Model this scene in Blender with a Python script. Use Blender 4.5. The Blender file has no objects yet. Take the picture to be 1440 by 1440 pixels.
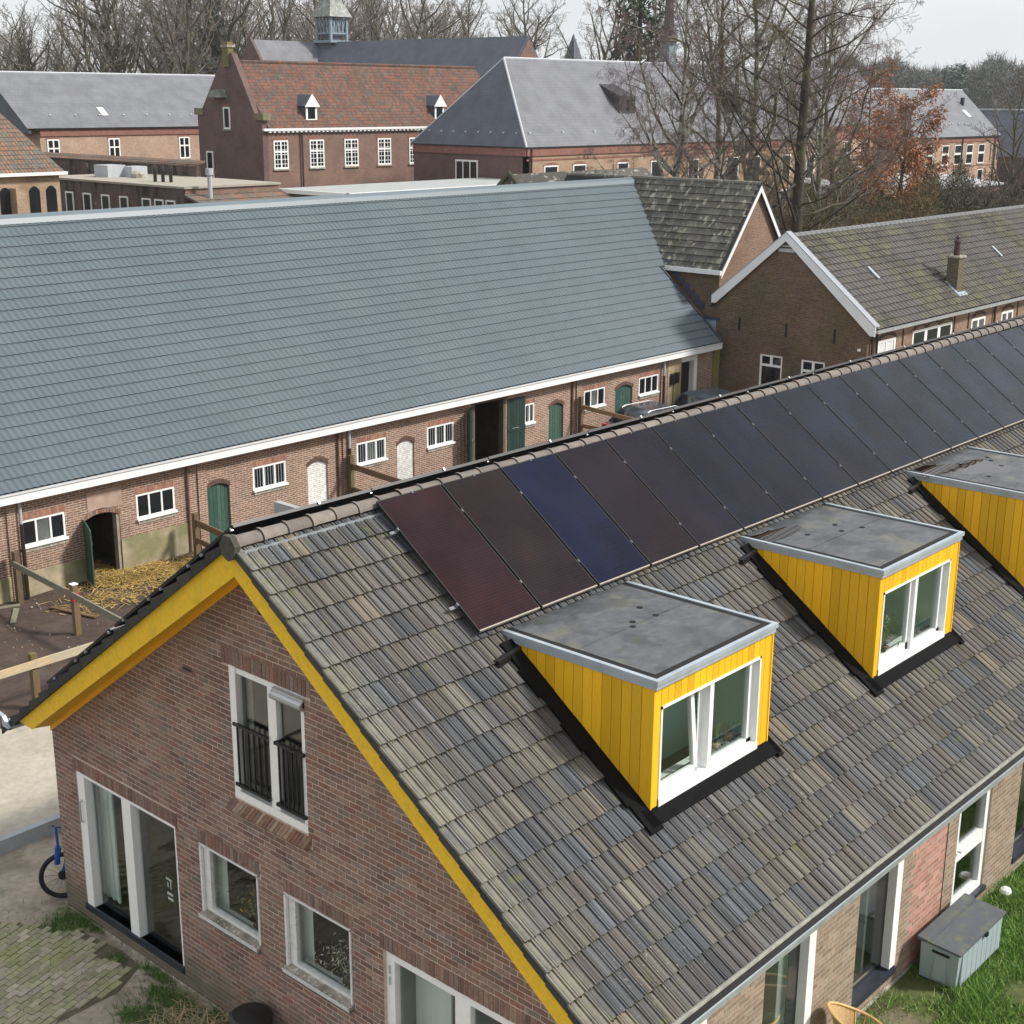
import bpy, math, random
import numpy as np
from mathutils import Vector
rad = math.radians
S = bpy.context.scene
COL = S.collection
# ------------------------------------------------------------------ camera
CAM = Vector((-9.922, -11.379, 12.196))
FPX = 1989.8
YAW, PIT, ROL = 0.73079, 0.28562, 0.00612
def _frame():
    fw = Vector((math.cos(YAW)*math.cos(PIT), math.sin(YAW)*math.cos(PIT), -math.sin(PIT)))
    rt = Vector((math.sin(YAW), -math.cos(YAW), 0)); up = rt.cross(fw)
    r = rt*math.cos(ROL)+up*math.sin(ROL); u = r.cross(fw)
    return r, u, fw
CR, CU, CF = _frame()
cd = bpy.data.cameras.new('camera'); cam = bpy.data.objects.new('camera', cd); COL.objects.link(cam)
from mathutils import Matrix
m = Matrix((CR, CU, -CF)).transposed().to_4x4(); m.translation = CAM
cam.matrix_world = m
cd.sensor_width = 36; cd.lens = FPX/1440*36; cd.clip_start = 0.1; cd.clip_end = 3000
S.camera = cam
def proj(p):
    d = Vector(p)-CAM; z = d.dot(CF)
    if z < .1: return None
    return (720+FPX*d.dot(CR)/z, 720-FPX*d.dot(CU)/z, z)
def inframe(p, m=30):
    q = proj(p)
    return q is not None and -m < q[0] < 1440+m and -m < q[1] < 1440+m
# ------------------------------------------------------------------ world, sun
SUND = Vector((0.44, -0.62, 0.65)).normalized()
W = bpy.data.worlds.new("World"); S.world = W; W.use_nodes = True
nt = W.node_tree; nt.nodes.clear()
o = nt.nodes.new('ShaderNodeOutputWorld'); bg = nt.nodes.new('ShaderNodeBackground')
sky = nt.nodes.new('ShaderNodeTexSky'); sky.sky_type = 'NISHITA'; sky.sun_disc = False
sky.sun_elevation = math.asin(SUND.z); sky.sun_rotation = math.atan2(SUND.x, SUND.y)
sky.air_density = 1.0; sky.dust_density = 2.0
tc = nt.nodes.new('ShaderNodeTexCoord'); mp = nt.nodes.new('ShaderNodeMapping'); mp.inputs['Scale'].default_value = (1.2, 1.2, 4.5)
nz = nt.nodes.new('ShaderNodeTexNoise'); nz.inputs['Scale'].default_value = 1.6; nz.inputs['Detail'].default_value = 7; nz.inputs['Roughness'].default_value = .55
cr = nt.nodes.new('ShaderNodeValToRGB'); cr.color_ramp.elements[0].position = .33; cr.color_ramp.elements[1].position = .60
cr.color_ramp.elements[0].color = (9.6, 10.0, 10.4, 1); cr.color_ramp.elements[1].color = (11.2, 11.3, 11.4, 1)
mx = nt.nodes.new('ShaderNodeMix'); mx.data_type = 'RGBA'; mx.inputs['Factor'].default_value = .88
L = nt.links.new
L(tc.outputs['Generated'], mp.inputs['Vector']); L(mp.outputs[0], nz.inputs['Vector']); L(nz.outputs['Fac'], cr.inputs['Fac'])
L(sky.outputs[0], mx.inputs[6]); L(cr.outputs[0], mx.inputs[7]); L(mx.outputs[2], bg.inputs['Color'])
bg.inputs['Strength'].default_value = .071; L(bg.outputs[0], o.inputs['Surface'])
sd = bpy.data.lights.new('sun', 'SUN'); sd.energy = 3.6; sd.angle = rad(8); sd.color = (1, .95, .87)
so = bpy.data.objects.new('sun', sd); COL.objects.link(so); so.rotation_euler = SUND.to_track_quat('Z', 'Y').to_euler(); so.location = (20, -20, 60)
S.view_settings.view_transform = 'Standard'; S.view_settings.look = 'None'; S.view_settings.exposure = 0.34; S.view_settings.gamma = 1
S.view_settings.use_curve_mapping = False
S.render.engine = 'CYCLES'; S.cycles.max_bounces = 6; S.cycles.transparent_max_bounces = 24; S.cycles.caustics_reflective = False; S.cycles.caustics_refractive = False
# ------------------------------------------------------------------ materials
def nd(t, k, **kw):
    n = t.nodes.new(k)
    for a, b in kw.items(): setattr(n, a, b)
    return n
def base(name):
    M = bpy.data.materials.new(name); M.use_nodes = True; t = M.node_tree; t.nodes.clear()
    out = nd(t, 'ShaderNodeOutputMaterial'); p = nd(t, 'ShaderNodeBsdfPrincipled'); t.links.new(p.outputs[0], out.inputs[0])
    return M, t, p
def mixc(t, a, b, f, mode='MIX'):
    n = nd(t, 'ShaderNodeMix', data_type='RGBA', blend_type=mode)
    for s, v in ((0, f), (6, a), (7, b)):
        if isinstance(v, (int, float)): n.inputs[s].default_value = v
        elif isinstance(v, tuple): n.inputs[s].default_value = v if len(v) == 4 else v+(1,)
        else: t.links.new(v, n.inputs[s])
    return n.outputs[2]
def mth(t, op, a, b=0.0, c=0.0):
    n = nd(t, 'ShaderNodeMath', operation=op)
    for i, v in enumerate((a, b, c)):
        if isinstance(v, (int, float)): n.inputs[i].default_value = v
        else: t.links.new(v, n.inputs[i])
    return n.outputs[0]
def noise(t, scale, detail=4, stretch=None, coord='pos', rough=.55, W4=None):
    if coord == 'pos': g = nd(t, 'ShaderNodeNewGeometry').outputs['Position']
    else: g = nd(t, 'ShaderNodeTexCoord').outputs['Object']
    if stretch:
        mp = nd(t, 'ShaderNodeMapping'); mp.inputs['Scale'].default_value = stretch[:3]
        if len(stretch) > 3: mp.inputs['Rotation'].default_value = stretch[3]
        t.links.new(g, mp.inputs[0]); g = mp.outputs[0]
    n = nd(t, 'ShaderNodeTexNoise'); n.inputs['Scale'].default_value = scale; n.inputs['Detail'].default_value = detail; n.inputs['Roughness'].default_value = rough
    t.links.new(g, n.inputs['Vector'])
    return n.outputs['Fac']
def ramp(t, f, stops, const=False):
    n = nd(t, 'ShaderNodeValToRGB'); e = n.color_ramp.elements
    if const: n.color_ramp.interpolation = 'CONSTANT'
    while len(e) > 1: e.remove(e[-1])
    e[0].position = stops[0][0]; e[0].color = tuple(stops[0][1])+(1,)
    for p, c in stops[1:]:
        x = e.new(p); x.color = tuple(c)+(1,)
    t.links.new(f, n.inputs[0]); return n.outputs[0]
def rng(t, f, a, b, c=0.0, d=1.0):
    n = nd(t, 'ShaderNodeMapRange'); n.clamp = True
    for i, v in enumerate((f, a, b, c, d)):
        if isinstance(v, (int, float)): n.inputs[i].default_value = v
        else: t.links.new(v, n.inputs[i])
    return n.outputs[0]
def piece_rand(t):
    a = nd(t, 'ShaderNodeObjectInfo').outputs['Random']; b = nd(t, 'ShaderNodeNewGeometry').outputs['Random Per Island']
    return mth(t, 'FRACT', mth(t, 'ADD', mth(t, 'MULTIPLY', a, 7.31), mth(t, 'MULTIPLY', b, 3.17)))
def addbump(t, p, h, strength, dist=.02):
    b = nd(t, 'ShaderNodeBump'); b.inputs['Strength'].default_value = strength; b.inputs['Distance'].default_value = dist
    t.links.new(h, b.inputs['Height']); t.links.new(b.outputs[0], p.inputs['Normal'])
def mat(name, cols, rough=.8, ns=6, na=.3, stains=(), bump=None, metal=0, spec=.5, stretch=None, ns2=None, foot=None):
    """cols: one colour or several picked per piece; stains: (colour, scale, lo, hi, amount)"""
    M, t, p = base(name)
    if isinstance(cols[0], (int, float)): c = mixc(t, tuple(cols), tuple(cols), 0)
    else:
        k = len(cols); c = ramp(t, piece_rand(t), [(i/k, x) for i, x in enumerate(cols)], True)
        v = rng(t, mth(t, 'FRACT', mth(t, 'MULTIPLY', piece_rand(t), 37.7)), 0, 1, .82, 1.18)
        c = mixc(t, c, v, 1.0, 'MULTIPLY')
    n = noise(t, ns, 5, stretch)
    c = mixc(t, c, rng(t, n, .25, .75, 1-na, 1+na), 1.0, 'MULTIPLY')
    if ns2: c = mixc(t, c, rng(t, noise(t, ns2, 3), .3, .7, 1-na*.7, 1+na*.7), 1.0, 'MULTIPLY')
    for s in stains:
        f = rng(t, noise(t, s[1], 6, s[5] if len(s) > 5 else None), s[2], s[3], 0, s[4]); c = mixc(t, c, tuple(s[0]), f)
    if foot:   # damp and algae low on a wall
        g_ = nd(t, 'ShaderNodeNewGeometry'); sx = nd(t, 'ShaderNodeSeparateXYZ'); t.links.new(g_.outputs['Position'], sx.inputs[0])
        f = mth(t, 'MULTIPLY', rng(t, mth(t, 'ADD', sx.outputs[2], mth(t, 'MULTIPLY', noise(t, 1.7, 4), -.9)), .35, -.25), foot[1]); c = mixc(t, c, tuple(foot[0]), f)
    t.links.new(c, p.inputs['Base Color'])
    p.inputs['Roughness'].default_value = rough; p.inputs['Metallic'].default_value = metal; p.inputs['Specular IOR Level'].default_value = spec
    if bump: addbump(t, p, noise(t, bump[0], 5, stretch), bump[1])
    return M
def wallcoord(t, kz=1.0):
    g = nd(t, 'ShaderNodeNewGeometry'); sp = nd(t, 'ShaderNodeSeparateXYZ'); t.links.new(g.outputs['Position'], sp.inputs[0])
    sn = nd(t, 'ShaderNodeSeparateXYZ'); t.links.new(g.outputs['True Normal'], sn.inputs[0])
    ax = mth(t, 'GREATER_THAN', mth(t, 'ABSOLUTE', sn.outputs[0]), mth(t, 'ABSOLUTE', sn.outputs[1]))
    mxn = nd(t, 'ShaderNodeMix', data_type='FLOAT'); t.links.new(ax, mxn.inputs[0]); t.links.new(sp.outputs[0], mxn.inputs[2]); t.links.new(sp.outputs[1], mxn.inputs[3])
    cb = nd(t, 'ShaderNodeCombineXYZ'); t.links.new(mxn.outputs[0], cb.inputs[0]); t.links.new(mth(t, 'MULTIPLY', sp.outputs[2], kz), cb.inputs[1])
    return cb.outputs[0], sp.outputs[2]
def brickmat(name, c1, c2, mortar, bw=.22, bh=.0625, ms=.010, stains=(), rough=.9, kz=1.0, na=.25, foot=None, bump=.5, offs=.5):
    M, t, p = base(name); v, z = wallcoord(t, kz)
    b = nd(t, 'ShaderNodeTexBrick'); b.offset = offs; t.links.new(v, b.inputs['Vector'])
    b.inputs['Scale'].default_value = 1; b.inputs['Brick Width'].default_value = bw; b.inputs['Row Height'].default_value = bh
    b.inputs['Mortar Size'].default_value = ms; b.inputs['Mortar Smooth'].default_value = .2; b.inputs['Bias'].default_value = 0
    b.inputs['Color1'].default_value = tuple(c1)+(1,); b.inputs['Color2'].default_value = tuple(c2)+(1,); b.inputs['Mortar'].default_value = tuple(mortar)+(1,)
    c = b.outputs['Color']
    c = mixc(t, c, rng(t, noise(t, 9, 5), .25, .75, 1-na, 1+na), 1.0, 'MULTIPLY')
    c = mixc(t, c, rng(t, noise(t, .6, 4), .3, .7, .82, 1.15), 1.0, 'MULTIPLY')
    for s in stains:
        f = rng(t, noise(t, s[1], 6, s[5] if len(s) > 5 else None), s[2], s[3], 0, s[4]); c = mixc(t, c, tuple(s[0]), f)
    if foot:  # damp green-grey foot of the wall up to a height
        f = mth(t, 'MULTIPLY', rng(t, mth(t, 'ADD', z, mth(t, 'MULTIPLY', noise(t, 1.3, 4), .5)), foot[1]+.35, foot[1]+.05), foot[2])
        c = mixc(t, c, tuple(foot[0]), f)
    t.links.new(c, p.inputs['Base Color']); p.inputs['Roughness'].default_value = rough; p.inputs['Specular IOR Level'].default_value = .25
    h = mth(t, 'ADD', mth(t, 'MULTIPLY', b.outputs['Fac'], -1.0), mth(t, 'MULTIPLY', noise(t, 40, 3), .3)); addbump(t, p, h, bump, .01)
    return M
def glassmat(name, tint=(.9, .95, .93), refl=.5, dark=.0):
    M = bpy.data.materials.new(name); M.use_nodes = True; t = M.node_tree; t.nodes.clear()
    out = nd(t, 'ShaderNodeOutputMaterial'); tr = nd(t, 'ShaderNodeBsdfTransparent'); tr.inputs[0].default_value = tuple(tint)+(1,)
    gl = nd(t, 'ShaderNodeBsdfGlossy'); gl.inputs['Roughness'].default_value = .02; gl.inputs[0].default_value = (.95, .97, 1, 1)
    fr = nd(t, 'ShaderNodeLayerWeight'); fr.inputs[0].default_value = .5
    f = mth(t, 'MULTIPLY', mth(t, 'ADD', mth(t, 'MULTIPLY', mth(t, 'POWER', fr.outputs['Facing'], 5.0), .9), .06), refl)
    mx = nd(t, 'ShaderNodeMixShader'); t.links.new(f, mx.inputs[0]); t.links.new(tr.outputs[0], mx.inputs[1]); t.links.new(gl.outputs[0], mx.inputs[2]); t.links.new(mx.outputs[0], out.inputs[0])
    return M
# masonry
MB_ = [(.235, .145, .115), (.215, .135, .11), (.26, .165, .13), (.19, .125, .105), (.27, .19, .15), (.23, .165, .135), (.245, .135, .105), (.21, .168, .148), (.25, .18, .15), (.225, .145, .125)]
M_brick = mat('brick_brown', MB_, .88, 22, .30, stains=[((.33, .27, .22), 1.1, .56, .75, .22), ((.07, .062, .06), 1.4, .54, .72, .5), ((.30, .15, .12), .8, .56, .68, .3)], bump=(60, .35), spec=.25, foot=((.13, .12, .085), .75))
M_mortar = mat('mortar_beige', (.56, .45, .385), .95, 12, .2, stains=[((.2, .19, .12), 1.2, .5, .7, .4)], bump=(50, .3), spec=.2, foot=((.17, .16, .11), .8))
M_brick2 = mat('brick_beige', [(.30, .23, .175), (.275, .21, .16), (.315, .24, .185), (.265, .205, .155), (.29, .235, .18), (.305, .225, .17)], .9, 14, .22, stains=[((.2, .19, .10), 1.4, .52, .7, .3), ((.44, .35, .27), 2.2, .55, .7, .35)], bump=(60, .35), spec=.2)
M_brickp = mat('brick_pink', [(.42, .225, .18), (.45, .25, .20), (.39, .215, .175), (.43, .26, .215)], .9, 14, .16, bump=(60, .3), spec=.2)
M_mortar2 = mat('mortar_sand', (.43, .36, .285), .95, 12, .2, bump=(50, .3), spec=.2)
M_roll = mat('brick_rollock', [(.30, .19, .14), (.24, .16, .12), (.20, .13, .11), (.34, .24, .19), (.25, .14, .10)], .9, 20, .3, bump=(60, .35), spec=.2)
M_sill = mat('sill_concrete', (.34, .31, .26), .9, 7, .3, stains=[((.12, .12, .07), 3, .48, .66, .7), ((.62, .60, .55), 20, .55, .62, .7)], bump=(40, .4), spec=.2)
M_moss_sill = mat('sill_lead', (.16, .17, .15), .8, 9, .3, spec=.3)
# roof
TC = [(0.094, 0.094, 0.094), (0.077, 0.082, 0.090), (0.115, 0.110, 0.094), (0.097, 0.085, 0.080), (0.139, 0.129, 0.104), (0.059, 0.064, 0.073), (0.101, 0.099, 0.094), (0.087, 0.081, 0.085), (0.108, 0.106, 0.101), (0.118, 0.104, 0.084), (0.073, 0.082, 0.097), (0.104, 0.094, 0.078)]
def tilemat():
    M, t, p = base('roof_tile_concrete'); k = len(TC)
    pr = piece_rand(t); c = ramp(t, pr, [(i/k, x) for i, x in enumerate(TC)], True)
    c = mixc(t, (.086, .083, .079), c, .70); c = mixc(t, c, rng(t, mth(t, 'FRACT', mth(t, 'MULTIPLY', pr, 37.7)), 0, 1, .9, 1.25), 1.0, 'MULTIPLY')
    # streaks running down the slope: stretched across x only
    st = noise(t, 1, 4, (30, .8, .8)); c = mixc(t, c, rng(t, st, .32, .68, .50, 1.55), 1.0, 'MULTIPLY')
    c = mixc(t, c, (.22, .185, .13), mth(t, 'MULTIPLY', mth(t, 'GREATER_THAN', mth(t, 'FRACT', mth(t, 'MULTIPLY', pr, 91.3)), .986), .6))
    g_ = nd(t, 'ShaderNodeNewGeometry'); sx = nd(t, 'ShaderNodeSeparateXYZ'); t.links.new(g_.outputs['Position'], sx.inputs[0]); c = mixc(t, c, (.22, .21, .165), mth(t, 'MULTIPLY', rng(t, sx.outputs[0], -.05, -.35), rng(t, noise(t, 6, 4), .35, .6, .25, .75)))
    f = rng(t, noise(t, 30, 4), .63, .72, 0, .8); f2 = rng(t, noise(t, .8, 3), .48, .62); c = mixc(t, c, (.42, .43, .36), mth(t, 'MULTIPLY', f, f2))
    f = rng(t, noise(t, 5, 5), .60, .72, 0, .7); f2 = rng(t, noise(t, .5, 3), .46, .62); c = mixc(t, c, (.13, .14, .045), mth(t, 'MULTIPLY', f, f2))
    t.links.new(c, p.inputs['Base Color']); p.inputs['Roughness'].default_value = .8; p.inputs['Specular IOR Level'].default_value = .35
    addbump(t, p, noise(t, 90, 3), .35, .008); return M
M_tile = tilemat()
M_verge = mat('verge_tile', [(.035, .037, .033), (.045, .045, .038), (.028, .03, .03)], .85, 12, .3)
M_ridge = mat('ridge_tile_clay', [(.165, .142, .126), (.15, .13, .118), (.18, .155, .135)], .8, 7, .22, stains=[((.10, .10, .08), 3, .55, .7, .5)], bump=(50, .2))
M_ridgeend = mat('ridge_end', (.06, .058, .045), .9, 9, .4)
M_under = mat('roof_underlay', (.03, .03, .028), .95, 4, .2)
M_moss = mat('moss', [(.05, .06, .015), (.085, .095, .02), (.03, .032, .016), (.02, .02, .014)], .95, 20, .3)
M_yel = mat('yellow_paint', (.84, .47, .02), .5, 3, .06, ns2=.8, stains=[((.45, .33, .03), 6, .62, .8, .25)], spec=.4)
M_yelb = mat('yellow_board_paint', [(.84, .46, .016), (.80, .435, .014), (.87, .485, .02), (.82, .46, .02)], .5, 12, .10, stretch=(9, 9, .6), stains=[((.42, .27, .04), 2.2, .62, .80, .35, (4, 4, .5))], spec=.4)
M_yelv = mat('yellow_verge_paint', (.80, .50, .025), .55, 14, .12, stains=[((.36, .30, .06), 4, .52, .75, .4)], spec=.35)
M_zinc = mat('zinc_trim', (.42, .48, .53), .42, 5, .12, metal=.25, ns2=1.5)
M_gutter = mat('zinc_gutter', (.34, .36, .36), .5, 6, .25, metal=.3, stains=[((.40, .38, .32), 5, .5, .65, .5)])
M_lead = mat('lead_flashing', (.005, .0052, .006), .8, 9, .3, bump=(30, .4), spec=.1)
M_bit = mat('bitumen_roof', (.095, .10, .11), .42, 9, .25, ns2=3, stains=[((.19, .18, .13), 1.3, .54, .68, .7), ((.15, .155, .16), 6, .52, .70, .6, (1, 3, 1)), ((.04, .042, .046), 1.9, .52, .60, .55), ((.07, .09, .02), 2.4, .64, .76, .7)], bump=(70, .3))
M_bitd = mat('bitumen_edge', (.006, .006, .007), .8, 8, .3)
M_water = mat('puddle_water', (.018, .011, .009), .02, 3, .1, spec=.9)
M_white = mat('white_frame_paint', (.86, .87, .86), .45, 9, .05)
M_whited = mat('white_worn_paint', (.70, .71, .70), .6, 14, .12, stains=[((.35, .33, .27), 18, .60, .7, .5)])
M_black = mat('black_paint', (.012, .012, .014), .4, 9, .1)
M_dsill = mat('dark_sill', (.03, .035, .05), .35, 5, .2)
M_alu = mat('aluminium', (.55, .57, .60), .35, 5, .1, metal=.7)
M_glass = glassmat('window_glass', (.93, .965, .95), 1.0)
M_glassd = mat('dark_glass', (.012, .015, .018), .08, 3, .2, spec=.6)
M_glassc = mat('dark_glass_curtained', (.10, .11, .11), .12, 2, .6, spec=.6)
M_green = mat('pale_green_wall', (.36, .56, .46), .9, 2, .08)
M_inner = mat('room_plaster', (.36, .37, .35), .95, 2, .08)
M_floor = mat('room_floor', (.09, .06, .04), .7, 3, .3, stretch=(1, 8, 1))
M_curt = mat('curtain_cloth', (.86, .88, .86), .9, 1, .08, stretch=(30, 30, .4))
# barn
M_bwall = brickmat('barn_brick', (.30, .165, .12), (.20, .11, .082), (.47, .40, .33), .22, .0625, .011, foot=((.30, .27, .16), -1.0, 0), stains=[((.34, .30, .17), .7, .60, .72, .25)])
M_plinth = mat('plinth_render', (.36, .31, .21), .95, 3, .25, ns2=1, stains=[((.16, .17, .06), 1.3, .45, .62, .65), ((.5, .43, .32), 2, .6, .7, .5)], bump=(30, .4))
M_blue = mat('blue_grey_metal_roof', (.086, .116, .138), .6, 1.2, .07, ns2=.25, spec=.5, stains=[((.12, .15, .165), .35, .45, .7, .35), ((.06, .085, .10), 3.0, .55, .75, .25, (1, .25, .25))])
M_bluer = mat('blue_grey_ridge', (.125, .165, .19), .45, 2, .05)
M_wfasc = mat('white_fascia', (.80, .81, .82), .45, 2, .04)
M_gdoor = mat('green_door_paint', [(.035, .09, .07), (.045, .10, .075), (.03, .08, .065)], .6, 10, .3, stains=[((.15, .18, .13), 9, .6, .72, .5)], stretch=(6, 6, .8))
M_ddoor = mat('dark_green_door', [(.012, .035, .03), (.015, .04, .034)], .55, 8, .3)
M_wbrick = brickmat('white_painted_brick', (.78, .78, .76), (.72, .72, .70), (.50, .50, .48), .22, .0625, .008)
M_bpipe = mat('brown_pipe', (.035, .018, .014), .5, 9, .2)
M_rend = mat('beige_render', (.42, .33, .24), .95, 3, .15, stains=[((.30, .27, .05), 1.2, .5, .62, .6, (2, 2, .5))])
# lichen roof, other houses
M_ltile = mat('lichen_tile', [(.12, .115, .10), (.10, .095, .085), (.14, .135, .115), (.085, .085, .075)], .9, 9, .3, stains=[((.42, .40, .33), 4.2, .57, .64, .8, (.5, 1, .5)), ((.05, .07, .015), 2.2, .60, .70, .6)], bump=(60, .4))
M_mtile = mat('mossy_tile', [(.098, .094, .066), (.08, .076, .062), (.11, .105, .075), (.07, .068, .06), (.09, .084, .072)], .9, 7, .3, ns2=.35, stains=[((.17, .17, .09), .9, .50, .68, .5), ((.11, .10, .105), .25, .48, .6, .6)], bump=(60, .4))
M_dbrick = brickmat('dark_brown_brick', (.165, .105, .07), (.11, .07, .052), (.20, .16, .12), .22, .0625, .009, stains=[((.10, .095, .03), .5, .50, .68, .45), ((.055, .04, .035), .8, .55, .7, .4)])
M_dbrick2 = brickmat('side_brown_brick', (.27, .16, .11), (.20, .12, .085), (.30, .24, .19), .22, .0625, .009)
M_redbrick = brickmat('far_red_brick', (.235, .125, .095), (.17, .095, .08), (.25, .20, .17), .25, .08, .012)
M_redgab = brickmat('far_gable_brick', (.15, .085, .08), (.115, .07, .068), (.19, .15, .13), .25, .08, .012)
M_ybrick = brickmat('far_buff_brick', (.40, .27, .175), (.33, .22, .15), (.42, .34, .26), .25, .08, .012, stains=[((.24, .12, .09), .5, .5, .64, .55)])
M_ybrick2 = brickmat('far_pale_brick', (.44, .29, .215), (.38, .25, .19), (.46, .36, .28), .25, .08, .012)
M_band = mat('red_brick_band', (.24, .11, .085), .9, 5, .25)
M_slate = brickmat('slate_roof', (.185, .19, .21), (.17, .175, .195), (.13, .135, .15), .4, .25, .012, rough=.38, na=.08, bump=.15)
M_slated = brickmat('slate_roof_dark', (.10, .11, .145), (.09, .10, .13), (.07, .075, .10), .4, .25, .012, rough=.5, na=.12, bump=.15)  # darker copy of slate_roof: shade of slopes facing -x put into its colour
M_rtile = brickmat('red_tile_roof', (.225, .088, .056), (.088, .078, .068), (.05, .047, .043), .26, .27, .02, rough=.9, na=.35, bump=.6, stains=[((.15, .13, .11), 2.5, .55, .65, .6)], offs=0)
M_rtile2 = brickmat('mixed_tile_roof', (.27, .125, .075), (.13, .125, .10), (.06, .055, .05), .26, .27, .03, rough=.9, na=.35, bump=.6, stains=[((.14, .15, .13), 2.5, .5, .62, .6)], offs=0)
M_gravel = mat('flat_roof_gravel', (.34, .31, .26), .95, 2, .15, stains=[((.3, .3, .22), 1, .55, .7, .5)])
M_stain = brickmat('stained_wall', (.12, .08, .075), (.09, .065, .06), (.16, .13, .11), .25, .08, .012, stains=[((.02, .02, .02), 1.2, .48, .64, .85, (1, 1, .25)), ((.42, .40, .36), .9, .62, .72, .6)])
M_lroof = mat('light_flat_roof', (.42, .44, .44), .8, 1, .1)
M_ventg = mat('vent_grey', (.42, .45, .48), .5, 3, .1)
M_lath = mat('lantern_paint', (.22, .28, .33), .6, 4, .15)
M_spire = mat('spire_lead', (.20, .22, .20), .6, 2, .2, stains=[((.5, .5, .46), 2, .5, .65, .5)])
# ground
M_dirt = mat('yard_dirt', (.062, .042, .034), .97, 1.1, .28, ns2=6, stains=[((.15, .12, .09), .6, .55, .7, .5), ((.045, .035, .03), 2.0, .55, .7, .6)], bump=(7, .8))
M_sand = mat('path_sand', (.40, .36, .30), .97, 2.0, .12, ns2=8, stains=[((.30, .27, .2), .7, .52, .68, .5), ((.24, .24, .14), .35, .60, .72, .5)], bump=(14, .5))
M_soil = mat('forecourt_soil', (.34, .295, .235), .97, 1.6, .25, ns2=9, stains=[((.15, .12, .09), 1.1, .50, .64, .65), ((.10, .13, .04), 2.3, .58, .68, .6)], bump=(16, .7))
M_earth = mat('lawn_earth', (.085, .10, .03), .97, 2, .3, ns2=9, stains=[((.20, .16, .11), .9, .58, .68, .8)], bump=(16, .6))
M_field = mat('field_ground', (.085, .09, .045), .97, .2, .3, ns2=2, stains=[((.12, .10, .07), .07, .5, .6, .7)])
M_paver = mat('paver_stone', [(.34, .33, .22), (.37, .34, .25), (.31, .31, .19), (.40, .36, .29), (.33, .30, .22)], .95, 12, .2, stains=[((.27, .29, .09), .9, .46, .62, .65), ((.42, .36, .28), .55, .56, .66, .6)], bump=(50, .4))
M_curb = mat('curb_concrete', (.34, .37, .40), .9, 6, .15, bump=(60, .2))
M_grass = mat('grass_blade', [(.14, .30, .035), (.11, .25, .03), (.19, .34, .045), (.22, .30, .08), (.08, .18, .025)], .6, 3, .2)
M_straw = mat('straw', [(.46, .30, .06), (.56, .38, .10), (.30, .19, .05), (.38, .28, .11), (.20, .14, .06)], .8, 9, .15)
M_wood = mat('weathered_post', [(.15, .10, .055), (.11, .08, .05)], .9, 5, .3, stretch=(6, 6, 1), stains=[((.13, .14, .05), 2, .5, .65, .6)])
M_railg = mat('old_grey_rail', (.21, .20, .15), .9, 5, .3, stretch=(2, 2, 8))
M_railb = mat('brown_rail', (.15, .095, .05), .9, 5, .3)
M_pine = mat('fresh_pine_rail', (.50, .38, .23), .85, 3, .2, stretch=(1, 6, 6), stains=[((.38, .37, .29), 1.5, .5, .6, .7)])
M_boxb = mat('storage_box_plastic', (.33, .40, .42), .45, 3, .06)
M_boxl = mat('storage_lid_plastic', (.10, .115, .13), .55, 6, .12, stains=[((.20, .20, .11), 5, .52, .68, .5)])
M_rattan = mat('rattan', (.62, .42, .17), .6, 20, .2)
M_rattans = mat('rattan_weave', (.50, .33, .15), .8, 60, .35, bump=(120, .5))
M_tyre = mat('tyre_rubber', (.012, .012, .012), .8, 9, .2)
M_bikeblue = mat('blue_bike_frame', (.01, .08, .36), .3, 3, .05)
M_leaf = mat('pot_plant_leaf', [(.05, .13, .03), (.08, .18, .04), (.04, .10, .03)], .5, 9, .2)
M_blossom = mat('dried_blossom', [(.42, .44, .34), (.30, .33, .22), (.5, .5, .42)], .9, 9, .2)
M_pot = mat('terracotta_pot', (.28, .20, .13), .8, 9, .2)
M_clearpot = mat('dark_vase', (.03, .025, .02), .15, 9, .2)
M_shade = mat('lamp_shade', (.60, .68, .62), .8, 9, .05)
M_car = mat('car_dark_paint', (.03, .04, .055), .15, 2, .1, spec=.7)
M_car2 = mat('car_silver_paint', (.55, .57, .60), .2, 2, .05, metal=.5)
M_tail = mat('car_tail_light', (.35, .03, .02), .2, 2, .1)
# solar glass: colour read per panel, sky sheen of far ones painted in
def solarmat():
    M, t, p = base('solar_cell_glass'); oc = nd(t, 'ShaderNodeObjectInfo').outputs['Color']
    tcn = nd(t, 'ShaderNodeTexCoord'); sp = nd(t, 'ShaderNodeSeparateXYZ'); t.links.new(tcn.outputs['Object'], sp.inputs[0])
    def lines(s, per, w): return mth(t, 'LESS_THAN', mth(t, 'FRACT', mth(t, 'ADD', mth(t, 'DIVIDE', s, per), .5)), w)
    c = mixc(t, oc, rng(t, noise(t, 1.1, 3), .35, .65, .8, 1.25), 1.0, 'MULTIPLY')
    warm = rng(t, noise(t, .9, 3), .45, .65, 0, .28); c = mixc(t, c, mixc(t, c, (2.0, 1.1, .5), 1.0, 'MULTIPLY'), warm)
    fine = lines(sp.outputs[1], .045, .22); c = mixc(t, c, mixc(t, c, (1.45, 1.4, 1.3), 1.0, 'MULTIPLY'), fine)
    g = mth(t, 'MAXIMUM', lines(sp.outputs[0], .187, .02), lines(sp.outputs[1], .0912, .03)); c = mixc(t, c, mixc(t, c, (.6, .6, .6), 1.0, 'MULTIPLY'), g)
    t.links.new(c, p.inputs['Base Color']); p.inputs['Roughness'].default_value = .10; p.inputs['Specular IOR Level'].default_value = .13
    return M
M_solar = solarmat()
M_clamp = mat('clamp_grey', (.22, .23, .24), .5, 5, .1, metal=.5)
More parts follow.
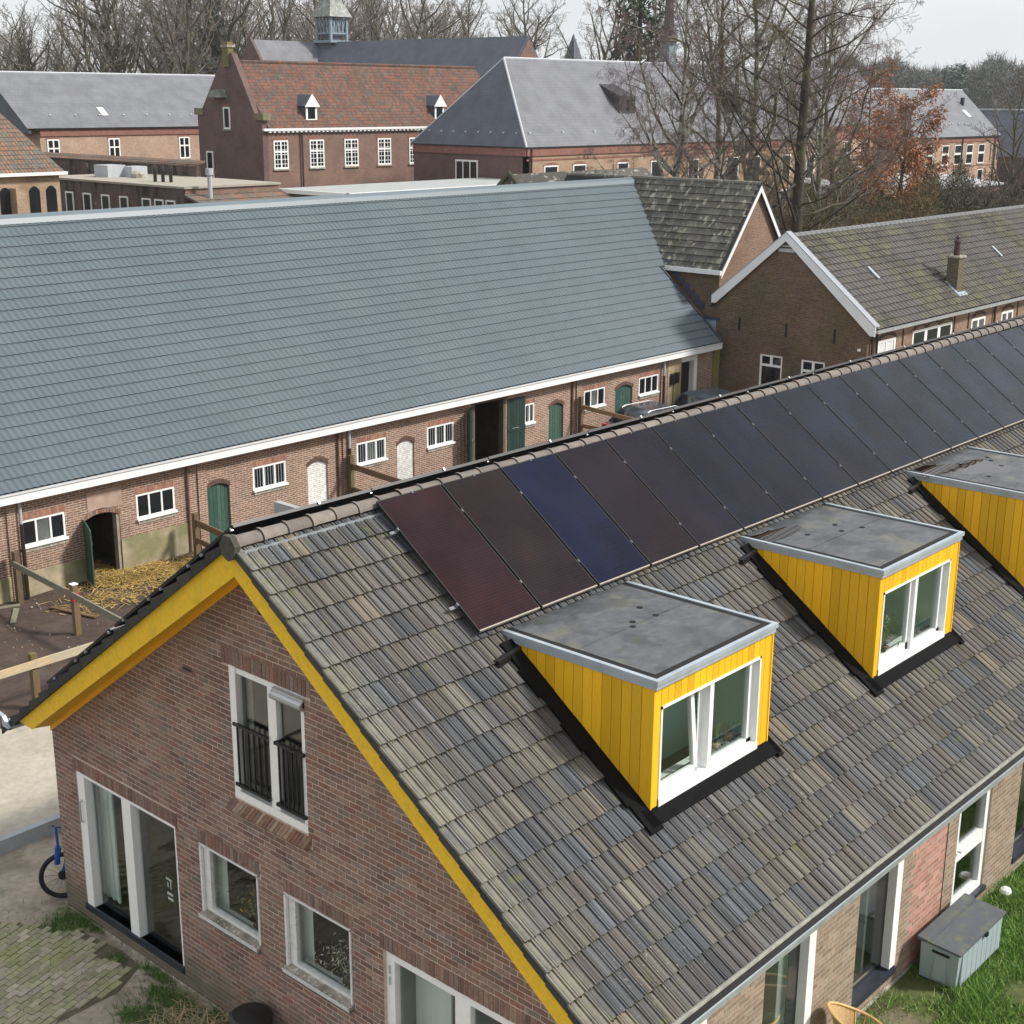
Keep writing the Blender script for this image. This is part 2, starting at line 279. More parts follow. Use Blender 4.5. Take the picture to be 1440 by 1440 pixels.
M_sframe = mat('solar_frame_black', (.012, .012, .014), .45, 5, .1)
M_sedge = mat('solar_frame_edge', (.33, .29, .24), .5, 20, .2)
# trees
M_bark = mat('bark_dark', (.075, .06, .048), .95, 5, .35, stretch=(3, 3, .6), stains=[((.13, .14, .05), 1.5, .45, .62, .6)])
M_barkc = mat('bark_conifer', (.060, .047, .038), .95, 5, .35, stretch=(3, 3, .6), stains=[((.11, .12, .05), .8, .5, .64, .6)])
M_birch = mat('bark_birch', (.34, .33, .29), .9, 3, .2, stains=[((.04, .035, .03), 3.2, .50, .58, .9, (1, 1, 1.6)), ((.14, .15, .05), .5, .5, .62, .7)])
M_twig = mat('twig_brown', [(.14, .11, .09), (.16, .13, .105), (.12, .10, .08)], .95, 2, .2)
M_twigp = mat('twig_purple', [(.20, .145, .14), (.17, .125, .12)], .95, 2, .2)
M_twigg = mat('twig_olive', [(.16, .15, .08), (.13, .12, .075), (.18, .16, .09)], .95, 2, .2)
M_twigf = mat('twig_far', [(.24, .205, .18), (.20, .18, .155), (.19, .175, .14), (.26, .22, .195)], .95, .1, .2)  # bark paled further by distance haze put into the colour
M_orange = mat('dead_beech_leaf', [(.36, .14, .055), (.42, .18, .07), (.28, .11, .05), (.32, .16, .08)], .8, 1, .2)
M_needle = mat('needle_dark_green', [(.025, .05, .022), (.035, .065, .03), (.018, .036, .018)], .8, 1, .2)
M_hedge = mat('hedge_leaf', [(.045, .055, .028), (.06, .055, .035), (.035, .045, .022), (.08, .06, .04)], .9, 1, .3)
# ------------------------------------------------------------------ mesh helpers
class MB:
    def __init__(s): s.v = []; s.f = []; s.n = 0; s.chunks = []
    def add(s, vs, fs):
        o = len(s.v); s.v.extend(tuple(v) for v in vs); s.f.extend(tuple(i+o for i in f) for f in fs)
    def box(s, a, b):
        x0, y0, z0 = [min(p, q) for p, q in zip(a, b)]; x1, y1, z1 = [max(p, q) for p, q in zip(a, b)]
        s.add([(x0, y0, z0), (x1, y0, z0), (x1, y1, z0), (x0, y1, z0), (x0, y0, z1), (x1, y0, z1), (x1, y1, z1), (x0, y1, z1)],
              [(0, 3, 2, 1), (4, 5, 6, 7), (0, 1, 5, 4), (1, 2, 6, 5), (2, 3, 7, 6), (3, 0, 4, 7)])
    def prism(s, poly, F, w0, w1):
        O, U, V, N = F; n = len(poly)
        if U.cross(V).dot(N) < 0: poly = list(poly)[::-1]
        a = [O+U*p[0]+V*p[1]+N*w0 for p in poly]; b = [O+U*p[0]+V*p[1]+N*w1 for p in poly]
        s.add(a+b, [tuple(range(n))[::-1], tuple(range(n, 2*n))]+[(i, (i+1) % n, (i+1) % n+n, i+n) for i in range(n)])
    def rect(s, F, u0, u1, v0, v1, w0, w1): s.prism([(u0, v0), (u1, v0), (u1, v1), (u0, v1)], F, w0, w1)
    def quad(s, *p): s.add(p, [tuple(range(len(p)))])
    def tube(s, p0, p1, r0, r1=None, n=8, caps=True):
        p0 = Vector(p0); p1 = Vector(p1); r1 = r0 if r1 is None else r1
        d = (p1-p0).normalized(); a = d.orthogonal().normalized(); b = d.cross(a)
        A = [p0+(a*math.cos(t)+b*math.sin(t))*r0 for t in [2*math.pi*i/n for i in range(n)]]
        B = [p1+(a*math.cos(t)+b*math.sin(t))*r1 for t in [2*math.pi*i/n for i in range(n)]]
        f = [(i, (i+1) % n, (i+1) % n+n, i+n) for i in range(n)]
        if caps: f += [tuple(range(n))[::-1], tuple(range(n, 2*n))]
        s.add(A+B, f)
    def bar(s, p0, p1, w, h, up=(0, 0, 1)):
        p0 = Vector(p0); p1 = Vector(p1); d = (p1-p0).normalized(); sd_ = d.cross(Vector(up)).normalized(); u = sd_.cross(d)
        c = []
        for p in (p0, p1):
            for i, j in ((-1, -1), (1, -1), (1, 1), (-1, 1)): c.append(p+sd_*(w/2*i)+u*(h/2*j))
        s.add(c, [(0, 3, 2, 1), (4, 5, 6, 7), (0, 1, 5, 4), (1, 2, 6, 5), (2, 3, 7, 6), (3, 0, 4, 7)])
    def path(s, pts, r, n=6):
        for a, b in zip(pts[:-1], pts[1:]): s.tube(a, b, r, r, n, True)
    def lathe(s, c, prof, n=12):
        c = Vector(c); vs = []
        for r, z in prof:
            vs += [c+Vector((r*math.cos(2*math.pi*i/n), r*math.sin(2*math.pi*i/n), z)) for i in range(n)]
        fs = [(k*n+i, k*n+(i+1) % n, (k+1)*n+(i+1) % n, (k+1)*n+i) for k in range(len(prof)-1) for i in range(n)]
        fs += [tuple(range(n))[::-1], tuple(range((len(prof)-1)*n, len(prof)*n))]
        s.add(vs, fs)
WL = {}
def wl(o): return WL.get(o.name, Vector((0, 0, 0))) if o else Vector((0, 0, 0))
def link(o, parent, world):
    COL.objects.link(o); WL[o.name] = Vector(world)
    if parent: o.parent = parent
    o.location = Vector(world)-wl(parent); return o
def mesh_from(name, v, f, mt, smooth=False):
    me = bpy.data.meshes.new(name); me.from_pydata(v, [], f); me.materials.append(mt)
    if smooth: me.polygons.foreach_set('use_smooth', [True]*len(me.polygons))
    return me
def build(mb, name, mt, parent=None, smooth=False, kind=None, at=None):
    """mesh given in world coordinates -> one object, its origin at its parent's (or at `at`)"""
    w = Vector(at) if at is not None else wl(parent)
    v = [(a[0]-w.x, a[1]-w.y, a[2]-w.z) for a in mb.v]
    o = bpy.data.objects.new(name, mesh_from(name, v, mb.f, mt, smooth)); link(o, parent, w)
    if kind: o['kind'] = kind
    return o
def nparr(name, V, Fq, mt, parent=None, kind=None, smooth=False, world=(0, 0, 0)):
    """V: (n,3) array, Fq: (m,k) index array"""
    me = bpy.data.meshes.new(name); V = np.asarray(V, dtype=np.float32)-np.array(wl(parent), dtype=np.float32)
    Fq = np.asarray(Fq, dtype=np.int32); k = Fq.shape[1]
    me.vertices.add(len(V)); me.vertices.foreach_set('co', V.ravel())
    me.loops.add(Fq.size); me.loops.foreach_set('vertex_index', Fq.ravel())
    me.polygons.add(len(Fq)); me.polygons.foreach_set('loop_start', np.arange(0, Fq.size, k, dtype=np.int32))
    me.materials.append(mt); me.update(calc_edges=True); me.validate()
    me.polygons.foreach_set('use_smooth', [bool(smooth)]*len(me.polygons))
    o = bpy.data.objects.new(name, me); link(o, parent, wl(parent))
    if kind: o['kind'] = kind
    return o
def tag(o, label, cat, group=None):
    o['label'] = label; o['category'] = cat
    if group: o['group'] = group
    return o
def thing(name, label, cat, loc=(0, 0, 0), group=None):
    o = bpy.data.objects.new(name, None); o.empty_display_size = .2; link(o, None, loc); return tag(o, label, cat, group)
def inst(me, name, parent, world, rot=None, color=None):
    o = bpy.data.objects.new(name, me); link(o, parent, world)
    if rot is not None: o.rotation_euler = rot
    if color: o.color = color
    return o
def FR(O, U, V, N): return (Vector(O), Vector(U).normalized(), Vector(V).normalized(), Vector(N).normalized())
def clip(poly, a, b, c):
    """keep a*u+b*v+c>=0"""
    out = []; n = len(poly)
    for i in range(n):
        p, q = poly[i], poly[(i+1) % n]; fp = a*p[0]+b*p[1]+c; fq = a*q[0]+b*q[1]+c
        if fp >= 0: out.append(p)
        if (fp >= 0) != (fq >= 0):
            t = fp/(fp-fq); out.append((p[0]+(q[0]-p[0])*t, p[1]+(q[1]-p[1])*t))
    return out
def slab(mb, F, u0, u1, v0, v1, holes, w0, w1, clips=()):
    us = sorted({u0, u1}|{x for h in holes for x in (h[0], h[1]) if u0 < x < u1}); vs = sorted({v0, v1}|{x for h in holes for x in (h[2], h[3]) if v0 < x < v1})
    for ua, ub in zip(us[:-1], us[1:]):
        for va, vb in zip(vs[:-1], vs[1:]):
            cu, cv = (ua+ub)/2, (va+vb)/2
            if any(h[0] < cu < h[1] and h[2] < cv < h[3] for h in holes): continue
            poly = [(ua, va), (ub, va), (ub, vb), (ua, vb)]
            for c in clips:
                poly = clip(poly, *c)
                if len(poly) < 3: break
            if len(poly) >= 3: mb.prism(poly, F, w0, w1)
X, Y, Z = Vector((1, 0, 0)), Vector((0, 1, 0)), Vector((0, 0, 1))
BOXF = [(0, 3, 2, 1), (4, 5, 6, 7), (0, 1, 5, 4), (1, 2, 6, 5), (2, 3, 7, 6), (3, 0, 4, 7)]
def bricks(wall, F, u0, u1, v0, v1, holes, clips, mt, L=.21, H=.065, j=.010, jh=.012, proud=.007, limit=300, special=None, seed=1, vary=.0022):
    rnd = random.Random(seed); O, U, V, N = F; full = []; rest = MB(); sp = MB()
    row = 0; v = v0
    while v < v1:
        vb = v+H; off = (row % 2)*(L+j)/2; u = u0-off
        while u < u1:
            a, b = max(u, u0), min(u+L, u1); u += L+j
            if b-a < .02: continue
            segs = [(a, b)]
            for h in holes:
                if h[2] < (v+vb)/2 < h[3]:
                    ns = []
                    for s_, e_ in segs:
                        if e_ <= h[0] or s_ >= h[1]: ns.append((s_, e_)); continue
                        if s_ < h[0]-.02: ns.append((s_, h[0]))
                        if e_ > h[1]+.02: ns.append((h[1], e_))
                    segs = ns
            for s_, e_ in segs:
                poly = [(s_, v), (e_, v), (e_, vb), (s_, vb)]; isfull = abs((e_-s_)-L) < 1e-6; n0 = len(poly)
                q = poly
                for c in clips:
                    q = clip(q, *c)
                    if len(q) < 3: break
                if len(q) < 3: continue
                if q != poly: isfull = False
                cen = O+U*((s_+e_)/2)+V*((v+vb)/2)
                w = proud+rnd.uniform(-vary, vary)
                if special and special(cen): sp.prism(q, F, 0, w); continue
                if isfull and inframe(cen, -20): full.append(((cen-CAM).length, cen, w))
                else: rest.prism(q, F, 0, w)
        v += H+jh; row += 1
    full.sort(key=lambda t: t[0])
    b = MB(); b.rect((Vector((0, 0, 0)), U, V, N), -L/2, L/2, -H/2, H/2, -.006, 0.0)
    # bevelled face: shrink front slightly
    me = mesh_from('brick', b.v, b.f, mt)
    for d, cen, w in full[:limit]: inst(me, 'brick', wall, cen+N*w)
    for d, cen, w in full[limit:]:
        cu, cv = (cen-O).dot(U), (cen-O).dot(V); rest.rect(F, cu-L/2, cu+L/2, cv-H/2, cv+H/2, 0, w)
    build(rest, 'brickwork', mt, wall, kind='stuff')
    return sp
def window(parent, F, u0, u1, v0, v1, fw=.07, mull=(), trans=(), rec=.09, dep=.07, fm=None, gm=None, name='window', curtain=None, sash=0, dw=.02):
    fm = fm or M_white; gm = gm or M_glass; m = MB(); w0, w1 = -rec-dep, -rec
    m.rect(F, u0, u0+fw, v0, v1, w0, w1); m.rect(F, u1-fw, u1, v0, v1, w0, w1)
    m.rect(F, u0+fw, u1-fw, v0, v0+fw, w0, w1); m.rect(F, u0+fw, u1-fw, v1-fw, v1, w0, w1)
    for a, ww in mull: m.rect(F, a-ww/2, a+ww/2, v0+fw, v1-fw, w0+.004, w1-.004)
    for a, ww in trans: m.rect(F, u0+fw, u1-fw, a-ww/2, a+ww/2, w0+.006, w1-.006)
    fo = build(m, name, fm, parent)
    edges = [u0+fw]+[x for a, ww in mull for x in (a-ww/2, a+ww/2)]+[u1-fw]
    for i in range(0, len(edges), 2):
        p = MB(); p.rect(F, edges[i]-.005, edges[i+1]+.005, v0+fw-.005, v1-fw+.005, w0+dw, w0+dw+.012); build(p, 'pane', gm if not isinstance(gm, list) else gm[(i//2) % len(gm)], fo)
    return fo
# =================================================================== SETTING
def sheet(name, poly, z, mt, kind='structure', z0=None):
    m = MB(); m.prism(poly, FR((0, 0, 0), X, Y, Z), z-.3 if z0 is None else z0, z); return build(m, name, mt, None, kind=kind)
def grid_ground(name, x0, x1, y0, y1, nx, ny, z, amp, mt, seed, mask=None):
    rs = np.random.RandomState(seed); xs = np.linspace(x0, x1, nx); ys = np.linspace(y0, y1, ny); GX, GY = np.meshgrid(xs, ys)
    h = np.zeros_like(GX)
    for k in range(14):
        fx, fy = rs.uniform(.4, 5, 2); ph = rs.uniform(0, 6.28, 2); h += np.sin(GX*fx+ph[0]+1.3*np.sin(GY*fy*.7))*np.sin(GY*fy+ph[1])/(1+.4*k)
    h += rs.normal(0, .25, h.shape); h *= amp/2
    edge = np.minimum.reduce([GX-x0, x1-GX, GY-y0, y1-GY]); h = z+h*np.clip(edge/.5, 0, 1)
    V = np.stack([GX, GY, h], -1).reshape(-1, 3); i = np.arange(nx*ny).reshape(ny, nx)
    Fq = np.stack([i[:-1, :-1], i[:-1, 1:], i[1:, 1:], i[1:, :-1]], -1).reshape(-1, 4)
    return nparr(name, V, Fq, mt, None, 'structure', True)
sheet('ground', [(-900, -900), (1500, -900), (1500, 1500), (-900, 1500)], -.06, M_field)
grid_ground('yard', -20, 60, 13.55, 20.4, 400, 120, .0, .035, M_dirt, 3)
grid_ground('path', -24, 60, 9.15, 13.6, 300, 60, -.02, .015, M_sand, 4)
grid_ground('forecourt', -24, 18, 1.0, 9.0, 300, 120, -.015, .02, M_soil, 5)
grid_ground('flower_bed', -24, 2, -8, 1.0, 100, 60, -.02, .02, M_soil, 6)
grid_ground('lawn', 2, 24, -12, -3.6, 160, 80, -.015, .03, M_earth, 7)
m = MB()
for i in range(13): m.box((-5.0+i*1.0, 9.0, -.2), (-4.008+i*1.0, 9.14, .24))
build(m, 'kerb', M_curb, None, kind='structure')
# paving with single paver bricks
pv = MB(); pv.prism([(-6, 4.25), (-.75, 4.3), (-.16, 4.6), (-.12, 5.1), (-.25, 6.0), (-.95, 7.15), (-6, 7.9)], FR((0, 0, 0), X, Y, Z), -.1, -.006)
paving = build(pv, 'brick_paving', mat('paving_joint_sand', (.12, .11, .07), .97, 8, .3), None, kind='structure')
rnd = random.Random(11); cand = []
dU = Vector((.97, .24, 0)).normalized(); dV = Vector((-.24, .97, 0)).normalized()
b = MB(); b.rect((Vector((0, 0, 0)), dU, dV, Z), -.1, .1, -.05, .05, -.03, .0)
pme = mesh_from('paver', b.v, b.f, M_paver); pst = MB()
for r_ in range(-20, 70):
    for c_ in range(-45, 20):
        p = Vector((-2, 4, 0))+dU*((c_+(r_ % 2)*.5)*.213)+dV*(r_*.112)
        if not (p.x < -.27-.05*math.sin(p.y*9)-.55*max(0, p.y-5.9)-1.2*max(0, 4.75-p.y) and 4.38 < p.y < 7.9): continue
        if not inframe(p, 60): continue
        nn = math.sin(p.x*2.1+1)+math.sin(p.y*1.7+p.x)+rnd.uniform(-.5, .5)
        if nn > 1.15: continue
        cand.append(((p-CAM).length, p+Z*(.016+rnd.uniform(-.006, .006))))
cand.sort(key=lambda t: t[0])
for d, p in cand[:300]: inst(pme, 'paver', paving, p, (rnd.uniform(-.02, .02), rnd.uniform(-.02, .02), rnd.uniform(-.02, .02)))
for d, p in cand[300:]: pst.rect((p, dU, dV, Z), -.1, .1, -.05, .05, -.03, 0)
if pst.v: build(pst, 'far_pavers', M_paver, paving, kind='stuff')
# =================================================================== MAIN HOUSE
ca, sa = math.cos(.6239), math.sin(.6239); TG = .7198
XE, YB, YF, YA = 24.0, 6.79, -3.71, 1.39       # far end, back wall, front wall, apex
house = thing('brick_house', 'brown brick house with yellow verge boards and three yellow dormers in the foreground', 'house', (0, 1.5, 0))
FG = FR((0, 0, 0), Y, Z, -X)                    # gable: u=y, v=z, outward -x
FF = FR((0, YF, 0), X, Z, -Y)                   # front
gholes = [(3.70, 6.22, .24, 2.53), (1.90, 3.12, 1.42, 2.49), (.105, 1.33, 1.38, 2.47), (-2.99, -.47, .24, 2.47), (.83, 2.29, 3.495, 5.333)]
gclip = [(TG, -1, 6.02), (-TG, -1, 8.06)]       # z <= TG*y+6.02 , z <= -TG*y+8.06
m = MB(); slab(m, FG, YF, YB, -.1, 7.2, gholes, -.24, 0, gclip)
gable = build(m, 'gable_wall', M_mortar, house)
sold = (.70, 2.42, 5.333, 5.55)
low = [(gholes[1][0]-.05, gholes[1][1]+.05, 2.49, 2.70), (gholes[2][0]-.05, gholes[2][1]+.05, 2.47, 2.68), (3.65, 6.27, 2.53, 2.74), (-3.04, -.42, 2.47, 2.68)]
rollsill = (.75, 2.37, 3.28, 3.495)
bh = gholes+[sold, rollsill]+low
bricks(gable, FG, YF, YB, .0, 7.2, bh, [(TG, -1, 6.00), (-TG, -1, 8.04)], M_brick, L=.208, H=.062, j=.014, jh=.015, proud=.004, seed=2)
def soldier(parent, F, u0, u1, v0, v1, mt, proud=.009, bw=.065, seed=1):
    rnd = random.Random(seed); n = max(1, round((u1-u0)/(bw+.011))); st = (u1-u0)/n
    b = MB(); O, U, V, N = F; b.rect((Vector((0, 0, 0)), U, V, N), -(st-.011)/2, (st-.011)/2, -(v1-v0)/2+.005, (v1-v0)/2-.005, -.012, 0)
    me = mesh_from('brick', b.v, b.f, mt)
    for i in range(n): inst(me, 'brick', parent, O+U*(u0+st*(i+.5))+V*((v0+v1)/2)+N*(proud+rnd.uniform(-.003, .004)))
soldier(gable, FG, *sold, M_brick)
for i, l_ in enumerate(low): soldier(gable, FG, *l_, M_brick, .007, seed=i)
# sloping rollock sill of the upper window
Fs = FR((-.02, 0, 3.46), Y, Vector((.5, 0, .35)), Vector((-.35, 0, .5)))
b = MB(); b.rect((Vector((0, 0, 0)), Fs[1], Fs[2], Fs[3]), -.029, .029, -.13, .09, -.075, 0)
me = mesh_from('sill_brick', b.v, b.f, M_roll); rnd = random.Random(5)
for i in range(23): inst(me, 'sill_brick', gable, Vector((-.03+rnd.uniform(-.004, .004), .78+.0685*i+.02, 3.45)))
for (yy, zz) in ((1.53, 6.20), (3.18, 5.02)):
    m = MB(); m.rect(FG, yy-.09, yy+.09, zz-.028, zz+.008, -.02, .010); build(m, 'vent_slot', M_black, gable)
    m = MB(); m.rect(FG, yy+.11, yy+.17, zz-.04, zz+.10, 0, .0095); m.rect(FG, yy-.17, yy-.11, zz-.06, zz+.0, 0, .0095); build(m, 'patch_brick', M_roll, gable)
# front wall
fwin = [(2.10, 3.31-1.21+.0, 0, 0)]
fh = [(-.3+.45, 2.06, .24, 2.75), (3.31, 4.53, .24, 2.75), (5.66, 6.90, .24, 2.75), (8.67, 9.83, .24, 2.75), (10.95, 12.2, .24, 2.75), (14.2, 15.4, .24, 2.75)]
m = MB(); slab(m, FF, .24, XE-.24, -.1, 3.2, fh, -.24, 0); front = build(m, 'front_wall', M_mortar2, house)
spb = bricks(front, FF, 0.01, 14.0, .0, 3.15, fh, [], M_brick2, proud=.003, vary=.0007, special=lambda c: 7.22 < c.x < 8.28, seed=3)
build(spb, 'pink_brickwork', M_brickp, front, kind='stuff')
m = MB(); m.rect(FF, 8.285, 8.30, 0, 3.1, .004, .010); build(m, 'expansion_joint', M_black, front)
m = MB(); m.box((.24, YB-.24, -.1), (XE-.24, YB, 3.4)); build(m, 'back_wall', M_mortar, house)
m = MB(); slab(m, FR((XE, 0, 0), Y, Z, X), YF, YB, -.1, 7.2, [], -.24, 0, gclip); build(m, 'far_gable_wall', M_mortar, house)
m = MB(); m.box((.0, YB+.0, -.1), (.02, YB+.01, 3.3)); 
bk = MB()
for k in range(43): bk.box((.0, YB, k*.077), (.21 if k % 2 else .10, YB+.006, k*.077+.065))
build(bk, 'corner_brickwork', M_brick, house, kind='stuff')
m = MB(); m.box((.03, YF+.25, .10), (XE-.3, YB-.25, .20)); build(m, 'ground_floor', M_floor, house)
m = MB(); m.box((.25, YF+.25, 2.78), (XE-.3, YB-.25, 2.95)); build(m, 'upper_floor', M_inner, house)
m = MB(); m.box((4.2, YF+.25, .2), (4.3, YB-.25, 2.78)); m.box((.25, -.35, .2), (4.2, -.25, 2.78)); m.box((3.2, -.3, 2.95), (3.3, 5.3, 6.2)); build(m, 'partition_wall', M_inner, house)
m = MB(); m.box((.5, -.25, 2.95), (XE-1, -.15, 5.9)); build(m, 'bedroom_wall', M_green, house)
m = MB(); m.box((5.3, -2.2, .2), (XE-1, -2.1, 2.78)); m.box((4.06, YF+.25, .2), (4.2, -2.2, 2.78)); m.box((6.5, -3.4, .2), (6.56, -2.2, 2.7)); build(m, 'garden_room_wall', M_inner, house)
# plinth strip at foot of gable and front
m = MB(); m.rect(FG, YF, YB, -.1, .0+.02, .006, .03); m.rect(FF, 0, 14, -.1, .03, .006, .03); build(m, 'foundation_strip', M_sill, house)
# ---- gable windows
d1 = window(house, FG, 3.70, 6.22, .24, 2.53, fw=.06, mull=(), rec=.015, dep=.13, name='sliding_door', gm=M_glass)
m = MB()
for a, b_ in ((6.00, 6.18), (4.80, 5.02)): m.rect(FG, a, b_, .30, 2.48, -.14, .004)
build(m, 'door_post', M_white, d1)
m = MB(); m.rect(FG, 3.70, 6.22, .20, .30, -.20, .03); build(m, 'threshold', M_dsill, d1)
m = MB(); m.path([Vector((-.0, 6.09, 1.72)), Vector((-.05, 6.09, 1.74)), Vector((-.05, 6.09, 2.06)), Vector((0, 6.09, 2.08))], .014); build(m, 'handle', M_alu, d1)
m = MB()
for k in range(11): m.rect(FG, 5.80+.07*k, 5.86+.07*k, .3, 2.45, -.34-.02*(k % 2), -.31-.02*(k % 2))
build(m, 'curtain', M_curt, house)
# paper stickers on the right pane
m = MB()
for (a, b_, c_, d_) in ((4.16, 4.30, 1.40, 1.43), (4.18, 4.20, 1.27, 1.40), (4.25, 4.27, 1.28, 1.36), (4.15, 4.29, 1.16, 1.20), (4.15, 4.28, 1.08, 1.12)): m.rect(FG, a, b_, c_, d_, -.183, -.180)
build(m, 'window_sticker', M_white, d1)
for (a, b_, c_, d_) in (gholes[1], gholes[2]):
    w = window(house, FG, a, b_, c_+.06, d_, fw=.05, rec=.03, dep=.08, fm=M_whited)
    m = MB(); m.rect(FG, b_-.012, b_+.028, c_, d_+.0, -.02, .02); m.rect(FG, a-.015, a+.012, c_, d_, -.02, .02); m.rect(FG, a-.015, b_+.028, d_-.012, d_+.016, -.02, .02); m.rect(FG, b_-.13, b_-.012, c_+.05, d_-.012, -.10, -.035); build(m, 'window_trim', M_whited, w)
    m = MB(); P = Vector; F2 = FR((-.0, 0, c_+.05), Y, Vector((1, 0, .22)), Vector((-.22, 0, 1))); m.rect(F2, a-.02, b_+.03, -.09, .10, -.05, 0); build(m, 'sill', M_sill, w)
    m = MB(); m.rect(F2, a-.02, b_+.03, -.098, -.088, -.055, .004); build(m, 'sill_edge', M_whited, w)
    m = MB(); m.rect(FG, a+.02, b_, c_-.10, c_-.03, 0, .03); build(m, 'lower_sill', M_moss_sill, w)
    m = MB(); m.box((.27, b_-.18, c_-.05), (.28, b_+.45, d_+.05)); build(m, 'curtain', M_curt, house)
    m = MB(); m.box((.10, a, c_-.05), (.30, b_, c_-.0)); build(m, 'inner_sill', M_white, house)
d4 = window(house, FG, -2.99, -.47, .30, 2.47, fw=.14, mull=((-1.73, .24),), rec=.05, dep=.09, name='french_door')
m = MB()
for z_ in (2.05, 2.2): m.rect(FG, -.545, -.53, z_-.06, z_+.05, -.05, -.03)
build(m, 'hinge', M_alu, d4)
m = MB(); m.box((.5, -1.1, .2), (.53, -.5, 2.4)); build(m, 'curtain', M_curt, house)
m = MB(); m.box((-.02, -3.02, .2), (.2, -.44, .30)); build(m, 'threshold', M_dsill, d4)
# upper french window with railings and blind box
uw = window(house, FG, .83, 2.29, 3.495, 5.333, fw=.10, mull=((1.49, .16),), rec=.03, dep=.09, name='upper_window')
m = MB(); m.rect(FG, 2.17, 2.29, 3.495, 5.333, -.028, -.004); m.rect(FG, .83, 2.17, 3.495, 3.60, -.028, -.004); build(m, 'outer_frame', M_white, uw)
for (a, b_) in ((1.56, 2.24), (.86, 1.42)):
    r_ = MB(); wq = .0
    r_.rect(FG, a, b_, 4.52, 4.56, -.02, .02); r_.rect(FG, a, b_, 3.68, 3.72, -.02, .02)
    for e in (a+.01, b_-.03): r_.rect(FG, e, e+.025, 3.68, 4.56, -.03, .0) if False else None
    for z_ in (4.52, 3.68):
        r_.rect(FG, b_-.03, b_, z_, z_+.04, -.12, .02)
    rl = build(r_, 'balustrade', M_black, uw)
    n = 6
    for i in range(n):
        u = a+.07+(b_-a-.14)*i/(n-1); q_ = MB(); q_.rect(FG, u-.010, u+.010, 3.72, 4.52, -.01, .01); build(q_, 'baluster', M_black, house) if False else build(q_, 'baluster', M_black, uw)
m = MB(); m.tube((-.02, .82, 5.20), (-.02, 1.40, 5.20), .06, .06, 10); m.rect(FG, .82, 1.40, 5.18, 5.29, -.05, .03); build(m, 'blind_box', M_alu, uw)
m = MB(); m.box((.45, 2.45, 3.4), (.48, 2.85, 5.3)); build(m, 'curtain', M_curt, house)
# ---- front windows: tall panes with a wide white post on the right
for i, (a, b_, c_, d_) in enumerate(fh):
    if i == 3:
        w = window(house, FF, a, b_, .27, d_, fw=.13, trans=((1.20, .22),), rec=.03, dep=.09, name='garden_window')
        m = MB(); m.path([Vector((a+.06, YF+.0, 1.33)), Vector((a+.06, YF-.05, 1.33)), Vector((a+.20, YF-.06, 1.33))], .014); build(m, 'handle', M_alu, w)
        m = MB(); m.rect(FF, a, b_+.05, .20, .27, -.1, .05); build(m, 'threshold', M_dsill, w)
    else:
        w = window(house, FF, a, b_, .22, d_, fw=.035, rec=.10, dep=.06, name='garden_window')
        m = MB(); m.rect(FF, b_-.18, b_-.01, .30, d_, -.12, .01); build(m, 'door_post', M_white, w)
        m = MB(); m.rect(FF, a, b_, .17, .27, -.18, .03); build(m, 'threshold', M_dsill, w)
# ---- yellow verge boards and soffits (plane x=-.5)
FV = FR((-.5, 0, 0), Y, Z, -X)
ZL, ZR = 7.93, 5.825                                # lower edges: z=ZL-TG*y (left) ; z=ZR+TG*y (right)
m = MB(); m.prism([(1.393, ZR+TG*1.393), (6.45, ZL-TG*6.45), (6.80, ZL+.27-TG*6.80), (1.393, ZL+.29-TG*1.393)], FV, -.025, 0); build(m, 'verge_board', M_yelv, house)
m = MB(); m.prism([(-4.45, ZR+.0-TG*4.45), (1.39, ZR+TG*1.39), (1.39, ZR+.335+TG*1.39), (-4.45, ZR+.335-TG*4.45)], FV, -.025, 0); build(m, 'verge_board', M_yelv, house)
m = MB(); m.quad((-.48, 1.39, ZL-TG*1.39+.03), (0, 1.39, ZL-TG*1.39+.03), (0, 6.79, ZL-TG*6.79+.03), (-.48, 6.52, ZL-TG*6.52+.03)); m.quad((-.48, 1.39, ZR+TG*1.39+.03), (0, 1.39, ZR+TG*1.39+.03), (0, -4.4, ZR-TG*4.4+.03), (-.48, -4.4, ZR-TG*4.4+.03)); build(m, 'soffit', M_yel, house)
m = MB(); m.prism([(1.39, ZL-.05-TG*1.39), (6.79, ZL-.05-TG*6.79), (6.79, ZL+.04-TG*6.79), (1.39, ZL+.04-TG*1.39)], FR((-.03, 0, 0), Y, Z, -X), -.03, .0); m.prism([(-3.7, ZR-.05-TG*3.7), (1.39, ZR-.05+TG*1.39), (1.39, ZR+.04+TG*1.39), (-3.7, ZR+.04-TG*3.7)], FR((-.03, 0, 0), Y, Z, -X), -.03, .0); build(m, 'wall_moulding', M_yel, house)
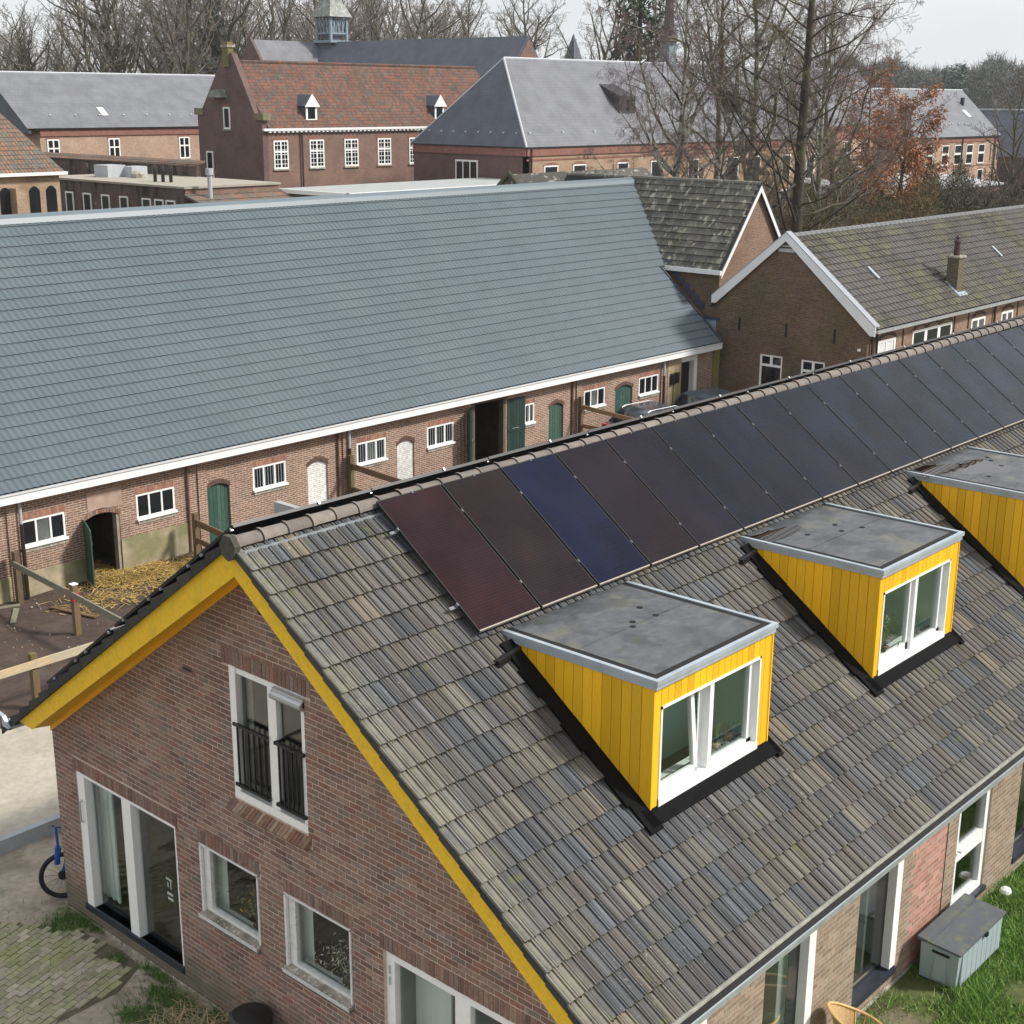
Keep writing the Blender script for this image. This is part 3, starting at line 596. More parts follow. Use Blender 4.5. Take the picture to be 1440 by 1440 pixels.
# ---- roof: slope frames
ZT = 6.272                                      # tile plane z = TG*y + ZT
FRf = FR((0, 0, ZT-.045), X, Vector((0, ca, sa)), Vector((0, -sa, ca)))
dx = [2.089, 2.089+5.258, 2.089+2*5.258, 2.089+3*5.258]
holes = [(a+.05, a+2.45, -(2.70/ca), -(.75/ca)) for a in dx]
m = MB(); slab(m, FRf, -.48, XE+.3, -5.36, 1.66, holes, -.04, 0); roof = build(m, 'roof', M_under, house)
ZBK = 8.30
FRb = FR((0, 0, ZBK-.045), X, Vector((0, -ca, sa)), Vector((0, sa, ca)))
m = MB(); slab(m, FRb, -.48, XE+.3, -8.9, -1.70, [], -.04, 0); build(m, 'back_roof', M_under, house)
TW, TL, SE = .300, .3665, 5.36
prof = [(0.000, 0.000), (0.004, 0.020), (0.024, 0.022), (0.028, 0.002), (0.036, 0.002), (0.041, 0.009), (0.062, 0.014), (0.085, 0.013), (0.104, 0.006), (0.108, 0.000), (0.116, 0.001), (0.120, 0.021), (0.141, 0.021), (0.145, 0.001), (0.150, 0.000), (0.154, 0.020), (0.174, 0.022), (0.178, 0.002), (0.186, 0.002), (0.191, 0.009), (0.212, 0.014), (0.235, 0.013), (0.254, 0.006), (0.258, 0.000), (0.266, 0.001), (0.270, 0.021), (0.291, 0.021), (0.295, 0.001), (0.298, 0.000)]
tv, tf = [], []
for (u, h) in prof: tv.append((u, 0, h+.038))
for (u, h) in prof: tv.append((u, .40, h-.004))
for (u, h) in prof: tv.append((u, .004, h*.5+.018))
k = len(prof)
for i in range(k-1): tf.append((i, i+1, i+1+k, i+k)); tf.append((i+1, i, 2*k+i, 2*k+i+1))
tv = np.array(tv); tf = np.array(tf)
RU, RV, RN = np.array(FRf[1]), np.array(FRf[2]), np.array(FRf[3]); R3 = np.stack([RU, RV, RN])
twv = tv @ R3
tme = mesh_from('roof_tile', [tuple(x) for x in twv], [tuple(x) for x in tf], M_tile)
def pln(y, dz=0): return TG*y+ZT+dz
rnd = random.Random(7); vis, rest = [], []
ncol = 76
for r_ in range(20):
    s_ = SE-r_*TL
    if s_ < -1.45: break
    for c_ in range(-2, ncol):
        x = -.53+(c_+2)*TW; yy = -s_*ca; o_ = np.array((x, yy, pln(yy)-.045/ca*0))+RN*-.045
        mid = o_+RU*.15+RV*.18
        # under panels or inside dormers: nothing to see
        if x > 2.1 and x+TW < 21.3 and -.25 < mid[1] < 1.0: continue
        if any(a-.02 < x and x+TW < a+2.5 and -2.60 < mid[1] < -.45 for a in dx): continue
        if x > XE-.2: continue
        o2 = o_+np.array((rnd.uniform(-.003, .003), 0, 0))+RN*rnd.uniform(-.002, .005)+RV*rnd.uniform(-.004, .004)
        if inframe(mid, 0): vis.append(((Vector(mid)-CAM).length, o2))
        else: rest.append(o2)
vis.sort(key=lambda t: t[0])
for d, p in vis[:300]: inst(tme, 'roof_tile', roof, Vector(p))
allr = [p for d, p in vis[300:]]+rest
V = np.concatenate([twv+p for p in allr]); Fq = np.concatenate([tf+i*len(twv) for i in range(len(allr))])
nparr('roof_tiling', V, Fq, M_tile, roof, 'stuff')
# moss along the lower edges of the courses
rs = np.random.RandomState(5); pts = []
for r_ in range(20):
    s_ = SE-r_*TL
    if s_ < -1.4: continue
    n = 950; xs = rs.uniform(-.5, 22, n); keep = (np.sin(xs*1.7+r_)+np.sin(xs*.6+r_*.8)+rs.uniform(-1.6, 1.2, n)) > -.6
    for x in xs[keep]:
        yy = -s_*ca
        if 2.2 < x < 21.2 and -.2 < yy < 1.1: continue
        if any(a-.3 < x < a+2.5 and -2.75 < yy < -.45 for a in dx): continue
        pts.append(np.array((x, yy, pln(yy)))+RN*-.034+RV*rs.uniform(-.012, .006))
ov = np.array([(1, 0, 0), (0, 1, 0), (-1, 0, 0), (0, -1, 0), (0, 0, 1)])*np.array([.018, .010, .017]); of = np.array([(0, 1, 4), (1, 2, 4), (2, 3, 4), (3, 0, 4)])
vv = []; ff = []
for i, p in enumerate(pts):
    vv.append((ov*rs.uniform(.5, 1.5, 3)) @ R3+p); ff.append(of+i*5)
nparr('roof_moss', np.concatenate(vv), np.concatenate(ff), M_moss, roof, 'stuff')
# verge tiles (dark edge pieces) front slope
for r_ in range(20):
    s_ = SE-r_*TL
    if s_ < -1.4: break
    m = MB(); y0 = -s_*ca; y1 = -(s_-TL+.01)*ca
    m.prism([(y0, pln(y0, -.10)), (y1, pln(y1, -.12)), (y1, pln(y1, -.02)), (y0, pln(y0, .022))], FR((-.53, 0, 0), Y, Z, -X), 0, .025); build(m, 'verge_tile', M_verge, roof)
# back slope verge tiles: stepped dark tiles seen edge-on
for r_ in range(20):
    y0 = 1.55+r_*.30; y1 = y0+.31
    if y1 > 7.3: break
    m = MB(); z0 = ZBK-TG*y0; z1 = ZBK-TG*y1
    m.prism([(y0, z0-.10), (y1, z1-.10), (y1, z1+.06), (y0, z0+.0)], FR((-.53, 0, 0), Y, Z, -X), 0, .03); m.rect(FR((0, 0, 0), X, Y, Z), -.56, .3, y0+.0, y1, z1-.03, z1+.0) if False else None
    build(m, 'verge_tile', M_verge, roof)
# ridge tiles
def ridge_tile(length, r0, r1, n=10):
    b = MB(); pr = []
    for k_, (x_, r_) in enumerate(((0, r1), (.04, r1), (.052, r0*1.0), (length, r0*.97))):
        for i in range(n+1):
            t_ = math.pi*i/n; pr.append((x_, math.cos(t_)*r_, math.sin(t_)*r_*.92))
    fs = [(k_*(n+1)+i, k_*(n+1)+i+1, (k_+1)*(n+1)+i+1, (k_+1)*(n+1)+i) for k_ in range(3) for i in range(n)]
    b.add(pr, fs); return mesh_from('ridge_tile', b.v, b.f, M_ridge, True)
rme = ridge_tile(.39, .113, .130); rnd = random.Random(3)
RZ = 7.215
for i in range(64): inst(rme, 'ridge_tile', roof, Vector((-.50+i*.372, YA, RZ+.006*i*.372+rnd.uniform(-.004, .004))))
m = MB(); m.lathe((0, 0, 0), [(.0001, 0), (.14, .0), (.14, .06), (.0001, .07)], 8)
m2 = MB(); m2.prism([(YA+.15*math.cos(a_), RZ-.02+.16*math.sin(a_)) for a_ in [math.pi*2*i/7+.2 for i in range(7)]], FR((-.50, 0, 0), Y, Z, -X), 0, .08); build(m2, 'ridge_end_cap', M_ridgeend, roof)
m = MB(); m.box((-.45, YA-.155, RZ-.13), (XE, YA-.10, RZ-.06)); build(m, 'ridge_seal', mat('ridge_lead', (.26, .29, .31), .6, 9, .25), roof)
# gutters
FGt = FR((0, 0, 0), X, Y, Z)
m = MB(); pr = [(-4.36, 3.10), (-4.50, 3.10), (-4.50, 3.17), (-4.485, 3.17), (-4.485, 3.115), (-4.37, 3.115), (-4.37, 3.20), (-4.36, 3.20)]
pr = [(a+.0, b_-.065) for a, b_ in pr]
for (a, b_), (c_, d_) in zip(pr, pr[1:]+pr[:1]): m.quad((-.55, a, b_), (XE+.3, a, b_), (XE+.3, c_, d_), (-.55, c_, d_))
build(m, 'gutter', M_gutter, house)
m = MB(); m.bar((-.55, -4.355, 3.095), (XE+.3, -4.355, 3.095), .05, .05); build(m, 'eaves_strip', mat('eaves_strip_pale', (.36, .36, .30), .9, 9, .35), house)
m = MB(); m.bar((-.55, -4.495, 3.11), (XE+.3, -4.495, 3.11), .014, .014); build(m, 'gutter_bead', M_zinc, house)
m = MB(); m.box((.0, -4.34, 2.98), (XE, -4.31, 3.12)); m.box((-.45, -4.32, 2.98), (XE, YF, 3.0)); m.box((-.5, -4.48, 3.078), (XE, -4.38, 3.084)); build(m, 'eaves_board_gutter_shade', M_black, house)  # last box is a black strip: the gutter's inner shade put into colour
m = MB(); m.prism([(6.95, 3.17), (7.12, 3.17), (7.12, 3.32), (7.27, 3.34), (7.27, 3.35), (7.10, 3.33)], FR((-.55, 0, 0), Y, Z, -X), 0, .06); m.box((-.5, 7.0, 3.12), (XE, 7.14, 3.24)); build(m, 'back_gutter', M_zinc, house)
# ---------------------------------------------------------------- dormers
def dormer(x0, idx, puddle):
    x1 = x0+2.496; yf = -2.776; zt = 5.83; ztop = 5.93; yb = (zt-ZT)/TG; zb = 4.25
    m = MB()
    # inner shell set back behind the boards
    m.prism([(yf+.04, pln(yf+.04, .0)), (yf+.04, zt), (yb, zt)], FR((x0+.04, 0, 0), Y, Z, -X), -.03, 0)
    m.prism([(yf+.04, pln(yf+.04, .0)), (yf+.04, zt), (yb, zt)], FR((x1-.04, 0, 0), Y, Z, X), -.03, 0)
    FD = FR((0, yf, 0), X, Z, -Y); wx0, wx1, wz0, wz1 = x0+.14, x0+2.235, 4.30, 5.555
    slab(m, FD, x0+.04, x1-.04, zb, zt, [(wx0+.01, wx1-.01, wz0+.01, wz1-.01)], -.045, -.02)
    m.box((x0+.02, yf+.02, zt), (x1-.02, -.50, zt+.03))
    D = build(m, 'dormer', M_yel, house)
    n = 15; bw = (yb-yf)/n
    for s_, xx, N_ in ((0, x0, -X), (1, x1, X)):
        for i in range(n):
            a = yf+.03+i*.144; b_ = min(a+.136, yb-.02)
            if b_-a < .02: continue
            q_ = MB(); q_.prism([(a, pln(a, .03)), (b_, pln(b_, .03)), (b_, zt), (a, zt)], FR((xx, 0, 0), Y, Z, N_), -.025, 0 if i % 2 else -.001); build(q_, 'cladding_board', M_yelb, D)
    m = MB(); m.rect(FD, x0-.005, x0+.02, pln(yf, -.03), zt, -.06, .008); m.rect(FD, x1-.02, x1+.005, pln(yf, -.03), zt, -.06, .008); build(m, 'corner_trim', M_yelb, D)
    # front boards
    a = x0+.022; i = 0
    while a < x1-.03:
        b_ = min(a+.128, x1-.022); q_ = MB()
        if b_ <= wx0 or a >= wx1: q_.rect(FD, a, b_-.007, pln(yf, -.02), zt, -.02, 0)
        elif a < wx0: q_.rect(FD, a, wx0, pln(yf, -.02), zt, -.02, 0)
        elif b_ > wx1:
            q_.prism([(a, wz1), (wx1, wz1), (wx1, pln(yf, -.02)), (b_-.007, pln(yf, -.02)), (b_-.007, zt), (a, zt)], FD, -.02, 0)
        else: q_.rect(FD, a, b_-.007, wz1, zt, -.02, 0)
        build(q_, 'cladding_board', M_yelb, D); a += .128; i += 1
    # window frame, sashes
    m = MB(); mid = x0+1.21; fo = .075
    m.rect(FD, wx0, wx0+.03, wz0, wz1, -.14, .012); m.rect(FD, wx1-.03, wx1, wz0, wz1, -.14, .012); m.rect(FD, wx0, wx1, wz1-.03, wz1, -.14, .012); m.rect(FD, wx0-.0, wx1, wz0-.03, wz0+.10, -.14, .02)
    m.rect(FD, mid-.04, mid+.04, wz0+.10, wz1-.03, -.14, -.02)
    build(m, 'window_frame', M_white, D)
    m = MB(); a, b_ = mid+.04, wx1-.03; w0, w1 = -.13, -.07
    m.rect(FD, a, a+.03, wz0+.10, wz1-.03, w0, w1); m.rect(FD, b_-.10, b_, wz0+.10, wz1-.03, w0, w1); m.rect(FD, a, b_, wz1-.09, wz1-.03, w0, w1); m.rect(FD, a, b_, wz0+.10, wz0+.15, w0, w1); build(m, 'window_sash', M_white, D)
    q_ = MB(); q_.rect(FD, a, b_, wz0+.1, wz1-.03, -.105, -.095); build(q_, 'pane', M_glass, D)
    # left sash: tilted inwards on the first dormer
    tilt = .10 if idx == 0 else 0.0
    a, b_ = wx0+.03, mid-.04; Ft = FR((0, yf, wz0+.10), X, Vector((0, math.sin(tilt), math.cos(tilt))), Vector((0, -math.cos(tilt), math.sin(tilt)))); H = wz1-.03-wz0-.10
    if tilt: b_ -= .12
    m = MB(); m.rect(Ft, a, a+.02, 0, H, w0, w1); m.rect(Ft, b_-.07, b_, 0, H, w0, w1); m.rect(Ft, a, b_, H-.04, H, w0, w1); m.rect(Ft, a, b_, 0, .11, w0, w1); build(m, 'window_sash', M_white, D)
    if tilt: m = MB(); m.rect(FD, b_+.03, mid-.04, wz0+.10, wz1-.03, -.135, -.12); build(m, 'window_reveal', M_white, D)
    q_ = MB(); q_.rect(Ft, a, b_, .02, H, -.105, -.095); build(q_, 'pane', M_glass, D)
    m = MB(); m.box((wx0, yf+.15, wz0+.02), (wx1, yf+.42, wz0+.06)); build(m, 'inner_sill', M_white, D)
    m = MB(); m.box((x0+2.27, yf+.16, 4.1), (x0+2.31, -.3, 5.78)); m.box((x0+.75, -1.75, 4.0), (x0+2.265, -1.70, 5.78)); build(m, 'dormer_green_panel', M_green, D)  # back panel added close behind the pane to catch light as green room wall
    # roof edge trim, sunken bitumen roof
    o_ = .02; xa, xb, ya, yb_ = x0-o_, x1+o_*.6, yf-o_-.04, -.47
    m = MB(); t_ = .062
    m.box((xa, ya, ztop-.058), (xb, ya+t_, ztop)); m.box((xa, ya+t_, ztop-.058), (xa+t_, yb_, ztop+.0)); m.box((xb-t_, ya+t_, ztop-.058), (xb, yb_, ztop)); m.box((xa+.008, ya+.02, ztop-.12), (xb-.02, yb_, ztop-.062)); build(m, 'roof_edge_trim', M_zinc, D)
    m = MB(); m.box((xa+t_+.002, ya+t_+.002, ztop-.10), (xb-t_-.002, -.42, ztop-.014)); build(m, 'bitumen_bed', M_bitd, D)
    m = MB(); g = .10; ym = (ya+yb_)/2+.1
    m.box((xa+t_+g, ya+t_+g, ztop-.05), (xb-t_-g, ym, ztop-.006)); build(m, 'bitumen_sheet', M_bit, D)
    m = MB(); m.box((xa+t_+g, ym+.014, ztop-.05), (xb-t_-g, -.36, ztop-.008)); build(m, 'bitumen_sheet', M_bit, D)
    rr = random.Random(idx)
    for k_ in range(4): m = MB(); m.lathe((rr.uniform(xa+.6, xb-.5), rr.uniform(ym-.2, ym+.5), ztop-.0075), [(.042, 0), (.042, .006), (.0, .008)], 10); build(m, 'roof_patch', M_bitd, D)
    if puddle:
        for (cx, cy, rx, ry, sd_) in puddle:
            r2 = random.Random(sd_); pts_ = [(cx+rx*math.cos(t_)*(1+.35*math.sin(3*t_+sd_)+r2.uniform(-.12, .12)), cy+ry*math.sin(t_)*(1+.25*math.sin(2*t_+sd_)+r2.uniform(-.1, .1))) for t_ in [2*math.pi*i_/36 for i_ in range(36)]]
            q_ = MB(); zz = ztop-.003 if cy < ym else ztop-.005; q_.prism(pts_, FR((0, 0, 0), X, Y, Z), zz-.002, zz); build(q_, 'puddle', M_water, D)
    m = MB(); m.bar((x0+.1, -.73, 5.76), (x0-.46, -.79, 5.70), .085, .085); build(m, 'rainwater_spout', M_black, D)
    # lead flashing laid on the tiles
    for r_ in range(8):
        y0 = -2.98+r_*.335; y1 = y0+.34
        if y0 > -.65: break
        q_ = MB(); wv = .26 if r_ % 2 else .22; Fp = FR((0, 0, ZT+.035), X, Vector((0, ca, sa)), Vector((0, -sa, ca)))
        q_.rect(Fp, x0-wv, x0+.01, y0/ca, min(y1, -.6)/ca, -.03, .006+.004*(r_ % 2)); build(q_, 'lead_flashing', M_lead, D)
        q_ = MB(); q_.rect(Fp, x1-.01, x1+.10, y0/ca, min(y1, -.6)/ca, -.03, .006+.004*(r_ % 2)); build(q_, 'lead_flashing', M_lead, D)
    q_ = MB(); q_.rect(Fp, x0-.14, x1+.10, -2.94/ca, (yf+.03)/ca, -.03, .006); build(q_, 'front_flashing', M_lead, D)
    return D
D1 = dormer(dx[0], 0, None)
D2 = dormer(dx[1], 1, [(dx[1]+.42, -.80, .46, .24, 2)])
D3 = dormer(dx[2], 2, [(dx[2]+.5, -.80, .55, .28, 3), (dx[2]+1.2, -1.35, .55, .40, 5)])
D4 = dormer(dx[3], 3, None)
# =================================================================== solar panels
ZP = 6.42; FP = FR((0, 0, ZP), X, Vector((0, ca, sa)), Vector((0, -sa, ca)))
pcols = [(.019, .0095, .013), (.015, .0105, .013), (.007, .009, .027), (.012, .0095, .014), (.011, .010, .017), (.010, .011, .019), (.010, .012, .021), (.011, .013, .023)]+[(.012+.0012*i_, .015+.0017*i_, .025+.0024*i_) for i_ in range(12)]  # closing ramp: sky sheen growing along the row, put into the glass colour
ordn = ['first', 'second', 'third', 'fourth', 'fifth', 'sixth', 'seventh', 'eighth', 'ninth', 'tenth', 'eleventh', 'twelfth', 'thirteenth', 'fourteenth', 'fifteenth', 'sixteenth', 'seventeenth', 'eighteenth']
hue = ['purple-brown', 'brown-black', 'deep blue', 'dark brown']+['slate-black']*4+['sky-paled blue-grey']*12
PW, PL = 1.116, 2.180; pv0 = -.635
R3p = Matrix((FP[1], FP[2], FP[3])).transposed().to_euler()
def lmesh(name, fn, mt): b_ = MB(); fn(b_); return mesh_from(name, b_.v, b_.f, mt)
LF = (Vector((0, 0, 0)), X, Y, Z)
def _fr(b_):
    b_.box((0, 0, -.035), (.012, PL, 0)); b_.box((PW-.012, 0, -.035), (PW, PL, 0)); b_.box((0.012, PL-.012, -.035), (PW-.012, PL, 0)); b_.box((.012, .03, -.033), (PW-.012, PL-.012, -.028))
me_fr = lmesh('panel_frame', _fr, M_sframe); me_ed = lmesh('lower_edge', lambda b_: b_.box((0.012, -.002, -.036), (PW-.012, .016, .001)), M_sedge)
me_gl = lmesh('panel_glass', lambda b_: (b_.box((.012, .017, -.012), (PW-.012, PL/2-.001, -.003)), b_.box((.012, PL/2+.001, -.012), (PW-.012, PL-.012, -.003))), M_solar)
me_cl = lmesh('clamp', lambda b_: (b_.box((-.010, -.02, -.04), (.010, .02, .003)), b_.tube((0, 0, .003), (0, 0, .010), .007, .007, 6)), M_clamp)
me_mid = lmesh('mid_line', lambda b_: b_.box((.012, PL/2-.001, -.012), (PW-.012, PL/2+.001, -.005)), M_sframe)
me_rl = lmesh('mounting_rail', lambda b_: (b_.box((-.12, .42, -.085), (PW+.02, .46, -.045)), b_.box((-.12, PL-.50, -.085), (PW+.02, PL-.46, -.045)), b_.box((-.10, PL-.49, -.16), (-.06, PL-.47, -.04)), b_.box((-.10, .43, -.16), (-.06, .45, -.04))), M_clamp)
for k_ in range(18):
    x_ = 1.633+1.15*k_; w = FP[0]+FP[1]*(x_-.0)+FP[2]*pv0
    near = ' at the gable end' if k_ == 0 else ''
    t_ = thing('solar_panel', f'{ordn[k_]} solar panel from the gable end, {hue[k_]} glass, on the tiled roof', 'solar panel', w, 'solar panels in a row below the ridge')
    t_.rotation_euler = R3p
    def sub(me, nm, off=(0, 0, 0), par=None, col=None):
        o_ = bpy.data.objects.new(nm, me); COL.objects.link(o_); o_.parent = par or t_; o_.location = off
        if col: o_.color = col
        return o_
    sub(me_fr, 'panel_frame'); sub(me_ed, 'lower_edge'); sub(me_gl, 'panel_glass', col=pcols[k_]+(1,)); sub(me_mid, 'mid_line'); sub(me_rl, 'mounting_rail')
    sub(me_cl, 'clamp', (-.011, .44, 0)); sub(me_cl, 'clamp', (-.011, PL-.48, 0)); sub(me_cl, 'clamp', (PW*.55, PL-.004, 0))
# rear-slope panels: only their raised upper edges and gable-end edges show over the ridge
ZQ = 8.58; FQ = FR((0, 0, ZQ), X, Vector((0, ca, -sa)), Vector((0, sa, ca)))
Rq = Matrix((FQ[1], FQ[2], FQ[3])).transposed().to_euler()
QW, QH = 2.19, 1.11
me_q = lmesh('panel_body', lambda b_: b_.box((0, 0, -.04), (QW, QH, 0)), M_sframe)
me_qc = lmesh('clamp', lambda b_: b_.box((-.02, -.02, -.03), (.012, .012, .010)), M_alu)
def rear(col_, row_, lab, x_off=0, extra=0.0):
    w = FQ[0]+FQ[1]*(-.28+x_off+col_*2.21)+FQ[3]*(.003*col_*2.2-.02)+FQ[2]*(1.68/ca+row_*1.125+extra)
    t_ = thing('rear_solar_panel', lab, 'solar panel', w, 'solar panels on the rear slope')
    t_.rotation_euler = Rq
    for me, nm, off in ((me_q, 'panel_body', (0, 0, 0)), (me_qc, 'clamp', (-.0, .06, -.03)), (me_qc, 'clamp', (-.0, QH*.75, -.03)), (me_qc, 'clamp', (QW*.6, .0, 0.0))):
        o_ = bpy.data.objects.new(nm, me); COL.objects.link(o_); o_.parent = t_; o_.location = off
for c_ in range(11): rear(c_, 0, f'{ordn[c_]} black solar panel from the gable end peeping over the ridge from the rear slope')
for r_, xo, ex, lb in ((1, 0, 0, 'second from the ridge'), (2, 0, 0, 'third from the ridge'), (3, .0, .12, 'fourth from the ridge'), (4, .0, .12, 'lowest, near the back gutter')): rear(0, r_, f'black solar panel edge-on along the rear verge, {lb}', xo, ex)
# =================================================================== BARN
barn = thing('barn', 'long brick barn with blue-grey tiled roof, green doors and white-framed windows', 'barn', (16, 22, 0))
BY = 20.2; FB = FR((0, BY, 0), X, Z, -Y); BX0, BX1 = -3.0, 37.75
wins = [(7.0, 8.21, 1.31, 1.98, 3), (10.33, 11.54, 1.31, 1.98, 3), (14.21, 15.41, 1.32, 1.99, 3), (18.18, 19.39, 1.33, 2.0, 3), (21.2, 22.42, 1.33, 2.0, 3), (25.93, 26.43, 1.34, 2.02, 2), (29.16, 30.37, 1.35, 2.01, 3), (32.45, 33.66, 1.36, 2.03, 3), (3.4, 4.6, 1.31, 1.98, 3)]
doors = [(8.72, 9.80, 0, 1.72, 'open'), (12.57, 13.38, 0, 1.78, 'green'), (16.22, 17.0, 0, 1.76, 'white'), (19.87, 20.62, 0, 1.76, 'white'), (23.36, 24.95, 0, 2.40, 'big'), (27.22, 28.02, 0, 1.82, 'green'), (31.0, 32.05, 0, 1.90, 'green'), (35.15, 36.15, 0, 2.45, 'dark')]
bholes = [w[:4] for w in wins]+[d[:4] for d in doors]
m = MB(); slab(m, FB, BX0, BX1, -.1, 2.75, bholes, -.3, 0); bw_ = build(m, 'front_wall', M_bwall, barn)
m = MB(); m.box((BX0, 33.3, -.1), (BX1, 33.6, 2.8)); build(m, 'back_wall', M_bwall, barn)
for xx in (BX0, BX1-.3):
    m = MB(); m.prism([(BY+.3, -.1), (33.3, -.1), (33.3, 2.7), (26.8, 8.4), (BY+.3, 3.0)], FR((xx, 0, 0), Y, Z, X), 0, .3); build(m, 'end_wall', M_bwall, barn)
m = MB(); m.box((BX0, BY+.3, 2.9), (BX1-.3, 29.6, 3.0)); m.box((10.2, BY+.3, 0), (10.3, 29.6, 2.9)); m.box((22.6, BY+.3, 0), (22.7, 29.6, 2.9)); m.box((25.6, BY+.3, 0), (25.7, 29.6, 2.9)); m.box((34, BY+.3, 0), (34.1, 29.6, 2.9)); build(m, 'inner_wall', mat('barn_inside', (.10, .075, .05), .95, 3, .3), barn)
# plinth with top line varying
m = MB()
segs = [(5.9, 8.72, .62), (9.80, 12.57, .88), (13.38, 16.22, .40), (17.0, 19.87, .35), (20.62, 23.36, .30), (24.95, 27.22, .38), (28.02, 31.0, .38), (32.05, 34.2, .30), (-3, 5.9, .6)]
for a, b_, h_ in segs: m = MB(); m.rect(FB, a, b_, -.1, h_, .003, .018); build(m, 'plinth', M_plinth, barn)
for i, (a, b_, c_, d_, n) in enumerate(wins):
    mu = [(a+(b_-a)*(j+1)/n, .05) for j in range(n-1)]
    w = window(barn, FB, a, b_, c_, d_, fw=.05, mull=mu, rec=.0, dep=.07, fm=M_white, gm=M_glassd if i % 3 else [M_glassd, M_glassc, M_glassd], dw=.03)
    m = MB(); m.rect(FB, a-.02, b_+.03, c_-.045, c_+.012, 0, .075); build(m, 'sill', M_white, w)
    m = MB(); m.rect(FB, a+.02, b_-.0, c_-.15, c_-.045, 0, .03); build(m, 'lower_sill', M_sill, w)
    if i in (3, 4, 5, 2):
        m = MB()
        for j in range(12 if n == 3 else 5): u = a+.07+(b_-a-.14)*j/(11 if n == 3 else 4); m.rect(FB, u-.006, u+.006, c_+.05, d_-.05, -.02, -.008)
        build(m, 'window_bar', M_ventg, w)
    soldier(bw_, FB, a-.04, b_+.04, d_+.01, d_+.16, mat('lintel_brick_%d' % i, [(.36, .18, .12), (.30, .15, .11)], .9, 9, .2), .005, .07)
def boards(parent, F, u0, u1, v0, v1, n, mt, w0, w1, nm='door_board', top=None):
    st = (u1-u0)/n
    for i in range(n):
        a = u0+st*i; q_ = MB(); vt = v1 if top is None else top(a+st/2)
        q_.prism([(a+.004, v0), (a+st-.004, v0), (a+st-.004, vt if top is None else top(a+st)), (a+.004, vt if top is None else top(a))], F, w0, w1); build(q_, nm, mt, parent)
def arch(u0, u1, vt, rise): return lambda u: vt-rise*((u-(u0+u1)/2)/((u1-u0)/2))**2
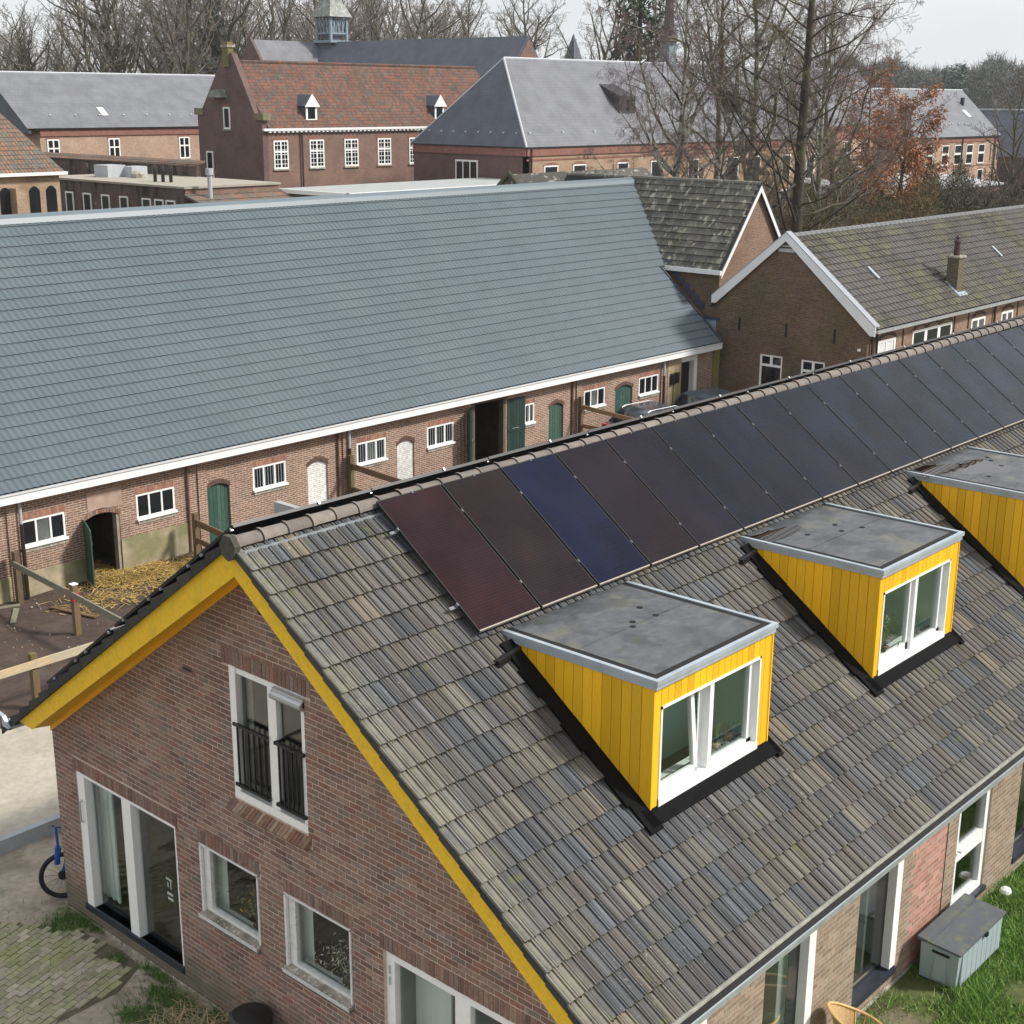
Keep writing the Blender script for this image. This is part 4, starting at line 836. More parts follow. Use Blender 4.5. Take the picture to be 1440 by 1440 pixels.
for i, (a, b_, c_, d_, kd) in enumerate(doors):
    fn = arch(a, b_, d_, .14)
    if kd not in ('big', 'dark'):   # brick infill over the arch and soldier ring
        m = MB(); n = 8
        for j in range(n):
            ua, ub = a+(b_-a)*j/n, a+(b_-a)*(j+1)/n; m.prism([(ua, fn(ua)), (ub, fn(ub)), (ub, d_+.001), (ua, d_+.001)], FB, -.3, -.001)
        build(m, 'arch_infill', M_bwall, barn)
        m = MB(); n = 14
        for j in range(n):
            ua, ub = a-.04+(b_-a+.08)*j/n+.006, a-.04+(b_-a+.08)*(j+1)/n-.006; m.prism([(ua, fn(max(a, min(b_, ua)))), (ub, fn(max(a, min(b_, ub)))), (ub, fn(max(a, min(b_, ub)))+.13), (ua, fn(max(a, min(b_, ua)))+.13)], FB, 0, .012)
        build(m, 'arch_brick', mat('arch_brick_%d' % i, (.13, .075, .06), .9, 9, .3) if kd != 'open' else M_roll, barn, kind='stuff')
    if kd == 'green':
        D_ = build((lambda q: (q.rect(FB, a, a+.03, c_, d_-.14, -.10, -.04), q)[1])(MB()), 'door', M_gdoor, barn); boards(D_, FB, a+.01, b_-.01, .02, d_, 6, M_gdoor, -.10, -.06, top=fn)
    if kd == 'white':
        m = MB(); n = 8
        for j in range(n):
            ua, ub = a+(b_-a)*j/n, a+(b_-a)*(j+1)/n; m.prism([(ua, 0), (ub, 0), (ub, fn(ub)), (ua, fn(ua))], FB, -.12, -.05)
        build(m, 'bricked_up_doorway', M_wbrick, barn)
    if kd == 'open':
        # open green leaf swung outwards at the left jamb
        Fo = FR((a-.02, BY, 0), Vector((-.30, -.95, 0)), Z, Vector((-.95, .30, 0)))
        D_ = build((lambda q: (q.rect(Fo, .02, .70, .35, .45, -.05, -.03), q.rect(Fo, .02, .70, 1.15, 1.25, -.05, -.03), q)[2])(MB()), 'door', M_gdoor, barn)
        boards(D_, Fo, .0, .72, .05, 1.62, 6, M_gdoor, -.03, 0, top=lambda u: 1.66-.25*u*u)
        m = MB(); m.rect(FB, b_-.09, b_, 0, d_-.1, -.2, -.02); build(m, 'door_jamb', mat('grey_jamb', (.30, .27, .23), .9, 5, .3), barn)
        m = MB(); m.rect(FB, a+.15, b_+.1, d_+.10, d_+.62, 0, .012); build(m, 'render_patch', mat('patch_mortar', (.40, .29, .24), .95, 4, .2, bump=(30, .4)), barn)
    if kd == 'big':
        m = MB(); m.rect(FB, a-.0, a+.07, 0, d_, -.2, .01); m.rect(FB, b_-.12, b_-.0, 0, d_, -.2, .01); m.rect(FB, a-.1, b_+.1, d_, d_+.14, 0, .02); build(m, 'door_frame', mat('wood_frame_brown', (.12, .085, .06), .9, 5, .3), barn)
        for F_, w_ in ((FR((a-.02, BY, 0), Vector((-.80, -.60, 0)), Z, Vector((.60, -.80, 0))), .8), (FR((b_+.08, BY-.02, 0), Vector((.97, -.1, 0)), Z, Vector((.1, -.97, 0))), .82)):
            D_ = build((lambda q: (q.rect(F_, .03, w_-.03, 1.2, 1.28, 0, .02), q)[1])(MB()), 'door', M_ddoor, barn)
            boards(D_, F_, 0, w_, .05, 2.34, 6, M_ddoor, -.04, 0)
            m = MB(); m.rect(F_, .2, .5, 1.30, 1.32, .02, .04); build(m, 'latch', M_alu, D_)
    if kd == 'dark':
        m = MB(); m.rect(FB, a, b_-.16, 0, d_-.18, -.25, -.20); build(m, 'door', M_black, barn)
        m = MB(); m.rect(FB, b_-.16, b_+.06, 0, d_, -.2, .03); m.rect(FB, a, b_-.16, d_-.18, d_, -.18, .02); build(m, 'door_frame', M_white, barn)
m = MB(); m.rect(FB, 34.28, 35.15, -.1, 2.70, .003, .02); build(m, 'render_panel', M_rend, barn); m = MB(); m.rect(FB, 37.3, 37.75, -.1, 2.70, .003, .05); build(m, 'end_pier', brickmat('mossy_pier', (.26, .16, .10), (.19, .12, .08), (.30, .26, .18), .22, .0625, .01, stains=[((.24, .23, .04), 1.2, .42, .56, .8, (2, 2, .6))]), barn)
m = MB(); m.rect(FB, 34.42, 34.62, 1.52, 1.92, .02, .14); m.rect(FB, 34.68, 34.88, 1.54, 1.94, .02, .14); m.rect(FB, 34.62, 34.65, .2, 1.52, .02, .04); build(m, 'meter_box', M_black, barn)
for xx in (11.95, 17.40, 28.46): m = MB(); m.tube((xx, BY-.05, .0), (xx, BY-.05, 2.6), .035, .035, 8); build(m, 'drainpipe', mat('rusty_pipe_%d' % int(xx), (.14, .075, .05), .8, 6, .3), barn)
for xx in (6.62, 12.30, 17.0+.85-.25, 28.7): m = MB(); m.rect(FB, xx, xx+.28, .0, 2.7, 0, .05); build(m, 'brick_pilaster', M_bwall, barn)
for xx in (7.02-.02, 18.05-.2, 33.95):
    m = MB(); m.tube((xx-.05, BY-.11, .0), (xx-.05, BY-.11, 1.95), .05, .05, 8); pp = build(m, 'downpipe', M_bpipe, barn)
    m = MB(); m.tube((xx-.05, BY-.11, 1.95), (xx-.05, BY-.11, 2.7), .045, .045, 8); build(m, 'pipe_collar', M_ventg, pp)
# fascia, gutter board
m = MB(); m.box((BX0-.1, 19.83, 2.58), (37.42, 19.86, 2.80)); m.box((BX0-.1, 19.86, 2.60), (37.42, BY, 2.64)); build(m, 'fascia_board', M_wfasc, barn)
m = MB(); m.box((BX0-.1, 19.80, 2.795), (37.42, 19.99, 2.83)); build(m, 'gutter_cover', mat('gutter_cover_grey', (.62, .64, .66), .5, 5, .05), barn)
# roof as wavy pressed courses
e0 = np.array((0, 19.88, 2.86)); rdg = np.array((0, 26.80, 8.80)); dv = rdg-e0; LR = np.linalg.norm(dv); dv /= LR; nv = np.array((0, -dv[2], dv[1])); NC = 24; st = LR/NC
for k_ in range(NC):
    xs = np.arange(BX0-.1, 37.40 if k_ < 11 else 40.4, .19/6); wave = .5+.5*np.sin(2*np.pi*xs/.19); wave = wave**1.3*.033
    a = e0+dv*(st*k_-.012); b_ = e0+dv*(st*(k_+1)+.01)
    def rowp(p, h): return np.stack([xs, p[1]+nv[1]*(wave+h), p[2]+nv[2]*(wave+h)], -1)
    lip = rowp(a, .014)
    V = np.concatenate([lip, rowp(a, .030), rowp(a, .030), rowp(b_, .0)]); n = len(xs); i = np.arange(n-1)
    Fq = np.concatenate([np.stack([i, i+1, i+1+n, i+n], -1), np.stack([i+2*n, i+1+2*n, i+1+3*n, i+3*n], -1)])
    nparr('roof_course', V, Fq, M_blue, barn, smooth=True)
m = MB(); m.prism([(26.52, 8.63), (26.60, 8.78), (26.80, 8.88), (27.0, 8.78), (27.08, 8.63), (26.80, 8.80)], FR((BX0-.1, 0, 0), Y, Z, X), 0, 43.4); build(m, 'ridge_cap', M_bluer, barn)
m = MB(); m.prism([(26.85, 8.8), (33.75, 2.86), (33.75, 2.76), (26.8, 8.7)], FR((BX0-.1, 0, 0), Y, Z, X), 0, 43.4); build(m, 'back_roof', M_blue, barn)
m = MB(); m.prism([(19.86, 2.80), (23.0, 5.50), (23.0, 5.62), (19.80, 2.90)], FR((37.38, 0, 0), Y, Z, X), 0, .06); build(m, 'verge_trim', mat('verge_dark_blue', (.06, .075, .09), .5, 5, .1), barn)
for k_ in range(8):
    y0 = 21.1+k_*.25; z0 = 2.95+(y0-19.88)*.86; m = MB(); m.box((37.86, y0, z0), (37.895, y0+.25, z0+.30)); build(m, 'step_flashing', mat('flash_blue_%d' % k_, (.05, .06, .10), .6, 5, .2), barn)
m = MB(); m.prism([(20.28, 2.9), (20.28, 3.68), (21.22, 3.62), (20.9, 3.7)], FR((37.84, 0, 0), Y, Z, -X), 0, .03); m2 = MB(); m2.prism([(20.1, 2.80), (20.25, 3.64), (21.2, 3.64)], FR((37.84, 0, 0), Y, Z, -X), 0, .03); build(m2, 'blue_board', mat('pale_blue_board', (.24, .38, .52), .5, 2, .15), barn)
m = MB(); m.rect(FR((37.82, 0, 0), Y, Z, -X), 20.25, 21.3, 3.62, 3.74, 0, .05); build(m, 'board_cap', mat('board_cap_blue', (.05, .07, .11), .5, 2, .15), barn)
# ================================================================ CROSS WING with lichen roof
cw = thing('gabled_wing', 'tall brick wing with lichen-spotted dark tiled roof and white verge, beside the barn end', 'building', (40.4, 24, 0))
m = MB(); m.box((37.9, 20.45, 0), (42.9, 30.5, 5.5)); build(m, 'wall', mat('x', (1, 1, 1)) if False else M_dbrick, cw)
m = MB(); m.prism([(37.9, 5.5), (42.9, 5.5), (40.4, 8.8)], FR((0, 20.45, 0), X, Z, -Y), -.2, .002); build(m, 'gable', M_dbrick2, cw)
m = MB(); m.rect(FR((0, 20.45, 0), X, Z, -Y), 37.93, 42.9, 3.0, 5.5, 0, .004); build(m, 'gable_lower_wall', M_dbrick2, cw)
cs = Vector((40.4-37.78, 0, 8.86-5.55)); csl = cs.length; csd = cs.normalized(); csn = Vector((-csd.z, 0, csd.x))
FC = FR((37.78, 20.3, 5.55), -Y, csd, csn)       # u=-y
m = MB(); m.rect(FC, -10.2, .0, 0, csl, -.05, 0); rf = build(m, 'roof', M_under, cw)
m = MB(); m.prism([(40.4, 8.86), (43.02, 5.55), (43.02, 5.45), (40.4, 8.75)], FR((0, 20.3, 0), X, Z, -Y), -10.2, 0); build(m, 'back_roof', M_ltile, cw)
tb = MB(); tb.box((-.155, 0, 0), (.155, .33, .012)); 
b = MB(); U_, V_, N_ = FC[1], FC[2], FC[3]
for p in [(-.158, 0, .0), (.158, 0, .0), (.158, .34, -.02), (-.158, .34, -.02), (-.158, 0, .055), (.158, 0, .055), (.158, .34, .012), (-.158, .34, .012)]: b.v.append(tuple(U_*p[0]+V_*p[1]+N_*p[2]))
b.f = list(BOXF); lt = mesh_from('roof_tile', b.v, b.f, M_ltile); rnd = random.Random(9); nr = 13; stp = csl/nr
for r_ in range(nr):
    for c_ in range(22):
        u = -.16-.325*c_-(r_ % 2)*.0+rnd.uniform(-.004, .004)
        inst(lt, 'roof_tile', rf, FC[0]+U_*u+V_*(stp*r_+rnd.uniform(-.006, .006))+N_*rnd.uniform(.0, .006))
m = MB(); m.tube((40.4, 30.4, 8.86), (40.4, 20.32, 8.86), .10, .10, 8); build(m, 'ridge_tiles', M_ltile, cw)
FW = FR((0, 20.30, 0), X, Z, -Y)
def vboard(FW, ax, az, lx, lz, th, mt, par, w0=0, w1=.03, nm='verge_board'):
    m = MB(); d = Vector((lx-ax, lz-az)); m.prism([(ax, az), (lx, lz), (lx, lz-th), (ax, az-th)], FW, w0, w1); return build(m, nm, mt, par)
vboard(FW, 40.4, 8.80, 37.80, 5.52, .24, M_wfasc, cw); vboard(FW, 40.4, 8.80, 43.0, 5.52, .24, M_wfasc, cw)
vboard(FW, 40.4, 8.93, 37.74, 5.60, .12, M_verge, cw, -.10, .015, 'verge_tile'); vboard(FW, 40.4, 8.93, 43.06, 5.60, .12, M_verge, cw, -.1, .015, 'verge_tile')
m = MB(); m.box((37.70, 20.28, 5.42), (37.80, 23.8, 5.60)); build(m, 'gutter_board', M_wfasc, cw)
sr = thing('small_tiled_outhouse', 'low outhouse whose mossy tiled roof just peeks over the barn ridge', 'building', (52, 40, 0))
m = MB(); m.box((47.2, 38.6, 0), (58.8, 41.4, 6.6)); build(m, 'wall', M_dbrick, sr); m = MB(); m.prism([(38, 6.5), (40, 8.25), (42, 6.5)], FR((47.0, 0, 0), Y, Z, X), 0, 12); build(m, 'roof', M_ltile, sr); m = MB(); m.prism([(37.9, 6.5), (40, 8.42), (42.1, 6.5), (41.8, 6.5), (40, 8.15), (38.2, 6.5)], FR((46.9, 0, 0), Y, Z, X), 0, .2); build(m, 'verge_tiles', M_mtile, sr)
# ================================================================ HOUSE B (right middle)
hb = thing('brick_outbuilding', 'dark brick outbuilding with mossy tiled roof, white verge boards and a small chimney', 'building', (50, 17, 0))
FBg = FR((37.8, 0, 0), Y, Z, -X); yb0, yb1 = 13.70, 20.44; hw = [(17.28, 18.30, 1.1, 2.52), (15.41, 16.44, 1.1, 2.52)]
m = MB(); slab(m, FBg, yb0, 20.44, 0, 7.0, hw, -.25, 0, [(.84, -1, 3.96-.84*13.62-.0), (-.84, -1, 7.02+.84*17.36)]); build(m, 'gable_wall', M_dbrick, hb)
FBf = FR((0, yb0, 0), X, Z, -Y); bw2 = [(38.62, 40.05, 1.9, 3.44), (41.44, 44.88, 2.05, 3.50), (46.72, 48.06, 2.2, 3.40), (49.70, 50.9, 2.2, 3.38), (53.6, 54.9, 2.2, 3.38), (57, 58.3, 2.2, 3.38)]
m = MB(); slab(m, FBf, 38.05, 65.7, 0, 3.95, bw2, -.25, 0); build(m, 'front_wall', M_dbrick2, hb)
m = MB(); m.box((65.7, yb0, 0), (66, 21, 3.9)); m.box((38.05, 20.2, 0), (65.7, 20.43, 3.9)); build(m, 'back_wall', M_dbrick, hb)
for a, b_, c_, d_ in hw: window(hb, FBg, a, b_, c_, d_, fw=.07, mull=(((a+b_)/2, .07),) if False else (), trans=((d_-.42, .09),), rec=.02, dep=.08, gm=M_glassd); m = MB(); m.rect(FBg, (a+b_)/2-.05, (a+b_)/2+.05, d_-.40, d_-.05, -.10, -.015); build(m, 'glazing_bar', M_white, hb)
for i, (a, b_, c_, d_) in enumerate(bw2):
    n = 3 if i == 1 else 1; mu = [(a+(b_-a)*(j+1)/3, .22) for j in range(2)] if i == 1 else [((a+b_)/2, .14 if i else .08)]
    window(hb, FBf, a, b_, c_, d_, fw=.10, mull=mu, rec=.0, dep=.08, gm=M_glassd if i == 1 else (M_glassc if i else mat('blind_white', (.62, .64, .66), .4, 2, .05)), dw=.04)
    if i != 1 or True:
        for j in range(n):
            ua = a+(b_-a)*j/n; ub = a+(b_-a)*(j+1)/n; m = MB(); f_ = arch(ua, ub, d_+.17, .16)
            for q in range(10):
                p0, p1 = ua+(ub-ua)*q/10+.004, ua+(ub-ua)*(q+1)/10-.004; m.prism([(p0, d_ if False else f_(p0)-.02), (p1, f_(p1)-.02), (p1, f_(p1)+.12), (p0, f_(p0)+.12)], FBf, 0, .015)
            build(m, 'arch_brick', mat('b_arch_%d_%d' % (i, j), (.07, .045, .035), .9, 9, .3), hb, kind='stuff')
for (yy, z0, z1) in ((19.32, 3.32, 3.85), (17.19, 3.31, 3.83), (15.08, 3.28, 3.84)): m = MB(); m.rect(FBg, yy-.03, yy+.03, z0, z1, 0, .03); build(m, 'wall_anchor', M_black, hb)
for xx in (40.6, 45.05, 46.37, 51.3, 55.6): m = MB(); m.rect(FBf, xx-.03, xx+.03, 3.05, 3.72, 0, .03); build(m, 'wall_anchor', M_black, hb)
m = MB(); m.rect(FBg, 17.0, 17.7, 6.55, 6.68, 0, .05); m.rect(FBg, 17.1, 17.6, 6.75, 6.80, 0, .05); build(m, 'gable_vent', M_ventg, hb)
for xx in (38.05, 38.4, 48.8): m = MB(); m.tube((xx, yb0-.08, .0), (xx, yb0-.08, 3.85), .05, .05, 8); build(m, 'downpipe', M_bpipe, hb)
slB = math.atan2(7.13-3.98, 17.35-13.4); cB, sB = math.cos(slB), math.sin(slB)
FBr = FR((0, 13.4, 3.98), X, Vector((0, cB, sB)), Vector((0, -sB, cB))); LB = (17.35-13.4)/cB
m = MB(); m.rect(FBr, 37.72, 66.3, 0, LB, -.06, -.01); rb = build(m, 'roof', M_under, hb)
m = MB(); m.prism([(17.35, 7.13), (20.75, 4.25), (20.75, 4.15), (17.35, 7.0)], FR((37.72, 0, 0), Y, Z, X), 0, 28.5); build(m, 'back_roof', M_mtile, hb)
b = MB(); U_, V_, N_ = FBr[1], FBr[2], FBr[3]; vs = []
pf = [(-.148, .0), (-.06, .0), (-.03, .03), (.0, .034), (.03, .03), (.06, 0.0), (.10, .0), (.148, .0)]
for v_, h_ in ((0, .045), (.36, -.004), (0.002, .026)):
    for (u, h) in pf: vs.append(tuple(U_*u+V_*v_+N_*(h+h_)))
kk = len(pf); b.v = vs; b.f = [(i, i+1, i+1+kk, i+kk) for i in range(kk-1)]+[(i+1, i, 2*kk+i, 2*kk+i+1) for i in range(kk-1)]
bt = mesh_from('roof_tile', b.v, b.f, M_mtile); bv = np.array(b.v); bf = np.array(b.f); nrB = 15; stB = LB/nrB; cnd = []
for r_ in range(nrB):
    for c_ in range(94):
        p = FBr[0]+U_*(37.88+.3*c_+rnd.uniform(-.004, .004))+V_*(stB*r_)+N_*rnd.uniform(0, .006); cnd.append(((p-CAM).length, p))
cnd.sort(key=lambda t: t[0])
for d, p in cnd[:300]: inst(bt, 'roof_tile', rb, p)
V = np.concatenate([bv+np.array(p) for d, p in cnd[300:]]); Fq = np.concatenate([bf+i*len(bv) for i in range(len(cnd)-300)]); nparr('roof_tiling', V, Fq, M_mtile, rb, 'stuff')
m = MB()
for i in range(72):
    x_ = 37.75+i*.4; m.tube((x_, 17.35, 7.13), (x_+.41, 17.35, 7.13), .13, .115, 8, False)
build(m, 'ridge_tiles', mat('ridge_grey', (.17, .175, .18), .85, 5, .2), hb, kind='stuff')
FWb = FR((37.70, 0, 0), Y, Z, -X)
m = MB(); m.prism([(17.36, 7.30), (13.35, 3.98+.12), (13.35, 3.98-.22), (13.55, 3.76), (17.36, 6.97)], FWb, 0, .04); build(m, 'verge_board', M_wfasc, hb)
m = MB(); m.prism([(17.36, 7.30), (17.36, 6.97), (20.42, 4.33), (20.62, 4.33), (20.62, 4.62)], FWb, 0, .04); build(m, 'verge_board', M_wfasc, hb)
m = MB(); m.prism([(17.36, 7.34), (13.35, 4.14), (13.35, 4.10), (17.36, 7.30)], FR((37.70, 0, 0), Y, Z, -X), -.30, .05); m.prism([(17.36, 7.34), (17.36, 7.30), (20.62, 4.62), (20.62, 4.66)], FR((37.70, 0, 0), Y, Z, -X), -.30, .05); build(m, 'verge_cap', mat('verge_cap_zinc', (.30, .32, .36), .5, 5, .1), hb)
m = MB(); m.box((37.75, 13.26, 3.86), (66.2, 13.40, 3.96)); build(m, 'gutter', M_gutter, hb)
m = MB(); m.box((45.85, 14.1, 4.2), (46.35, 14.6, 5.95)); ch = build(m, 'chimney', brickmat('chimney_brick', (.15, .13, .08), (.10, .085, .06), (.2, .18, .13), .22, .0625, .01), hb)
m = MB(); m.box((45.79, 14.04, 5.95), (46.41, 14.66, 6.03)); build(m, 'chimney_cap', M_sill, ch)
m = MB(); m.lathe((46.1, 14.35, 6.03), [(.13, 0), (.11, .5), (.15, .52), (.14, .6), (.05, .66), (.08, .75), (.02, .85)], 10); build(m, 'chimney_pot', mat('pot_dark_red', (.05, .025, .022), .5, 5, .2), ch)
Fx = FR((0, 13.4, 4.02), X, FBr[2], FBr[3])
m = MB(); m.rect(Fx, 45.70, 45.85, .70, 1.50, 0, .04); m.rect(Fx, 45.70, 46.50, .62, .84, 0, .035); build(m, 'chimney_flashing', mat('flashing_pale_blue', (.28, .34, .40), .5, 4, .2), ch)
for xx in (41.0, 52.4): m = MB(); m.rect(Fx, xx, xx+.13, 2.25, 2.90, .02, .07); build(m, 'rooflight', mat('rooflight_%d' % int(xx), (.42, .47, .49), .3, 4, .1), hb)
m = MB(); m.lathe((37.76, 14.0, 3.12), [(.0, 0), (.07, .02), (.07, .10), (0, .12)], 8); build(m, 'wall_lamp', M_white, hb)
# ================================================================ FAR BUILDINGS
def farwin(par, F, a, b_, c_, d_, arched=True, cross=True, gm=None, fm=None, grid=False, surround=None):
    m = MB(); fw = .11
    m.rect(F, a, b_, c_, c_+fw, .0, .06); m.rect(F, a, b_, d_-fw, d_, .0, .06); m.rect(F, a, a+fw, c_+fw, d_-fw, .0, .06); m.rect(F, b_-fw, b_, c_+fw, d_-fw, .0, .06)
    if cross: m.rect(F, (a+b_)/2-.06, (a+b_)/2+.06, c_+fw, d_-fw, .0, .055); m.rect(F, a+fw, b_-fw, (c_+d_)/2+.1*(d_-c_)-.06, (c_+d_)/2+.1*(d_-c_)+.06, .0, .056)
    if grid:
        for i in range(1, 4):
            if i != 2: u = a+(b_-a)*i/4; m.rect(F, u-.02, u+.02, c_+fw, d_-fw, 0, .05)
        for i in range(1, 6): v = c_+(d_-c_)*i/6; m.rect(F, a+fw, b_-fw, v-.02, v+.02, 0, .051)
    w = build(m, 'window', fm or M_white, par)
    m = MB(); m.rect(F, a+.02, b_-.02, c_+.02, d_-.02, .005, .03); build(m, 'pane', gm or M_glassd, w)
    if arched:
        m = MB(); f_ = arch(a-.1, b_+.1, d_+.28, .22)
        for q in range(6):
            p0, p1 = a-.1+(b_-a+.2)*q/6, a-.1+(b_-a+.2)*(q+1)/6; m.prism([(p0, d_), (p1, d_), (p1, f_(p1)), (p0, f_(p0))], F, 0, .05)
        build(m, 'window_arch', M_band, w)
    m = MB(); m.rect(F, a-.08, b_+.08, c_-.12, c_, 0, .12); build(m, 'sill', M_sill, w)
# --- red brick house with tiled roof and stepped gable
rh = thing('gabled_brick_house', 'two-storey red brick house with orange-red tiled roof and white grid windows, left of centre', 'building', (70, 79, 0))
FRg = FR((58.55, 0, 0), Y, Z, -X); FRn = FR((0, 75.1, 0), X, Z, -Y)
m = MB(); m.prism([(75.1, 0), (83.0, 0), (83.0, 11.0), (82.5, 11.0), (79.3, 15.2), (78.4, 15.2), (75.8, 10.6), (75.1, 10.6)], FRg, -.5, 0); build(m, 'gable_wall', M_redgab, rh)
m = MB(); m.box((59.05, 75.1, 0), (84, 75.5, 9.8)); m.box((59.05, 82.6, 0), (84, 83, 9.8)); build(m, 'long_wall', M_redbrick, rh)
sg = (14.6-9.9)/(78.9-74.9)
m = MB(); m.prism([(74.9, 9.85), (78.9, 14.6), (83.1, 9.85), (83.1, 9.7), (78.9, 14.4), (74.9, 9.7)], FR((59.0, 0, 0), Y, Z, X), 0, 26.5); build(m, 'roof', M_rtile, rh)
m = MB(); m.tube((59, 78.9, 14.62), (85.5, 78.9, 14.62), .13, .13, 6); build(m, 'ridge_tiles', M_rtile, rh)
m = MB(); m.box((58.5, 74.80, 9.62), (84.5, 75.05, 9.80)); build(m, 'gutter_board', M_wfasc, rh)
m = MB()
for i in range(60): m.box((59+i*.43, 74.85, 9.50), (59.2+i*.43, 75.1, 9.62))
build(m, 'cornice', M_white, rh, kind='stuff')
m = MB(); m.box((58.40, 78.65, 14.2), (58.95, 79.35, 16.0)); c_ = build(m, 'chimney', brickmat('moss_chimney', (.22, .20, .07), (.16, .14, .06), (.2, .18, .1), .25, .08, .01), rh)
m = MB(); m.box((58.32, 78.57, 15.6), (59.03, 79.43, 15.78)); build(m, 'chimney_cap', M_sill, c_)
for yy, zz in ((82.55, 11.2), (75.15, 10.9)): m = MB(); m.box((58.45, yy-.35, zz-.5), (59.1, yy+.75, zz)); build(m, 'gable_kneeler', mat('kneeler_moss_%d' % int(yy), (.20, .18, .10), .9, 5, .3), rh)
farwin(rh, FRg, 78.9, 79.7, 9.7, 11.3, True, False, gm=M_glassd)
farwin(rh, FRg, 81.25, 82.1, 6.0, 8.0, False, False, gm=M_glassd)
m = MB(); m.prism([(79.2, 12.0), (80.8, 12.0), (80.6, 12.5), (79.4, 12.6)], FRg, 0, .6); build(m, 'gable_hood', M_spire, rh)
for (a, b_) in ((59.5, 60.9), (63.0, 64.45), (66.55, 68.0), (70.1, 71.55), (73.6, 75.0), (77.2, 78.6)): farwin(rh, FRn, a, b_, 6.85, 8.92, True, True, grid=True, gm=M_glassd)
m = MB(); m.tube((62.2, 74.95, 0), (62.2, 74.95, 9.6), .07, .07, 6); build(m, 'downpipe', M_bpipe, rh)
for xx in (63.0, 76.9):
    m = MB(); m.box((xx, 75.4, 10.3), (xx+1.1, 77.2, 11.5)); d_ = build(m, 'dormer', M_slated, rh)
    m = MB(); m.prism([(xx-.15, 11.4), (xx+1.25, 11.4), (xx+.55, 12.25)], FR((0, 75.25, 0), X, Z, -Y), -2.2, 0); build(m, 'dormer_roof', M_slated, d_)
    m = MB(); m.rect(FR((0, 75.38, 0), X, Z, -Y), xx, xx+.18, 10.3, 11.4, 0, .03); m.rect(FR((0, 75.38, 0), X, Z, -Y), xx+.92, xx+1.1, 10.3, 11.4, 0, .03); m.prism([(xx-.2, 11.35), (xx+1.3, 11.35), (xx+.55, 12.3), (xx+.55, 12.1), (xx+.9, 11.5), (xx+.2, 11.5), (xx+.55, 12.1), (xx+.55, 12.3)], FR((0, 75.25, 0), X, Z, -Y), 0, .05); m.prism([(xx-.2, 11.35), (xx+1.3, 11.35), (xx+.55, 12.3)], FR((0, 75.22, 0), X, Z, -Y), 0, .03); m.rect(FR((0, 75.38, 0), X, Z, -Y), xx+.18, xx+.92, 10.3, 10.45, 0, .03); build(m, 'dormer_front', M_white, d_)
    m = MB(); m.rect(FR((0, 75.38, 0), X, Z, -Y), xx+.2, xx+.9, 10.45, 11.3, 0, .02); build(m, 'pane', M_glassd, d_)
rh.location = (81.99, 92.56, -1.83); rh.scale = (1.15, 1.15, 1.15)
# --- big slate hipped building
big = thing('slate_roofed_wing', 'long buff brick building with a big hipped slate roof behind the bare birches', 'building', (110, 77, 0))
FW2 = FR((82.4, 0, 0), Y, Z, -X); FN2 = FR((0, 70, 0), X, Z, -Y)
m = MB(); m.box((82.4, 70, 0), (150, 70.4, 8.0)); build(m, 'long_wall', M_ybrick, big)
m = MB(); m.box((82.4, 70.0, 0), (82.8, 83.6, 8.0)); m.box((82.8, 83.2, 0), (150, 83.6, 8)); build(m, 'end_wall', M_redgab, big)
m = MB(); m.rect(FN2, 82.42, 150, 7.35, 8.0, .002, .12); m.rect(FN2, 82.42, 150, 6.95, 7.1, .002, .05); m.rect(FW2, 70, 83.6, 7.35, 8.0, .002, .12); build(m, 'brick_cornice', M_band, big)
m = MB(); m.box((82.2, 69.8, 7.98), (150, 70.1, 8.10)); m.box((82.2, 70.1, 7.98), (82.5, 83.8, 8.10)); build(m, 'gutter', M_black, big)
rz = 15.45; A = [(82.2, 69.8, 8.1), (150, 69.8, 8.1), (150, 83.8, 8.1), (82.2, 83.8, 8.1), (87.0, 76.8, rz), (150, 76.8, rz)]
m = MB(); m.quad(A[0], A[1], A[5], A[4]); m.quad(A[2], A[3], A[4], A[5]); build(m, 'roof', M_slate, big)
m = MB(); m.quad(A[3], A[0], A[4]); build(m, 'hip_roof', M_slated, big)
m = MB(); m.tube(A[4], A[5], .12, .12, 6); m.tube(A[0], A[4], .10, .10, 6); m.tube(A[3], A[4], .07, .07, 6); build(m, 'ridge_strip', mat('zinc_ridge', (.5, .52, .56), .4, 4, .1), big)
for (a, b_, c_, d_) in ((84.7, 86.55, 3.8, 6.5), (88.6, 90.4, 3.8, 6.5), (94.9, 96.6, 3.8, 6.5), (100, 101.8, 3.8, 6.5), (106, 107.8, 3.8, 6.5), (112.6, 114.8, 3.8, 6.5), (117.1, 118.9, 3.8, 6.5), (123.1, 124.8, 3.8, 6.5), (128, 129.7, 3.8, 6.5)):
    farwin(big, FN2, a, b_, c_, d_, True, False); farwin(big, FN2, a, b_, .6, 2.9, True, False)
m = MB(); m.rect(FW2, 75.6, 78.3, 4.3, 6.85, 0, .05); w = build(m, 'window', M_white, big)
for j in range(3): m = MB(); m.rect(FW2, 75.75+.85*j, 76.45+.85*j, 4.4, 6.7, .05, .07); build(m, 'pane', M_glassd, w)
m = MB(); m.tube((82.9, 69.85, 0), (82.9, 69.85, 8), .1, .1, 6); build(m, 'downpipe', M_bpipe, big)
